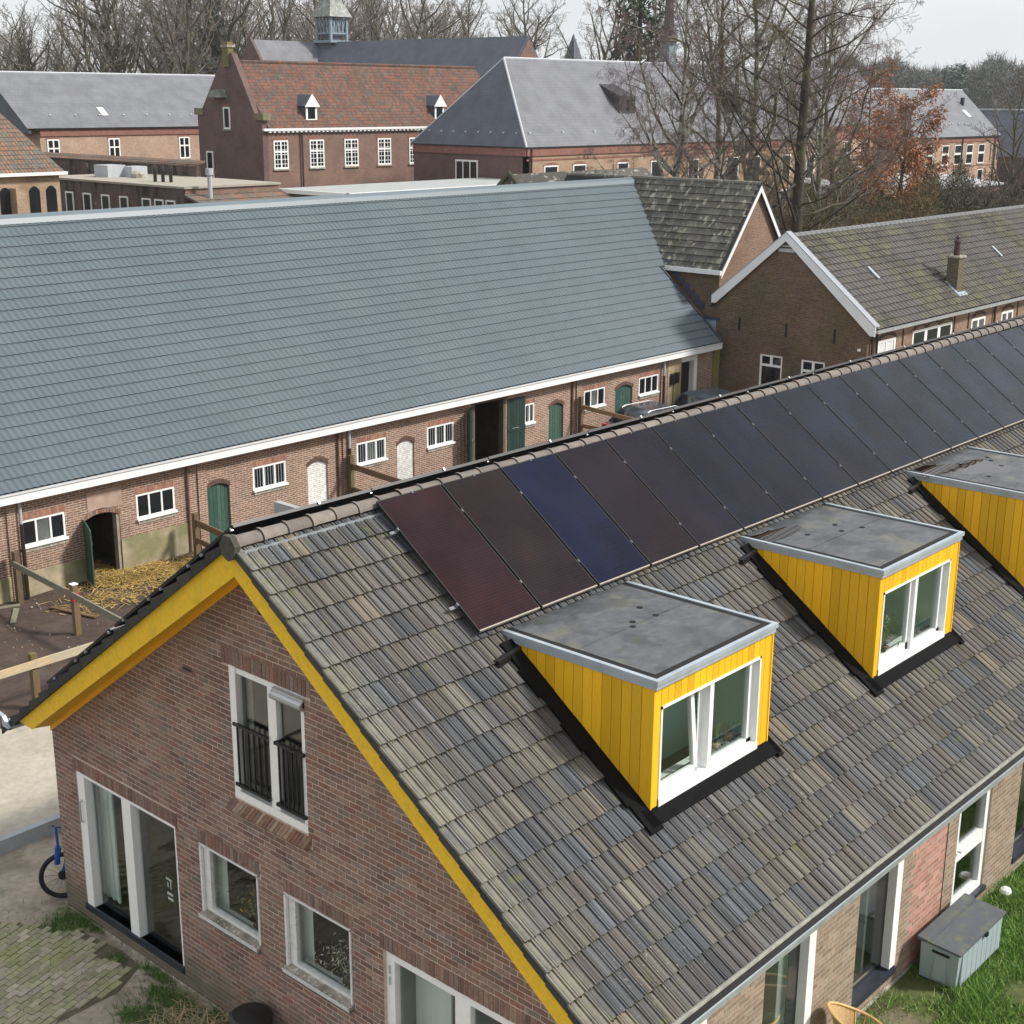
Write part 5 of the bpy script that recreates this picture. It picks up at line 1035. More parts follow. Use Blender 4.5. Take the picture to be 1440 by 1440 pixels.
for a, c_ in ((98.0, 10.9), (115.8, 10.6)):
    m = MB(); m.prism([(72.3, 10.7), (72.3, 12.3), (75.0, 13.45), (74.6, 13.0)], FR((a, 0, 0), Y, Z, X), 0, 2.4); d_ = build(m, 'roof_hatch', mat('hatch_dark_%d' % int(a), (.035, .033, .04), .6, 4, .2), big)
    m = MB(); m.box((a+1.2, 72.2, 11.1), (a+2.1, 72.32, 12.0)); build(m, 'hatch_opening', M_black, d_)
m = MB()
for i in range(9): m.box((83.6+i*4.4, 70.75, 9.15), (83.85+i*4.4, 70.95, 9.32)); m.box((82.85, 71.5+i*1.5, 9.15), (83.0, 71.65+i*1.5, 9.3))
build(m, 'roof_hook', M_ventg, big, kind='stuff')
# projecting bay and right part
bay = thing('brick_bay_building', 'brick building with flat-topped brick bay seen between the bare trees', 'building', (139, 70, 0))
m = MB(); m.box((131.5, 68.5, 0), (146.2, 76, 9.0)); build(m, 'wall', M_ybrick, bay); m = MB(); m.box((131.3, 68.3, 8.9), (146.4, 76, 9.25)); m.box((131.4, 68.42, 8.0), (146.3, 68.5, 8.9)); build(m, 'brick_cornice', M_band, bay)
FBa = FR((0, 68.5, 0), X, Z, -Y)
for a in (133.2, 136.8, 140.4): farwin(bay, FBa, a, a+1.7, 4.8, 7.7, True, True, surround=1); farwin(bay, FBa, a, a+1.7, 1.0, 3.2, True, True)
r2 = thing('pale_brick_wing', 'pale pink brick wing with grey slate roof and tall narrow windows, right of the trees', 'building', (164, 75, 0))
m = MB(); m.box((146.5, 70, 0), (176.9, 83.5, 7.2)); build(m, 'wall', M_ybrick2, r2); m = MB(); m.rect(FN2, 146.5, 176.95, 7.0, 7.55, 0, .1); m.rect(FN2, 146.5, 176.9, 3.9, 4.0, 0, .03); build(m, 'brick_cornice', M_band, r2)
m = MB(); m.box((146.5, 69.75, 7.5), (177.1, 70.0, 7.68)); build(m, 'gutter', M_black, r2)
A = [(146.4, 69.8, 7.65), (177.1, 69.8, 7.65), (177.1, 83.7, 7.65), (146.4, 83.7, 7.65), (146.4, 76.75, 13.35), (179.0, 76.75, 13.35)]
m = MB(); m.quad((146.4, 69.8, 7.65), (177.1, 69.8, 7.65), (172.4, 76.75, 13.35), (146.4, 76.75, 13.35)) if False else m.quad(A[0], A[1], A[5], A[4]); m.quad(A[2], A[3], A[4], A[5]); m.quad(A[1], A[2], A[5]); build(m, 'roof', M_slate, r2)
m = MB(); m.tube(A[4], A[5], .13, .13, 6); build(m, 'ridge_strip', M_ventg, r2)
for a in (148.2, 152.0, 156.1, 160.3, 163.8, 167.2, 170.7):
    farwin(r2, FN2, a, a+1.9, 4.25, 6.68, True, False); m = MB(); m.rect(FN2, a+.1, a+1.8, 5.45, 5.7, .05, .07); build(m, 'transom', M_white, r2)
for a in (156.5, 163.5, 171.0): farwin(r2, FN2, a, a+1.6, 1.6, 3.5, True, False)
for xx in (165.7, 175.4): m = MB(); m.tube((xx, 69.85, 0), (xx, 69.85, 7.5), .1, .1, 6); build(m, 'downpipe', M_bpipe, r2)
for a in (174.4, 175.9, 176.5): m = MB(); m.rect(FN2, a, a+.22, 4.5, 6.6, 0, .03); build(m, 'slit_window', M_glassd, r2)
m = MB(); m.box((174.3, 74.3, 11.3), (174.7, 74.7, 12.4)); build(m, 'vent_pipe', M_black, r2)
Fr2 = FR((0, 69.8, 7.65), X, Vector((0, 6.95, 5.7)), Vector((0, -5.7, 6.95)))
m = MB(); m.rect(Fr2, 172.5, 173.4, 3.6, 4.9, 0, .12); build(m, 'rooflight', M_white, r2)
m = MB()
for i in range(9): m.rect(Fr2, 160+i*1.9, 160.2+i*1.9, 2.2, 2.4, 0, .12)
build(m, 'roof_hook', M_ventg, r2, kind='stuff')
dr = thing('dark_slate_building', 'low building with dark blue slate roof at the far right edge behind the trees', 'building', (190, 70, 0))
m = MB(); m.prism([(178.2, 4.9), (184.2, 10.8), (190.2, 4.9)], FR((0, 52, 0), X, Z, -Y), -34, 0); build(m, 'roof', M_slated, dr)
m = MB(); m.box((178.6, 52.3, 0), (189.8, 86, 4.9)); build(m, 'wall', M_redgab, dr); m = MB(); m.tube((184.2, 52, 10.85), (184.2, 86, 10.85), .12, .12, 6); build(m, 'ridge_strip', M_ventg, dr)
lr = thing('pale_flat_roofed_annex', 'low annex with pale flat roof sloping in front of the pale pink wing', 'building', (140, 62, 0))
m = MB(); m.box((126, 60, 0), (155.5, 69.5, 2.6)); build(m, 'wall', M_redgab, lr); m = MB(); m.prism([(59.7, 2.6), (70, 3.6), (70, 3.75), (59.7, 2.8)], FR((125.6, 0, 0), Y, Z, X), 0, 30.2); build(m, 'flat_roof', M_lroof, lr)
# --- buff house left with slate roof
ls = thing('buff_slate_house', 'pale buff brick building with light grey slate roof and white windows, upper left', 'building', (65, 104, 0))
FL = FR((0, 100, 0), X, Z, -Y)
m = MB(); m.box((54.8, 100, 0), (80, 112, 9.3)); build(m, 'wall', M_ybrick2, ls); m = MB(); m.rect(FL, 54.8, 80, 8.75, 9.35, 0, .12); build(m, 'brick_cornice', M_band, ls)
zz = 13.95
A = [(53.6, 99.8, 9.4), (82, 99.8, 9.4), (82, 112.2, 9.4), (54.3, 112.2, 9.4), (54.2-.0, 106, zz), (82, 106, zz)]
m = MB(); m.quad((53.6, 99.8, 9.4), A[1], A[5], (53.6, 106, zz)); m.quad(A[2], (53.6, 112.2, 9.4), (53.6, 106, zz), A[5]); build(m, 'roof', M_slate, ls)
m = MB(); m.prism([(112, 9), (112, 9.4), (106, 13.85), (100, 9.4), (100, 9)], FR((53.8, 0, 0), Y, Z, -X), -.3, 0); build(m, 'gable_wall', M_slated, ls)
m = MB(); m.tube((53.6, 106, zz), (82, 106, zz), .10, .10, 6); build(m, 'ridge_strip', mat('zinc_ridge2', (.5, .52, .56), .4, 4, .1), ls)
for a in (55.4, 61.3, 68.65, 75.5): farwin(ls, FL, a, a+1.15, 6.6, 8.5, True, True)
m = MB(); m.box((54.2, 99.7, 9.33), (82, 99.9, 9.42)); build(m, 'gutter', M_black, ls)
FLr = FR((0, 99.8, 9.4), X, Vector((0, 6.2, 4.55)), Vector((0, -4.55, 6.2)))
m = MB(); m.rect(FLr, 61.6, 62.2, 1.6, 2.7, 0, .1); build(m, 'rooflight', M_white, ls)
m = MB()
for i in range(10): m.rect(FLr, 56.5+i*2.4, 56.65+i*2.4, 1.6, 1.75, 0, .1)
build(m, 'roof_hook', M_ventg, ls, kind='stuff')
ls.location = (79.98, 127.08, -2.44); ls.scale = (1.2, 1.2, 1.2)
l2 = thing('slate_house_far_left', 'sliver of grey slate roofed house with brick chimney at the far left edge', 'building', (46, 112, 0))
m = MB(); m.box((38, 108, 0), (55, 118, 9)); build(m, 'wall', M_redgab, l2); m = MB(); m.prism([(107.7, 9), (113, 13.0), (118.3, 9)], FR((37.5, 0, 0), Y, Z, X), 0, 18); build(m, 'roof', M_slate, l2)
# --- flat roofed annex
fa = thing('flat_roofed_annex', 'flat-roofed brown brick annex with gravel roof, vents and small white windows, left', 'building', (54, 80, 0))
FAx = FR((50.08, 0, 0), Y, Z, -X); FAy = FR((0, 73.3, 0), X, Z, -Y)
m = MB(); m.box((50.08, 73.3, 0), (58.5, 92, 5.85)); build(m, 'wall', M_stain, fa); m = MB(); m.rect(FAy, 50.09, 58.5, 0, 5.85, 0, .01); build(m, 'front_wall', M_redbrick, fa)
m = MB(); m.box((49.95, 73.15, 5.85), (58.5, 92, 6.0)); build(m, 'flat_roof', M_gravel, fa)
for a in (87.72, 85.26, 82.77, 80.36, 77.48, 75.91, 73.98-.02+.55): farwin(fa, FAx, a-.0, a+1.1, 3.3, 5.0, False, False, gm=M_glassd)
m = MB(); m.box((52.7, 86.9, 6.0), (54.3, 88.8, 6.9)); m.box((54.2, 85.9, 6.0), (55.6, 87.2, 6.8)); build(m, 'roof_unit', M_ventg, fa)
m = MB(); m.lathe((54.1, 85.0, 6.0), [(.5, 0), (.55, .3), (.3, .5), (.1, .55)], 8); build(m, 'roof_dome', M_sill, fa)
for yy, xx in ((79.9, 52.2), (79.2, 52.4), (78.5, 52.6)): m = MB(); m.lathe((xx, yy, 6.0), [(.13, 0), (.13, .7), (.2, .75), (.16, 1.0), (.08, 1.2)], 8); build(m, 'vent_pipe', M_black, fa)
bwl = thing('stained_brick_wall', 'soot-stained brick wall with sloping top behind the gravel flat roof', 'wall', (58, 95, 0))
m = MB(); m.prism([(83.2, 0), (118, 0), (118, 6.8), (83.2, 6.95)], FR((58.3, 0, 0), Y, Z, -X), -.4, 0); build(m, 'wall_face', M_stain, bwl)
m = MB(); m.prism([(58.2, 6.85), (59.2, 7.2), (59.2, 7.05), (58.2, 6.75)], FR((0, 83.25, 0), X, Z, -Y), -34, 0); build(m, 'lean_to_roof', M_rtile2, bwl)
ft = thing('tiled_lean_to', 'low tiled lean-to roof with a tall zinc flue in front of the flat-roofed annex', 'building', (53.5, 71, 0))
m = MB(); m.prism([(68.8, 4.3), (73.25, 5.5), (73.25, 5.35), (68.8, 4.15)], FR((49.9, 0, 0), Y, Z, X), 0, 8.8); build(m, 'roof', M_rtile2, ft); m = MB(); m.box((50.1, 70.1, 0), (58.5, 73.2, 4.0)); build(m, 'wall', M_redbrick, ft)
m = MB(); m.tube((51.5, 72.3, 4.4), (51.5, 72.3, 6.8), .16, .16, 8); m.tube((51.5, 72.3, 6.8), (51.5, 72.3, 7.25), .26, .26, 8); build(m, 'flue_pipe', M_ventg, ft); m = MB(); m.lathe((51.5, 72.3, 4.5), [(.5, 0), (.2, .25), (.17, .4)], 8); build(m, 'flue_collar', M_zinc, ft)
wr = thing('white_edged_flat_roof', 'flat roof with white edging below the red brick house windows', 'building', (70, 72, 0))
m = MB(); m.box((58.6, 66, 0), (82, 75.0, 5.3)); build(m, 'wall', M_redbrick, wr); m = MB(); m.box((58.5, 65.8, 5.3), (82.2, 75.05, 5.42)); build(m, 'flat_roof', mat('flat_roof_grey', (.36, .38, .38), .9, 1, .1), wr); m = MB(); m.box((58.35, 65.6, 5.25), (58.55, 75.05, 5.55)); m.box((58.35, 65.6, 5.25), (82.3, 65.8, 5.55)); build(m, 'roof_edge', M_white, wr)
# --- church on the left
cl = thing('tiled_chapel', 'brick chapel with mottled red-grey tiled roof and paired arched windows, far left', 'building', (36, 78, 0))
FCl = FR((0, 74.3, 0), X, Z, -Y)
m = MB(); m.box((20, 74.3, 0), (41.0, 84.5, 7.2)); build(m, 'wall', mat('x2', (1, 1, 1)) if False else M_ybrick, cl)
A = [(19.6, 74.0, 7.3), (41.3, 74.0, 7.3), (41.3, 84.8, 7.3), (19.6, 84.8, 7.3), (19.6, 79.4, 11.35), (39.6, 79.4, 11.35)]
m = MB(); m.quad(A[0], A[1], A[5], A[4]); m.quad(A[2], A[3], A[4], A[5]); m.quad(A[1], A[2], A[5]); build(m, 'roof', M_rtile2, cl)
m = MB(); m.box((19.5, 73.85, 7.12), (41.4, 74.1, 7.32)); build(m, 'gutter_board', M_wfasc, cl)
for a in (38.75, 39.95, 35.6, 36.7):
    m = MB(); f_ = arch(a, a+.75, 6.45, .28)
    for q in range(5): p0, p1 = a+.15*q, a+.15*(q+1); m.prism([(p0, 4.3), (p1, 4.3), (p1, f_(p1)), (p0, f_(p0))], FCl, 0, .03)
    build(m, 'arched_window', M_glassd, cl)
for a in (37.4,): m = MB(); m.prism([(a, 3.5), (a+.8, 3.5), (a+.8, 6.2), (a+.0, 6.4)], FCl, 0, .8); build(m, 'buttress', M_ybrick, cl)
chm = thing('brick_chimney_stack', 'dark brick chimney stack at the upper left edge', 'chimney', (41.2, 99, 0)); m = MB(); m.box((40.6, 98.6, 0), (41.8, 99.8, 12.3)); build(m, 'stack', M_redgab, chm); m = MB(); m.box((40.4, 98.4, 11.7), (42.0, 100, 11.95)); build(m, 'stack_cap', M_sill, chm)
# --- chapel with lantern
cp = thing('slate_church_with_lantern', 'slate-roofed church with a small open lantern turret above the tiled house', 'church', (102, 105, 0))
m = MB(); m.prism([(95.2, 10), (101.6, 18), (108, 10)], FR((0, 86.8, 0), X, Z, -Y), -31, 0); build(m, 'nave_roof', M_slated, cp)
m = MB(); m.prism([(95.6, 0), (107.6, 0), (107.6, 10), (101.6, 17.7), (95.6, 10)], FR((0, 86.9, 0), X, Z, -Y), -.3, .2); build(m, 'gable_wall', M_redbrick, cp)
m = MB(); m.prism([(112.5, 10), (118.5, 18), (124.5, 10)], FR((92, 0, 0), Y, Z, X), 0, 16); build(m, 'transept_roof', M_slate, cp)
m = MB(); m.prism([(118.5, 18.2), (112.5, 10.0), (112.5, 9.5), (124.5, 9.5), (124.5, 10.0)], FR((91.7, 0, 0), Y, Z, X), 0, .35); build(m, 'transept_gable', M_redgab, cp)
tx, ty = 102.2, 117.0; LZ = -1.15
K = .84
def lb3(m, x0, y0, z0, x1, y1, z1): m.box((tx+x0*K, ty+y0*K, 17.9+(z0-18.9)*K), (tx+x1*K, ty+y1*K, 17.9+(z1-18.9)*K))
def lp(x, y, z): return (tx+x*K, ty+y*K, 17.9+(z-18.9)*K)
m = MB(); lb3(m, -1.4, -1.4, 14.0, 1.4, 1.4, 18.9); tu = build(m, 'turret_base', M_slated, cp)
m = MB(); lb3(m, -1.8, -1.8, 18.9, 1.8, 1.8, 19.2)
for sx in (-1, 1):
    for sy in (-1, 1): lb3(m, sx*1.4-.16, sy*1.4-.16, 19.2, sx*1.4+.16, sy*1.4+.16, 22.3)
for s_ in (-1, 1):
    lb3(m, -1.4, s_*1.4-.08, 20.0, 1.4, s_*1.4+.08, 20.2); lb3(m, s_*1.4-.08, -1.4, 20.0, s_*1.4+.08, 1.4, 20.2)
    for q in (-.7, 0, .7): lb3(m, q-.07, s_*1.4-.06, 20.2, q+.07, s_*1.4+.06, 22.3); lb3(m, s_*1.4-.06, q-.07, 20.2, s_*1.4+.06, q+.07, 22.3)
    for a, b_ in ((-1.3, -.7), (-.7, 0), (.7, 0), (1.3, .7)): m.bar(lp(a, s_*1.42, 22.2), lp(b_, s_*1.42, 20.9), .09, .09, (0, 1, 0)); m.bar(lp(s_*1.42, a, 22.2), lp(s_*1.42, b_, 20.9), .09, .09, (1, 0, 0))
build(m, 'turret_lantern', M_lath, tu)
m = MB(); lb3(m, -.95, -.95, 19.2, .95, .95, 20); build(m, 'lantern_core', M_slated, tu)
m = MB(); z0 = 17.9+3.3*K
for (r0, h0), (r1, h1) in zip(((2.0, 0), (1.15, 1.7), (.62, 4.2)), ((1.15, 1.7), (.62, 4.2), (.06, 7.5))):
    c0 = [(tx+a*r0*K, ty+b_*r0*K, z0+h0*K) for a, b_ in ((-1, -1), (1, -1), (1, 1), (-1, 1))]; c1 = [(tx+a*r1*K, ty+b_*r1*K, z0+h1*K) for a, b_ in ((-1, -1), (1, -1), (1, 1), (-1, 1))]
    m.add(c0+c1, BOXF)
sp_ = build(m, 'turret_spire', M_spire, tu)
cp.location = (118.79, 122.46, -1.83); cp.scale = (1.15, 1.15, 1.15)
s1 = thing('small_slate_spire', 'small pointed slate spire rising behind the big slate ridge', 'spire', (158, 128, 0)); m = MB(); m.lathe((158.2, 127.8, 11.9), [(2.75, 0), (2.5, 2.5), (.06, 9.1)], 8); build(m, 'spire_roof', M_slated, s1)
s2 = thing('slender_ridge_turret', 'slender dark ridge turret with louvred base in front of the conifer', 'spire', (103, 79, 0)); m = MB(); m.box((111.3, 76.5, 15.2), (112.5, 77.7, 17.6)); build(m, 'turret_base', M_lath, s2); m = MB(); m.lathe((111.9, 77.1, 17.6), [(1.1, 0), (.55, 1.2), (.35, 5), (.05, 11)], 8); build(m, 'turret_spire', mat('spire_brown', (.10, .085, .085), .8, 4, .2), s2)
# ================================================================ TREES
class TB:
    def __init__(s): s.V = []; s.F3 = []; s.n = 0
    def tube(s, pts, rs_, k):
        base_ = []
        for i, p in enumerate(pts):
            d = (pts[min(i+1, len(pts)-1)]-pts[max(i-1, 0)]).normalized(); a = d.orthogonal().normalized(); b_ = d.cross(a); r_ = rs_[i]
            base_.append(s.n)
            for j in range(k):
                t_ = 2*math.pi*j/k; q = p+a*(math.cos(t_)*r_)+b_*(math.sin(t_)*r_); s.V.append((q.x, q.y, q.z)); s.n += 1
        for i in range(len(pts)-1):
            for j in range(k):
                a0, a1 = base_[i]+j, base_[i]+(j+1) % k; b0, b1 = base_[i+1]+j, base_[i+1]+(j+1) % k
                s.F3.append((a0, a1, b1)); s.F3.append((a0, b1, b0))
    def spike(s, p, q, r_):
        d = (q-p).normalized(); a = d.orthogonal().normalized(); b_ = d.cross(a); n = s.n
        for t_ in (0, 2.094, 4.189): w = p+a*(math.cos(t_)*r_)+b_*(math.sin(t_)*r_); s.V.append((w.x, w.y, w.z))
        s.V.append((q.x, q.y, q.z)); s.n += 4; s.F3 += [(n, n+1, n+3), (n+1, n+2, n+3), (n+2, n, n+3)]
    def leaf(s, p, sz, rnd):
        a = Vector((rnd.gauss(0, 1), rnd.gauss(0, 1), rnd.gauss(0, 1))).normalized()*sz; b_ = Vector((rnd.gauss(0, 1), rnd.gauss(0, 1), rnd.gauss(0, 1))).normalized()*sz*.6; n = s.n
        for w in (p-a, p+b_, p+a*.9): s.V.append((w.x, w.y, w.z))
        s.n += 3; s.F3.append((n, n+1, n+2))
def rv(rnd, s_=1): return Vector((rnd.gauss(0, s_), rnd.gauss(0, s_), rnd.gauss(0, s_)))
def grow_tree(seed, H, R, sp):
    rnd = random.Random(seed); T, C = TB(), TB(); tips = []
    def br(p, d, L_, r0, lv):
        ns = sp['seg'][lv]; pts = [p.copy()]; rr = [r0]; dd = d.normalized()
        for i in range(ns):
            dd = (dd+rv(rnd, sp['wob'][lv])+Vector((0, 0, sp['up'][lv]))).normalized(); pts.append(pts[-1]+dd*(L_/ns)); rr.append(max(sp['rmin'], r0*(1-(i+1)/ns*sp['tap'][lv])))
        last = lv == len(sp['seg'])-1
        if last and ns == 1: C.spike(pts[0], pts[1], r0)
        else: (T if lv <= 1 else C).tube(pts, rr, (9, 6, 4, 3, 3)[lv])
        if last: tips.append(pts[-1]); return
        nc = sp['n'][lv]; t0 = sp['t0'][lv]
        for i in range(nc):
            t_ = t0+(1-t0)*((i+rnd.random())/nc); f = t_*ns; k_ = min(int(f), ns-1); q = pts[k_].lerp(pts[k_+1], f-k_); dr_ = (pts[k_+1]-pts[k_]).normalized()
            az = rnd.uniform(0, 6.283) if lv else i*2.4+rnd.uniform(-.5, .5); a = dr_.orthogonal().normalized(); b_ = dr_.cross(a); sd_ = a*math.cos(az)+b_*math.sin(az)
            ang = rad(sp['ang'][lv]*rnd.uniform(.75, 1.25)); nd_ = dr_*math.cos(ang)+sd_*math.sin(ang)
            shape = sp['shape'](t_) if lv == 0 else (1-.55*t_)
            L2 = L_*sp['lr'][lv]*shape*rnd.uniform(.7, 1.2); r2_ = min(rr[k_]*.75, max(sp['rmin'], L2*sp['rl'][lv])); br(q, nd_, L2, r2_, lv+1)
    br(Vector((0, 0, -.2)), Vector((rnd.uniform(-.04, .04), rnd.uniform(-.04, .04), 1)), H, R, 0)
    return T, C, tips
def tree_obj(T, C, name, label, loc, bark, twig, group=None, rot=0, sc=1, meshes=None, leaves=None, leafmat=None):
    t_ = thing(name, label, 'tree', loc, group); t_.rotation_euler.z = rot; t_.scale = (sc, sc, sc)
    if meshes is None:
        meshes = []
        for nm, q, mt in (('trunk', T, bark), ('crown', C, twig))+((('leaves', leaves, leafmat),) if leaves else ()):
            me = bpy.data.meshes.new(nm); V = np.array(q.V, dtype=np.float32); Fq = np.array(q.F3, dtype=np.int32)
            me.vertices.add(len(V)); me.vertices.foreach_set('co', V.ravel()); me.loops.add(Fq.size); me.loops.foreach_set('vertex_index', Fq.ravel()); me.polygons.add(len(Fq)); me.polygons.foreach_set('loop_start', np.arange(0, Fq.size, 3, dtype=np.int32)); me.materials.append(mt); me.update(calc_edges=True); me.polygons.foreach_set('use_smooth', [nm == 'trunk']*len(me.polygons)); meshes.append(me)
    for me in meshes:
        o_ = bpy.data.objects.new(me.name.split('.')[0], me); COL.objects.link(o_); o_.parent = t_
    return meshes
CFH = Vector((CF.x, CF.y, 0))/(CF.x**2+CF.y**2)
def at_px(px, depth, z=0):
    d = CFH+CR*((px-720)/FPX); p = CAM+d*depth; return Vector((p.x, p.y, z))
oak = dict(seg=[7, 6, 4, 3, 1], wob=[.06, .16, .2, .25, .2], up=[.03, .09, .06, .03, .0], n=[26, 9, 7, 6], t0=[.22, .25, .2, .15], ang=[48, 42, 45, 45], lr=[.40, .42, .45, .42], rl=[.022, .018, .014, .012], tap=[.9, .85, .8, .7, .6], rmin=.014, shape=lambda t: .55+.6*math.sin(math.pi*min(1, t*.9+.12))-.25*t)
slim = dict(oak, n=[30, 8, 6, 6], t0=[.30, .25, .2, .15], ang=[36, 36, 42, 45], up=[.03, .12, .08, .03, 0], lr=[.30, .42, .45, .42])
# far woodland behind: individual bare trees from a few grown shapes
protos = []
wood = [('oak', oak, 17, .38), ('oak', oak, 19, .42), ('slim', slim, 21, .34), ('slim', slim, 19, .30), ('oak', dict(oak, n=[22, 8, 7, 6], t0=[.35, .25, .2, .15]), 20, .4)]
rnd = random.Random(21); specs = []
LAB = ['bare grey-brown tree in the wood behind the roofs, broad crown', 'bare tree in the wood behind the roofs, slender upright crown', 'bare tree in the wood behind the roofs, tall open crown']
for i in range(38): specs.append((-40+i*25+rnd.uniform(-14, 14), rnd.uniform(196, 225), rnd.uniform(1.3, 1.65)))
for i in range(30): specs.append((-60+i*31+rnd.uniform(-16, 16), rnd.uniform(235, 285), rnd.uniform(1.45, 1.8)))
pm = {}
_T = ['', '', 'twenty', 'thirty', 'forty']
_O = 'zeroth first second third fourth fifth sixth seventh eighth ninth tenth eleventh twelfth thirteenth fourteenth fifteenth sixteenth seventeenth eighteenth nineteenth'.split()
def ORD(n):
    n += 1
    if n < 20: return _O[n]
    return _T[n//10][:-1]+'ieth' if n % 10 == 0 else _T[n//10]+'-'+_O[n % 10]
for i, (px, dp, sc) in enumerate(specs):
    # sky gap pattern: lower trees at the left edge and thinner toward the right
    if px < 130: sc *= .74
    if px > 560: sc *= .92
    if px > 640 and i % 3 != 1: continue
    k_ = i % 5; p = at_px(px, dp); nrow = sum(1 for q in (specs[:38] if i < 38 else specs[38:]) if q[0] < px)
    lm = [w for lim, w in ((30, 'tiled chapel'), (160, 'buff house left'), (300, 'buff house right'), (350, 'mossy chimney'), (460, 'church transept'), (600, 'church nave left'), (735, 'church nave right'), (800, 'small spire'), (950, 'slate wing'), (9999, 'tall birches')) if px < lim][0]
    lb = f"{ORD(nrow)} bare {('broad', 'broad', 'slender', 'slender', 'open')[k_]} tree from left, {'front' if i < 38 else 'rear'} row, behind {lm}"
    if k_ not in pm:
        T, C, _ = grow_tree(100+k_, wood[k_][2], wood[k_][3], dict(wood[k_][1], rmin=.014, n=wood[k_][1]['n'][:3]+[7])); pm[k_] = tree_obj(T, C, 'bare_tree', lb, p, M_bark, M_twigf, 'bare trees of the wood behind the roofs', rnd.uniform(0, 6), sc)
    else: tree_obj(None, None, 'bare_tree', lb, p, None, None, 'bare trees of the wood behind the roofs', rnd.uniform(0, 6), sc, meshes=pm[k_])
# dense undergrowth and thicket of the wood (one mass)
rs = np.random.RandomState(8)
def thicket(name, pxs, dps, hfun, n, mt, sz, seed, leaf=False):
    rs = np.random.RandomState(seed); V = []; 
    px = rs.uniform(pxs[0], pxs[1], n); dp = rs.uniform(dps[0], dps[1], n); base_ = np.array(CAM)[None, :]+(np.array(CFH)[None, :]+np.array(CR)[None, :]*((px-720)/FPX)[:, None])*dp[:, None]
    top = hfun(px, rs); z = top*rs.uniform(0, 1, n)**.75; c_ = base_.copy(); c_[:, 2] = z
    d = rs.normal(0, 1, (n, 3)); d[:, 2] = np.abs(d[:, 2])*(1.5 if not leaf else .3); d /= np.linalg.norm(d, axis=1)[:, None]; s_ = np.cross(d, rs.normal(0, 1, (n, 3))); s_ /= np.linalg.norm(s_, axis=1)[:, None]
    ln = sz[0]*rs.uniform(.5, 1.4, n)[:, None]; wd = sz[1]*rs.uniform(.6, 1.3, n)[:, None]
    V = np.stack([c_-s_*wd, c_+s_*wd, c_+d*ln], 1).reshape(-1, 3); return nparr(name, V, np.arange(3*n).reshape(-1, 3), mt, None, 'stuff')
def hump(a, b_, f1, f2, ph=0): return lambda px, rs: a+b_*(.5+.5*np.sin(px/f1+ph))*(.6+.4*np.sin(px/f2+1))+rs.normal(0, .4, px.shape)
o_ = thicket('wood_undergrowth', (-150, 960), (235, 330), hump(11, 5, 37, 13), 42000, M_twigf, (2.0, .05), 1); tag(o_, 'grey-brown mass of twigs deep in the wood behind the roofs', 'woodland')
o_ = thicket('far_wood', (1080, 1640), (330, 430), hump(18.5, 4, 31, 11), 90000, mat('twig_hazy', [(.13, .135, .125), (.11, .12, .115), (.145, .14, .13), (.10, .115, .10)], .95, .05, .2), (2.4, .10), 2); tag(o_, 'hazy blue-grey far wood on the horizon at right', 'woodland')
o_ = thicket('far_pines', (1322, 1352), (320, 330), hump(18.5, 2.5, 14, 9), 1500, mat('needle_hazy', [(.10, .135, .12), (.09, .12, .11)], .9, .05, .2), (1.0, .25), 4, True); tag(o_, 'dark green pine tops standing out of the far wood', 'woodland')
o_ = thicket('field_hedge', (1180, 1640), (92, 118), hump(5.0, 3.0, 23, 9), 70000, M_hedge, (.45, .03), 3); tag(o_, 'dark tangled hedge and bushes behind the mossy tiled roof, right', 'hedge')
o_ = thicket('brown_thicket', (1080, 1330), (70, 92), hump(5.4, 2.2, 41, 13), 70000, mat('thicket_twig', [(.12, .085, .04), (.09, .085, .035), (.15, .085, .04), (.07, .06, .035)], .95, .3, .3), (.42, .017), 5); tag(o_, 'olive and russet thicket under the tall bare trees', 'bushes')
# evergreens
def conifer(seed, H, R, n, sz, droop=.25, start=.1):
    rnd = random.Random(seed); T, C = TB(), TB(); T.tube([Vector((0, 0, 0)), Vector((0, 0, H*.5)), Vector((.1, 0, H))], [H*.018, H*.011, .03], 8)
    for i in range(n):
        t_ = start+(1-start)*(i/n); z = H*t_; L_ = R*(1-t_)**.7*rnd.uniform(.55, 1.15)+.3; az = i*2.4+rnd.uniform(-.3, .3); d = Vector((math.cos(az), math.sin(az), rnd.uniform(-.15, .25))); p = Vector((0, 0, z)); pts = [p]
        for k_ in range(4): d = (d+Vector((0, 0, -droop*.4))+rv(rnd, .05)).normalized(); pts.append(pts[-1]+d*(L_/4))
        T.tube(pts, [.07*(1-t_)+.03, .05, .04, .03, .015], 3)
        for q in range(int(26*L_/R)+8):
            f = rnd.uniform(.15, 1)*4; k_ = min(int(f), 3); c_ = pts[k_].lerp(pts[k_+1], f-k_)+rv(rnd, .22*sz); C.leaf(c_, .42*sz*rnd.uniform(.5, 1.2), rnd)
            if rnd.random() < .8: C.leaf(c_-Vector((0, 0, .3*sz)), .42*sz*rnd.uniform(.4, 1), rnd)
    return T, C
T, C = conifer(4, 29, 6.0, 120, 1.5); tree_obj(T, C, 'conifer', 'dark green ivy-dressed conifer standing in the wood left of the church lantern', at_px(300, 212), M_barkc, M_needle)
T, C = conifer(5, 30, 7.0, 95, 1.5, .4); me_ = tree_obj(T, C, 'conifer', 'tall dark drooping conifer behind the slender ridge turret', at_px(893, 150), M_barkc, M_needle)
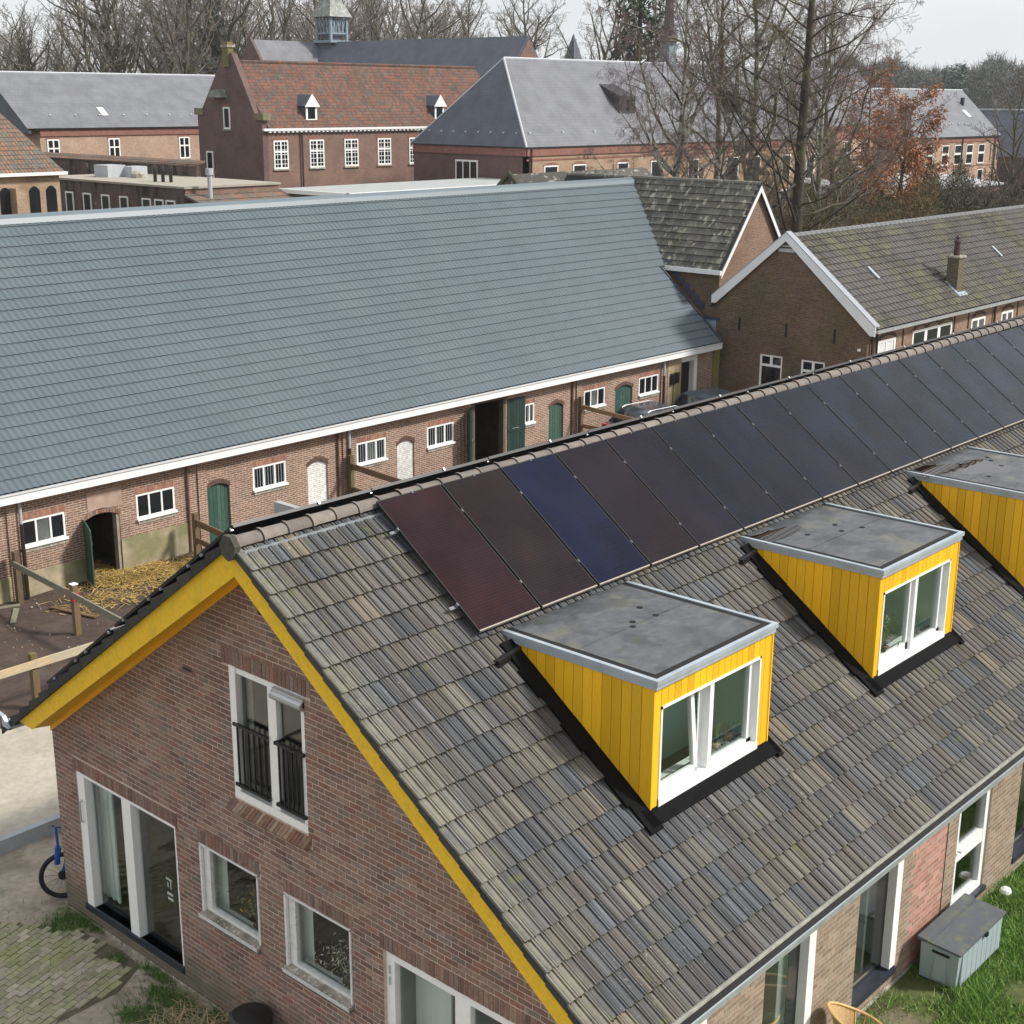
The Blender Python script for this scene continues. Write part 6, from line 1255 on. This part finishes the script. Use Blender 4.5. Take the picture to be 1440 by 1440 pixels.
# birches and the tall bare tree in front of the slate building
birch = dict(seg=[9, 7, 5, 4, 3], wob=[.05, .13, .16, .16, .10], up=[.02, .07, -.05, -.22, -.45], n=[26, 9, 9, 11], t0=[.22, .25, .2, .1], ang=[48, 45, 50, 50], lr=[.36, .42, .48, .55], rl=[.014, .011, .007, .004], tap=[.93, .88, .8, .7, .6], rmin=.0045, shape=lambda t: .55+.6*math.sin(math.pi*min(1, t*.9+.1))-.3*t)
larch = dict(seg=[10, 7, 5, 3, 1], wob=[.02, .16, .2, .2, .2], up=[.02, .07, .04, .0, .0], n=[62, 10, 9, 9], t0=[.16, .2, .15, .12], ang=[66, 45, 45, 45], lr=[.34, .38, .42, .38], rl=[.0085, .008, .007, .007], tap=[.9, .9, .8, .7, .6], rmin=.006, shape=lambda t: 1.12-.72*t)
for sd_, H, R, sp_, lb, px, dp, bk_, tw in (
        (41, 19, .24, birch, 'weeping bare birch with white-flecked trunk, leftmost in front of the slate roof', 948, 66, M_birch, M_twigp),
        (42, 21, .28, dict(birch, up=[.02, .09, .0, -.12, -.3]), 'pale-trunked birch between the weeping birch and the twin-stemmed one', 1012, 72, M_birch, M_twigp),
        (43, 22, .25, dict(birch, up=[.02, .10, .0, -.10, -.25]), 'birch with pale upper stem close left of the thick dark trunk', 1062, 68, M_birch, M_twigg),
        (44, 26, .36, larch, 'tallest tree with thick dark straight trunk and spreading bare branches', 1128, 67, M_barkc, M_twig),
        (45, 20, .22, dict(birch, up=[.02, .10, .0, -.12, -.25]), 'thin birch just right of the thick dark trunk', 1160, 76, M_birch, M_twigp),
        (46, 19, .26, dict(birch, t0=[.35, .25, .2, .1]), 'spreading bare birch with fine purple twigs right of the tallest tree', 1200, 84, M_bark, M_twigp)):
    T, C, tips = grow_tree(sd_, H, R, sp_); tree_obj(T, C, 'birch_tree' if sp_ is not larch else 'larch_tree', lb, at_px(px, dp), bk_, tw, rot=sd_*1.3)
# beech with dead orange leaves
be = dict(seg=[6, 6, 4, 2], wob=[.06, .14, .2, .2], up=[.03, .02, -.05, -.1], n=[26, 9, 8], t0=[.25, .2, .15], ang=[60, 50, 50], lr=[.42, .42, .45], rl=[.016, .012, .010], tap=[.9, .85, .8, .7], rmin=.012, shape=lambda t: 1.15-.75*t)
def beech(seed, H, R, nleaf, label, loc, sz=.16, sp=be, low=0, hi=99):
    T, C, tips = grow_tree(seed, H, R, sp); rnd = random.Random(seed); Lf = TB(); tips = [t for t in tips if low < t.z < hi]
    for i in range(nleaf): Lf.leaf(rnd.choice(tips)+rv(rnd, .22)-Vector((0, 0, rnd.uniform(0, .5))), sz*rnd.uniform(.5, 1.2), rnd)
    tree_obj(T, C, 'beech_tree', label, loc, M_bark, M_twig, leaves=Lf, leafmat=M_orange)
beech(61, 11.8, .26, 9000, 'beech holding rusty orange dead leaves, in front of the pale pink wing', at_px(1262, 100), .20)
beech(62, 13.6, .24, 5000, 'taller beech with thin orange leaves behind the orange one', at_px(1214, 112), .20)
for sd_, px, dp, H, lb in ((71, 618, 70, 5.8, 'small bare fruit tree before the slate roofed wing\'s end wall'), (72, 1395, 96, 7.5, 'knotty bare tree above the mossy roof at right'), (73, 1330, 104, 6.5, 'dark bare small tree left of the knotty one at right'), (74, 1432, 130, 15, 'bare round-headed tree at the right picture edge'), (75, 1150, 82, 9, 'low spreading bare tree with mossy branches behind the larch trunk'), (76, 1095, 78, 8.5, 'low mossy bare tree between the birch and larch trunks'), (77, 990, 84, 8, 'low bare bushy tree in front of the buff brick wall')):
    T, C, tips = grow_tree(sd_, H, .012*H+.05, dict(oak, rmin=.013, n=[18, 8, 6, 6], t0=[.2, .2, .2, .15])); tree_obj(T, C, 'bare_tree', lb, at_px(px, dp), M_bark, M_twigg if sd_ in (75, 76) else M_twig)
# ================================================================ YARD THINGS
def fence(label, posts, rails, rmat=M_railb, pmat=M_wood, w=.10, red=False):
    t_ = thing('paddock_fence', label, 'fence', posts[0][0:2]+(0,))
    for (x_, y_, h_) in posts:
        q = MB(); q.box((x_-.07, y_-.07, -.05), (x_+.07, y_+.07, h_)); p_ = build(q, 'post', pmat, t_)
    for a, b_, hh in rails: q = MB(); q.bar(a, b_, w*.5, hh); build(q, 'rail', rmat, t_)
    return t_
f1 = fence('long weathered fence rail from the barn wall past a post with a red mark', [(6.62, 19.9, 1.35), (6.42, 16.95, 1.25), (6.2, 14.0, 1.1)], [((6.54, 20.0, 1.05), (6.34, 16.9, 1.02), .16), ((6.34, 16.9, 1.02), (6.12, 13.8, .98), .16)], M_railg)
q = MB(); q.box((6.33, 16.86, .86), (6.50, 17.0, 1.06)); build(q, 'red_mark', mat('red_tape', (.45, .03, .05), .6, 9, .1), f1)
q = MB(); q.box((6.34, 16.87, 1.25), (6.50, 17.03, 1.27)); build(q, 'post_cap', M_white, f1)
fence('fresh pine rail fence along the sandy path, lower left', [(3.55, 13.80, 1.25), (-.2, 13.8, 1.2)], [((6.2, 13.70, 1.05), (3.5, 13.70, 1.05), .17), ((3.5, 13.70, 1.05), (-.5, 13.70, 1.03), .16)], M_pine)
fence('short brown fence from the barn wall left of the green door', [(11.75, 19.6, 1.30), (11.4, 16.6, 1.2)], [((11.75, 19.7, 1.05), (11.4, 16.6, 1.0), .18), ((11.75, 19.7, .55), (11.4, 16.6, .5), .15)])
fence('brown two-rail fence between the white bricked-up doorways', [(17.75, 20.0, 1.75), (17.5, 16.5, 1.5)], [((17.75, 20.0, 1.42), (17.5, 16.5, 1.35), .18), ((17.75, 20.0, .70), (17.5, 16.5, .65), .16)])
fence('rough log fence before the right-hand green doors', [(28.75, 20.0, 1.9), (28.9, 16.2, 1.5)], [((28.75, 20.0, 1.55), (29.1, 17.9, 1.32), .15), ((29.1, 17.9, 1.32), (28.95, 16.0, 1.38), .14), ((28.75, 20.0, .85), (29.0, 16.2, .8), .15)], mat('log_rail', (.26, .16, .08), .9, 5, .3))
# planks lying in the dirt
for lb, a, b_ in (('short loose plank on the dirt left of the fence post', (5.75, 18.7, .03), (6.3, 19.5, .05)), ('brown plank on the dirt just beyond the fence post', (6.95, 19.0, .04), (7.3, 17.55, .05)), ('thin board on the dirt at the barn foot, left edge', (5.6, 20.0, .04), (6.5, 19.7, .04))):
    q = MB(); q.bar(a, b_, .13, .03); c_ = Vector(a).lerp(Vector(b_), .5); c_.z = 0; o_ = build(q, 'plank', M_railb if 'brown' in lb else M_railg, None, at=c_); tag(o_, lb, 'plank')
# stones
rnd = random.Random(4); q = MB()
for i in range(420):
    x_, y_ = rnd.uniform(2, 12), rnd.uniform(13.8, 20); q.tube((x_, y_, -.01), (x_, y_, rnd.uniform(.01, .04)), rnd.uniform(.01, .04), .006, 5)
o_ = build(q, 'yard_stones', mat('pale_stone', [(.3, .27, .22), (.18, .15, .12), (.12, .09, .07)], .9, 9, .2), None, kind='stuff'); tag(o_, 'small stones and clods scattered over the dirt yard', 'stones')
# straw
rs = np.random.RandomState(12); n = 3700
cx = 10.0+rs.normal(0, .78, n); cy = 19.55+rs.normal(0, .33, n)-.12*(cx-10); m_ = ((np.sin(cx*5)+np.sin(cy*7+cx)+rs.uniform(-1, 2, n) > -.5) & (cy < 20.15)) | ((cx > 8.85) & (cx < 9.75)); cx, cy = cx[m_], cy[m_]
cx2 = rs.normal(8.6, .8, 500); cy2 = rs.normal(18.6, .4, 500); cx3 = rs.uniform(8.9, 9.7, 700); cy3 = rs.uniform(20.2, 22.5, 700)
cx = np.concatenate([cx, cx2, cx3]); cy = np.concatenate([cy, cy2, cy3]); n = len(cx)
hh = .12*np.exp(-((cx-10)**2/1.3+(cy-19.7)**2/.12)); z = .03+hh*rs.uniform(.2, 1, n); az = rs.uniform(0, np.pi, n); d = np.stack([np.cos(az), np.sin(az), rs.normal(0, .15, n)], -1); ln = rs.uniform(.06, .20, n)[:, None]; c_ = np.stack([cx, cy, z], -1); s_ = np.stack([-np.sin(az), np.cos(az), rs.normal(0, .3, n)], -1)*.008
V = np.stack([c_-d*ln-s_, c_-d*ln+s_, c_+d*ln+s_, c_+d*ln-s_], 1).reshape(-1, 3); o_ = nparr('straw_heap', V, np.arange(4*n).reshape(-1, 4), M_straw, None, 'stuff'); tag(o_, 'golden straw strewn before the open barn door', 'straw')
# cars
def car(name, lab, x0, y0, ang, body, L_=4.3, H=1.50, W_=1.78, rails=True):
    t_ = thing(name, lab, 'car', (x0, y0, 0)); t_.rotation_euler.z = ang
    def bl(mb, nm, mt, par, sm=False): o_ = bpy.data.objects.new(nm, mesh_from(nm, mb.v, mb.f, mt, sm)); COL.objects.link(o_); o_.parent = par; return o_
    h = W_/2
    side = [(-L_/2, .35), (-L_/2+.05, .95), (-L_/2+.35, 1.02), (-L_/2+.75, H-.05), (-L_/2+1.2, H), (.35, H-.02), (1.15, 1.05), (L_/2-.25, .88), (L_/2, .6), (L_/2-.02, .35)]
    m = MB(); F_ = (Vector((0, 0, 0)), X, Z, -Y); rings = []
    for w_, sh in ((-h, .0), (-h*.97, .03), (h*.97, .03), (h, .0)): pass
    def ring(y_, top): return [Vector((p[0]*(1 if p[1] < 1.1 else .97), y_*(1 if p[1] < 1.1 else top), p[1])) for p in side]
    a = ring(-h, .80); b_ = ring(h, .80); n = len(side); m.add(a+b_, [tuple(range(n))[::-1], tuple(range(n, 2*n))]+[(i, (i+1) % n, (i+1) % n+n, i+n) for i in range(n)])
    bo = bl(m, 'body', body, t_)
    m = MB()
    for s_ in (-1, 1):
        y_ = s_*(h*.90); y2 = s_*(h*.815); m.add([(-L_/2+.55, y_+s_*.03, 1.10), (.85, y_+s_*.03, 1.10), (.30, y2+s_*.03, H-.12), (-L_/2+.95, y2+s_*.03, H-.12)], [(0, 1, 2, 3)])
    m.add([(.42, -.62, H-.09), (.42, .62, H-.09), (1.06, .72, 1.13), (1.06, -.72, 1.13)], [(0, 1, 2, 3)]); m.add([(-L_/2+.33, -.68, 1.10), (-L_/2+.33, .68, 1.10), (-L_/2+.70, .6, H-.12), (-L_/2+.70, -.6, H-.12)], [(0, 1, 2, 3)]); bl(m, 'window', M_glassd, bo)
    for sx in (-1.35, 1.35):
        for sy in (-1, 1):
            m = MB(); m.tube((sx, sy*(h-.2), .33), (sx, sy*(h+.01), .33), .33, .33, 16); w_ = bl(m, 'wheel', M_tyre, t_); m = MB(); m.tube((sx, sy*(h+.005), .33), (sx, sy*(h+.02), .33), .2, .2, 12); bl(m, 'rim', M_alu, w_)
    for s_ in (-1, 1):
        m = MB(); m.box((L_/2-.12, s_*.55-.18, .66), (L_/2-.0, s_*.55+.18, .82)); bl(m, 'headlight', M_white, bo); m = MB(); m.box((-L_/2-.01, s_*.68-.1, .75), (-L_/2+.12, s_*.68+.15, 1.0)); bl(m, 'tail_light', M_tail, bo)
        if rails: m = MB(); m.path([Vector((-1.35, s_*.62, H+.01)), Vector((-1.2, s_*.62, H+.06)), Vector((.1, s_*.62, H+.06)), Vector((.3, s_*.62, H+.0))], .018); bl(m, 'roof_rail', M_alu, bo)
    return t_
car('parked_car', 'dark estate car with silver roof rails parked by the barn end, behind the solar roof', 31.1, 18.2, -.10, M_car)
car('parked_car', 'second dark car with pale windscreen parked right of the estate car by the barn', 34.6, 17.9, -.25, M_car, H=1.55, rails=False)
# bush by the dark doorway
b_ = TB(); rnd = random.Random(8)
for i in range(500): b_.leaf(Vector((34.95, 19.75, .0))+Vector((rnd.gauss(0, .2), rnd.gauss(0, .16), abs(rnd.gauss(.45, .3)))), .09, rnd)
o_ = nparr('doorway_bush', np.array(b_.V), np.array(b_.F3), M_needle); o_.name = 'doorway_bush'; tag(o_, 'dark evergreen bush beside the dark doorway at the barn end', 'bush')
# ================================================================ THINGS ROUND THE HOUSE
# storage box
sb = thing('garden_storage_box', 'grey-blue plastic garden storage box with dark lid on the lawn by the front wall', 'storage box', (8.0, -4.2, 0))
x0, x1, y0, y1 = 7.28, 8.72, -4.50, -3.92
m = MB(); A = [(x0+.02, y0+.03, .02), (x1-.02, y0+.03, .02), (x1-.02, y1, .02), (x0+.02, y1, .02), (x0-.02, y0-.0, .60), (x1+.02, y0-.0, .60), (x1+.02, y1, .60), (x0-.02, y1, .60)]; m.add(A, BOXF); bx_ = build(m, 'body', M_boxb, sb)
m = MB(); Fl = FR((0, y0-.03, .60), X, Vector((0, .62, .03)), Vector((0, -.03, .62)))
m.rect(Fl, x0-.05, x1+.05, 0, .46, 0, .035); m.rect(Fl, x0-.05, x1+.05, .50, .66, 0, .045); m.rect(Fl, x0-.03, x1+.03, .46, .50, 0, .02); ld = build(m, 'lid', M_boxl, sb)
for i in range(8):
    u = x0+.10+i*.165; m = MB(); m.prism([(u, .06), (u+.15, .06), (u+.155, .56), (u-.002, .56)], FR((0, y0+.005, 0), X, Z, -Y), -.01, .014); build(m, 'side_panel', M_boxb, sb)
m = MB(); m.rect(FR((x0-.01, 0, 0), Y, Z, -X), -4.36, -4.10, .50, .535, -.02, .02); build(m, 'handle', M_black, sb)
m = MB(); m.prism([(-4.34, .08), (-4.12, .08), (-4.15, .49), (-4.31, .49)], FR((x0-.006, 0, 0), Y, Z, -X), -.0, .012); build(m, 'handle_recess', M_boxb, sb)
m = MB(); m.box((8.03, y0-.06, .56), (8.10, y0-.02, .62)); build(m, 'latch', M_black, sb)
m = MB(); m.lathe((10.2, -3.95, 0), [(.0, .0), (.07, .02), (.10, .08), (.08, .14), (.03, .17)], 12); o_ = build(m, 'white_lantern', M_white, None, at=(10.2, -3.95, 0)); tag(o_, 'small round white lamp lying in the grass at the foot of the wall', 'lamp')
# rattan chairs: shell of rim + woven back + base ring
def chair(lab, x_, y_, ang, sc=1.0):
    t_ = thing('rattan_chair', lab, 'chair', (x_, y_, 0 if y_ < YF else .2)); t_.rotation_euler.z = ang; t_.scale = (sc, sc, sc)
    def bl(mb, nm, mt, par, sm=False): o_ = bpy.data.objects.new(nm, mesh_from(nm, mb.v, mb.f, mt, sm)); COL.objects.link(o_); o_.parent = par; return o_
    rim = []
    for i in range(33):
        a = 2*math.pi*i/32; rx = .36*math.cos(a); ry = .40*math.sin(a); back = .5+.5*math.sin(a); rim.append(Vector((rx*1.02, ry*.95, .55+.34*back**1.6)))
    m = MB(); m.path(rim, .020, 6); r_ = bl(m, 'rim', M_rattan, t_)
    seat = [Vector((.24*math.cos(2*math.pi*i/32), .22*math.sin(2*math.pi*i/32)-.02, .40)) for i in range(33)]
    m = MB(); 
    for i in range(32):
        if -.35 < math.sin(2*math.pi*(i+.5)/32): m.add([rim[i], rim[i+1], seat[i+1], seat[i]], [(0, 1, 2, 3)])
    bl(m, 'woven_shell', M_rattans, t_)
    for i in range(18, 32, 2): m = MB(); m.tube(rim[i], seat[i], .008, .008, 5); bl(m, 'rib', M_rattan, t_)
    m = MB(); m.add([s_ for s_ in seat[:-1]], [tuple(range(32))]); m.tube((0, -.02, .36), (0, -.02, .40), .24, .24, 24); bl(m, 'seat', M_rattans, t_)
    for i in range(4): a = math.pi/4+i*math.pi/2; m = MB(); m.tube((.17*math.cos(a), .15*math.sin(a), .38), (.27*math.cos(a), .25*math.sin(a), .0), .016, .016, 6); bl(m, 'leg', M_rattan, t_)
    m = MB(); m.path([Vector((.25*math.cos(2*math.pi*i/20), .23*math.sin(2*math.pi*i/20), .12)) for i in range(21)], .012, 5); bl(m, 'stretcher', M_rattan, t_)
    return t_
chair('rattan armchair outside against the front wall between two tall windows', 4.86, -4.20, .93)
chair('rattan armchair inside behind the tall front window nearest the corner', 4.05, -3.10, -.5)
# bicycle leaning on the back wall, front wheel turned out past the corner
bk = thing('bicycle', 'blue bicycle leaning round the corner of the house, only its wheel and fork showing', 'bicycle', (1.0, 7.3, 0))
def wheel(cx, cy, cz, ax, R_=.34):
    c_ = Vector((cx, cy, cz)); ax = Vector(ax).normalized(); a = ax.orthogonal().normalized(); b2 = ax.cross(a)
    m = MB(); m.path([c_+(a*math.cos(2*math.pi*i/32)+b2*math.sin(2*math.pi*i/32))*R_ for i in range(33)], .036, 6); w_ = build(m, 'tyre', M_tyre, bk)
    m = MB(); m.path([c_+(a*math.cos(2*math.pi*i/24)+b2*math.sin(2*math.pi*i/24))*(R_-.035) for i in range(25)], .010, 5); build(m, 'rim', M_black, w_)
    m = MB()
    for i in range(14): m.tube(c_+ax*.02*(1 if i % 2 else -1), c_+(a*math.cos(2*math.pi*i/14)+b2*math.sin(2*math.pi*i/14))*(R_-.03), .003, .003, 3)
    m.tube(c_-ax*.05, c_+ax*.05, .03, .03, 8); m.tube(c_-ax*.02, c_+ax*.012-ax*.0, .08, .08, 14); build(m, 'spokes', M_black, w_)
wheel(.14, 7.12, .345, (-.42, -.90, .16)); wheel(1.30, 7.12, .345, (.0, 1, .10))
m = MB()
for a, b2 in (((.14, 7.14, .36), (.30, 7.06, .95)), ((.30, 7.06, .90), (.92, 7.12, .85)), ((.38, 7.16, .78), (.85, 7.16, .32)), ((.85, 7.16, .32), (.98, 7.10, .95)), ((.85, 7.16, .32), (1.30, 7.14, .345)), ((1.30, 7.14, .345), (.94, 7.11, .86))): m.tube(a, b2, .024, .024, 8)
m.tube((.22, 7.10, .66), (.30, 7.06, .98), .04, .035, 8); m.tube((.02, 7.06, .62), (.04, 7.02, .92), .045, .05, 8); m.tube((.04, 7.02, .92), (.03, 7.02, 1.28), .022, .022, 8); build(m, 'frame', M_bikeblue, bk)
m = MB(); m.path([Vector((.20, 7.45, 1.06)), Vector((.34, 7.2, 1.05)), Vector((.36, 7.16, 1.0)), Vector((.36, 7.05, 1.05)), Vector((.25, 6.9, 1.06))], .014); build(m, 'handlebar', M_black, bk)
m = MB(); m.lathe((.98, 7.10, .97), [(.03, 0), (.09, .02), (.07, .05)], 10); build(m, 'saddle', M_black, bk)
# black bin at the wall
m = MB(); m.lathe((-.36, 1.72, 0), [(.22, 0), (.25, .1), (.27, .58), (.29, .60), (.29, .66), (.24, .70), (.05, .74), (.01, .74)], 20); bn = build(m, 'black_tub', M_black, None, at=(-.36, 1.72, 0), smooth=False); tag(bn, 'round black lidded tub standing at the foot of the gable wall', 'tub')
# plants and small things on the window sills (each stands on a sill)
def plant(name, lab, loc, h, n, r_, potr, poth, leafm=M_leaf, potm=M_pot, sz=.05, stalk=False, cat='potted plant'):
    t_ = thing(name, lab, cat, loc); rnd = random.Random(hash(lab) % 999 if False else len(lab)*7+int(h*100))
    m = MB(); m.lathe((0, 0, 0), [(potr*.7, 0), (potr, poth*.6), (potr*.85, poth)], 12); o_ = bpy.data.objects.new('pot', mesh_from('pot', m.v, m.f, potm)); COL.objects.link(o_); o_.parent = t_
    T_ = TB()
    for i in range(n):
        if stalk: a = rnd.uniform(0, 6.28); T_.spike(Vector((0, 0, poth)), Vector((math.cos(a)*r_*rnd.uniform(.2, 1), math.sin(a)*r_*rnd.uniform(.2, 1), poth+h*rnd.uniform(.6, 1))), .018)
        else: T_.leaf(Vector((rnd.gauss(0, r_*.5), rnd.gauss(0, r_*.5), poth+h*rnd.random()**.8)), sz*rnd.uniform(.6, 1.2), rnd)
    if not stalk:
        for i in range(8): a = rnd.uniform(0, 6.28); T_.spike(Vector((0, 0, poth*.9)), Vector((math.cos(a)*r_*.6, math.sin(a)*r_*.6, poth+h*.8)), .006)
    me = bpy.data.meshes.new('leaves'); me.from_pydata(T_.V, [], T_.F3); me.materials.append(leafm); o_ = bpy.data.objects.new('leaves', me); COL.objects.link(o_); o_.parent = t_
    return t_
plant('flower_vase', 'dark glass vase of pale dried flowers in the right small gable window', (.20, .42, 1.38), .42, 420, .34, .07, .24, M_blossom, M_clearpot, .030, cat='vase')
plant('dried_bouquet', 'yellow-brown dried bouquet behind the left small gable window', (.22, 2.25, 1.42), .50, 260, .26, .06, .16, mat('dried_yellow', [(.35, .22, .06), (.16, .17, .06), (.08, .12, .05)], .9, 9, .2), M_clearpot, .035, cat='vase')
plant('amaryllis', 'sprouting bulb with long green leaves on the nearest dormer sill', (dx[0]+1.72, -2.50, 4.36), .34, 12, .12, .05, .10, M_leaf, mat('bulb', (.45, .36, .22), .8, 9, .2), stalk=True)
plant('pot_plant', 'brown ribbed pot plant at the right end of the nearest dormer sill', (dx[0]+2.04, -2.48, 4.36), .10, 30, .06, .065, .16, M_leaf, M_pot, .03)
plant('pot_plant', 'tiny green pot plant at the left of the nearest dormer sill', (dx[0]+1.38, -2.50, 4.36), .06, 24, .04, .04, .07, M_leaf, M_leaf, .02)
plant('pot_plant', 'leafy plant in the second dormer window beside the lamp', (dx[1]+.62, -2.45, 4.36), .50, 160, .26, .08, .14, M_leaf, M_pot, .06)
plant('pot_plant', 'small basket plant in the second dormer window', (dx[1]+.85, -2.52, 4.36), .14, 40, .08, .07, .12, M_leaf, M_pot, .03)
tl = thing('table_lamp', 'table lamp with pale green shade in the second dormer window', 'lamp', (dx[1]+.42, -2.50, 4.36))
for nm, pf_, mt in (('lamp_base', [(.07, 0), (.02, .03), (.015, .22)], M_alu), ('lamp_shade', [(.12, .22), (.08, .42)], M_shade)):
    m = MB(); m.lathe((0, 0, 0), pf_, 14); o_ = bpy.data.objects.new(nm, mesh_from(nm, m.v, m.f, mt)); COL.objects.link(o_); o_.parent = tl
# ================================================================ GRASS, WEEDS
def blades(name, label, n, xf, yf_, dens, seed, h=(.05, .16), mt=None):
    rs = np.random.RandomState(seed); x = rs.uniform(*xf, n); y = rs.uniform(*yf_, n); k_ = dens(x, y)+rs.normal(0, .22, n) > 0; x, y = x[k_], y[k_]; n = len(x)
    az = rs.uniform(0, 2*np.pi, n); w = rs.uniform(.004, .009, n)[:, None]; L_ = rs.uniform(h[0], h[1], n)[:, None]*(1+.5*np.sin(x*3.1+1)*np.sin(y*4.3))[:, None]; d = np.stack([rs.normal(0, .55, n), rs.normal(0, .55, n), np.ones(n)], -1); s_ = np.stack([np.cos(az), np.sin(az), np.zeros(n)], -1); b0 = np.stack([x, y, np.full(n, -.01)], -1)
    V = np.stack([b0-s_*w, b0+s_*w, b0+d*L_*np.array([1, 1, .9])], 1).reshape(-1, 3); o_ = nparr(name, V, np.arange(3*n).reshape(-1, 3), mt or M_grass, None, 'stuff'); tag(o_, label, 'grass')
def lawnd(x, y):
    d = .55+.5*np.sin(x*1.7+1.2*np.sin(y*1.9))*np.sin(y*2.3+.6*x)+.25*np.sin(x*5.1+y*3.3); d = np.where((x < 7.2) & (y > -4.6), d-.75, d); d -= .7*np.exp(-((x-7.9)**2+(y+5.3)**2)/.12); return d
blades('lawn_grass', 'bright green patchy lawn grass in front of the storage box', 110000, (5.3, 13.5), (-7.4, -3.74), lawnd, 31)
def weed(x, y): return np.maximum.reduce([np.exp(-((x-cx)**2/a+(y-cy)**2/b_))*1.5 for cx, cy, a, b_ in ((-.25, 6.35, .12, .10), (.02, 5.95, .03, .05), (-.30, 5.0, .01, .02), (-.75, 3.25, .08, .25), (-.35, 3.5, .04, .3), (-.15, 2.75, .03, .05), (-.95, 3.7, .02, .03), (-.12, 4.2, .008, .15), (-.6, 2.6, .1, .1), (.1, 6.75, .05, .02))])-.62+.3*np.sin(x*31)*np.sin(y*27)
blades('wall_weeds', 'green weeds and grass tufts along the foot of the gable wall', 60000, (-2.2, .0), (1.5, 7.4), weed, 32, (.03, .11), mat('weed_blade', [(.09, .19, .035), (.12, .20, .05), (.06, .13, .025)], .7, 3, .2))
rs = np.random.RandomState(14); n = 420; x = rs.normal(-.45, .28, n); y = rs.uniform(1.7, 3.4, n); az = rs.uniform(0, np.pi, n); d = np.stack([np.cos(az), np.sin(az), rs.normal(0.15, .2, n)], -1); L_ = rs.uniform(.05, .22, n)[:, None]; s_ = np.stack([-np.sin(az), np.cos(az), np.zeros(n)], -1)*.004; c_ = np.stack([x, y, rs.uniform(.02, .08, n)], -1); V = np.stack([c_-d*L_-s_, c_-d*L_+s_, c_+d*L_+s_, c_+d*L_-s_], 1).reshape(-1, 3); o_ = nparr('dry_stalks', V, np.arange(4*n).reshape(-1, 4), mat('dry_stalk', [(.42, .34, .19), (.33, .26, .15)], .9, 5, .2), None, 'stuff'); tag(o_, 'dry pale stalks lying on the soil by the black tub', 'dry stalks')

# ================================================================ HAZE
hz = MB(); hz.box((-140, -140, -1.2), (560, 560, 46)); M, t, p = base('haze_air'); t.nodes.remove(p)
pv_ = nd(t, 'ShaderNodeVolumePrincipled'); pv_.inputs['Color'].default_value = (.93, .96, 1, 1); pv_.inputs['Density'].default_value = .0002; pv_.inputs['Anisotropy'].default_value = .2
t.links.new(pv_.outputs[0], [n for n in t.nodes if n.type == 'OUTPUT_MATERIAL'][0].inputs['Volume'])
build(hz, 'haze', M, None, kind='stuff')
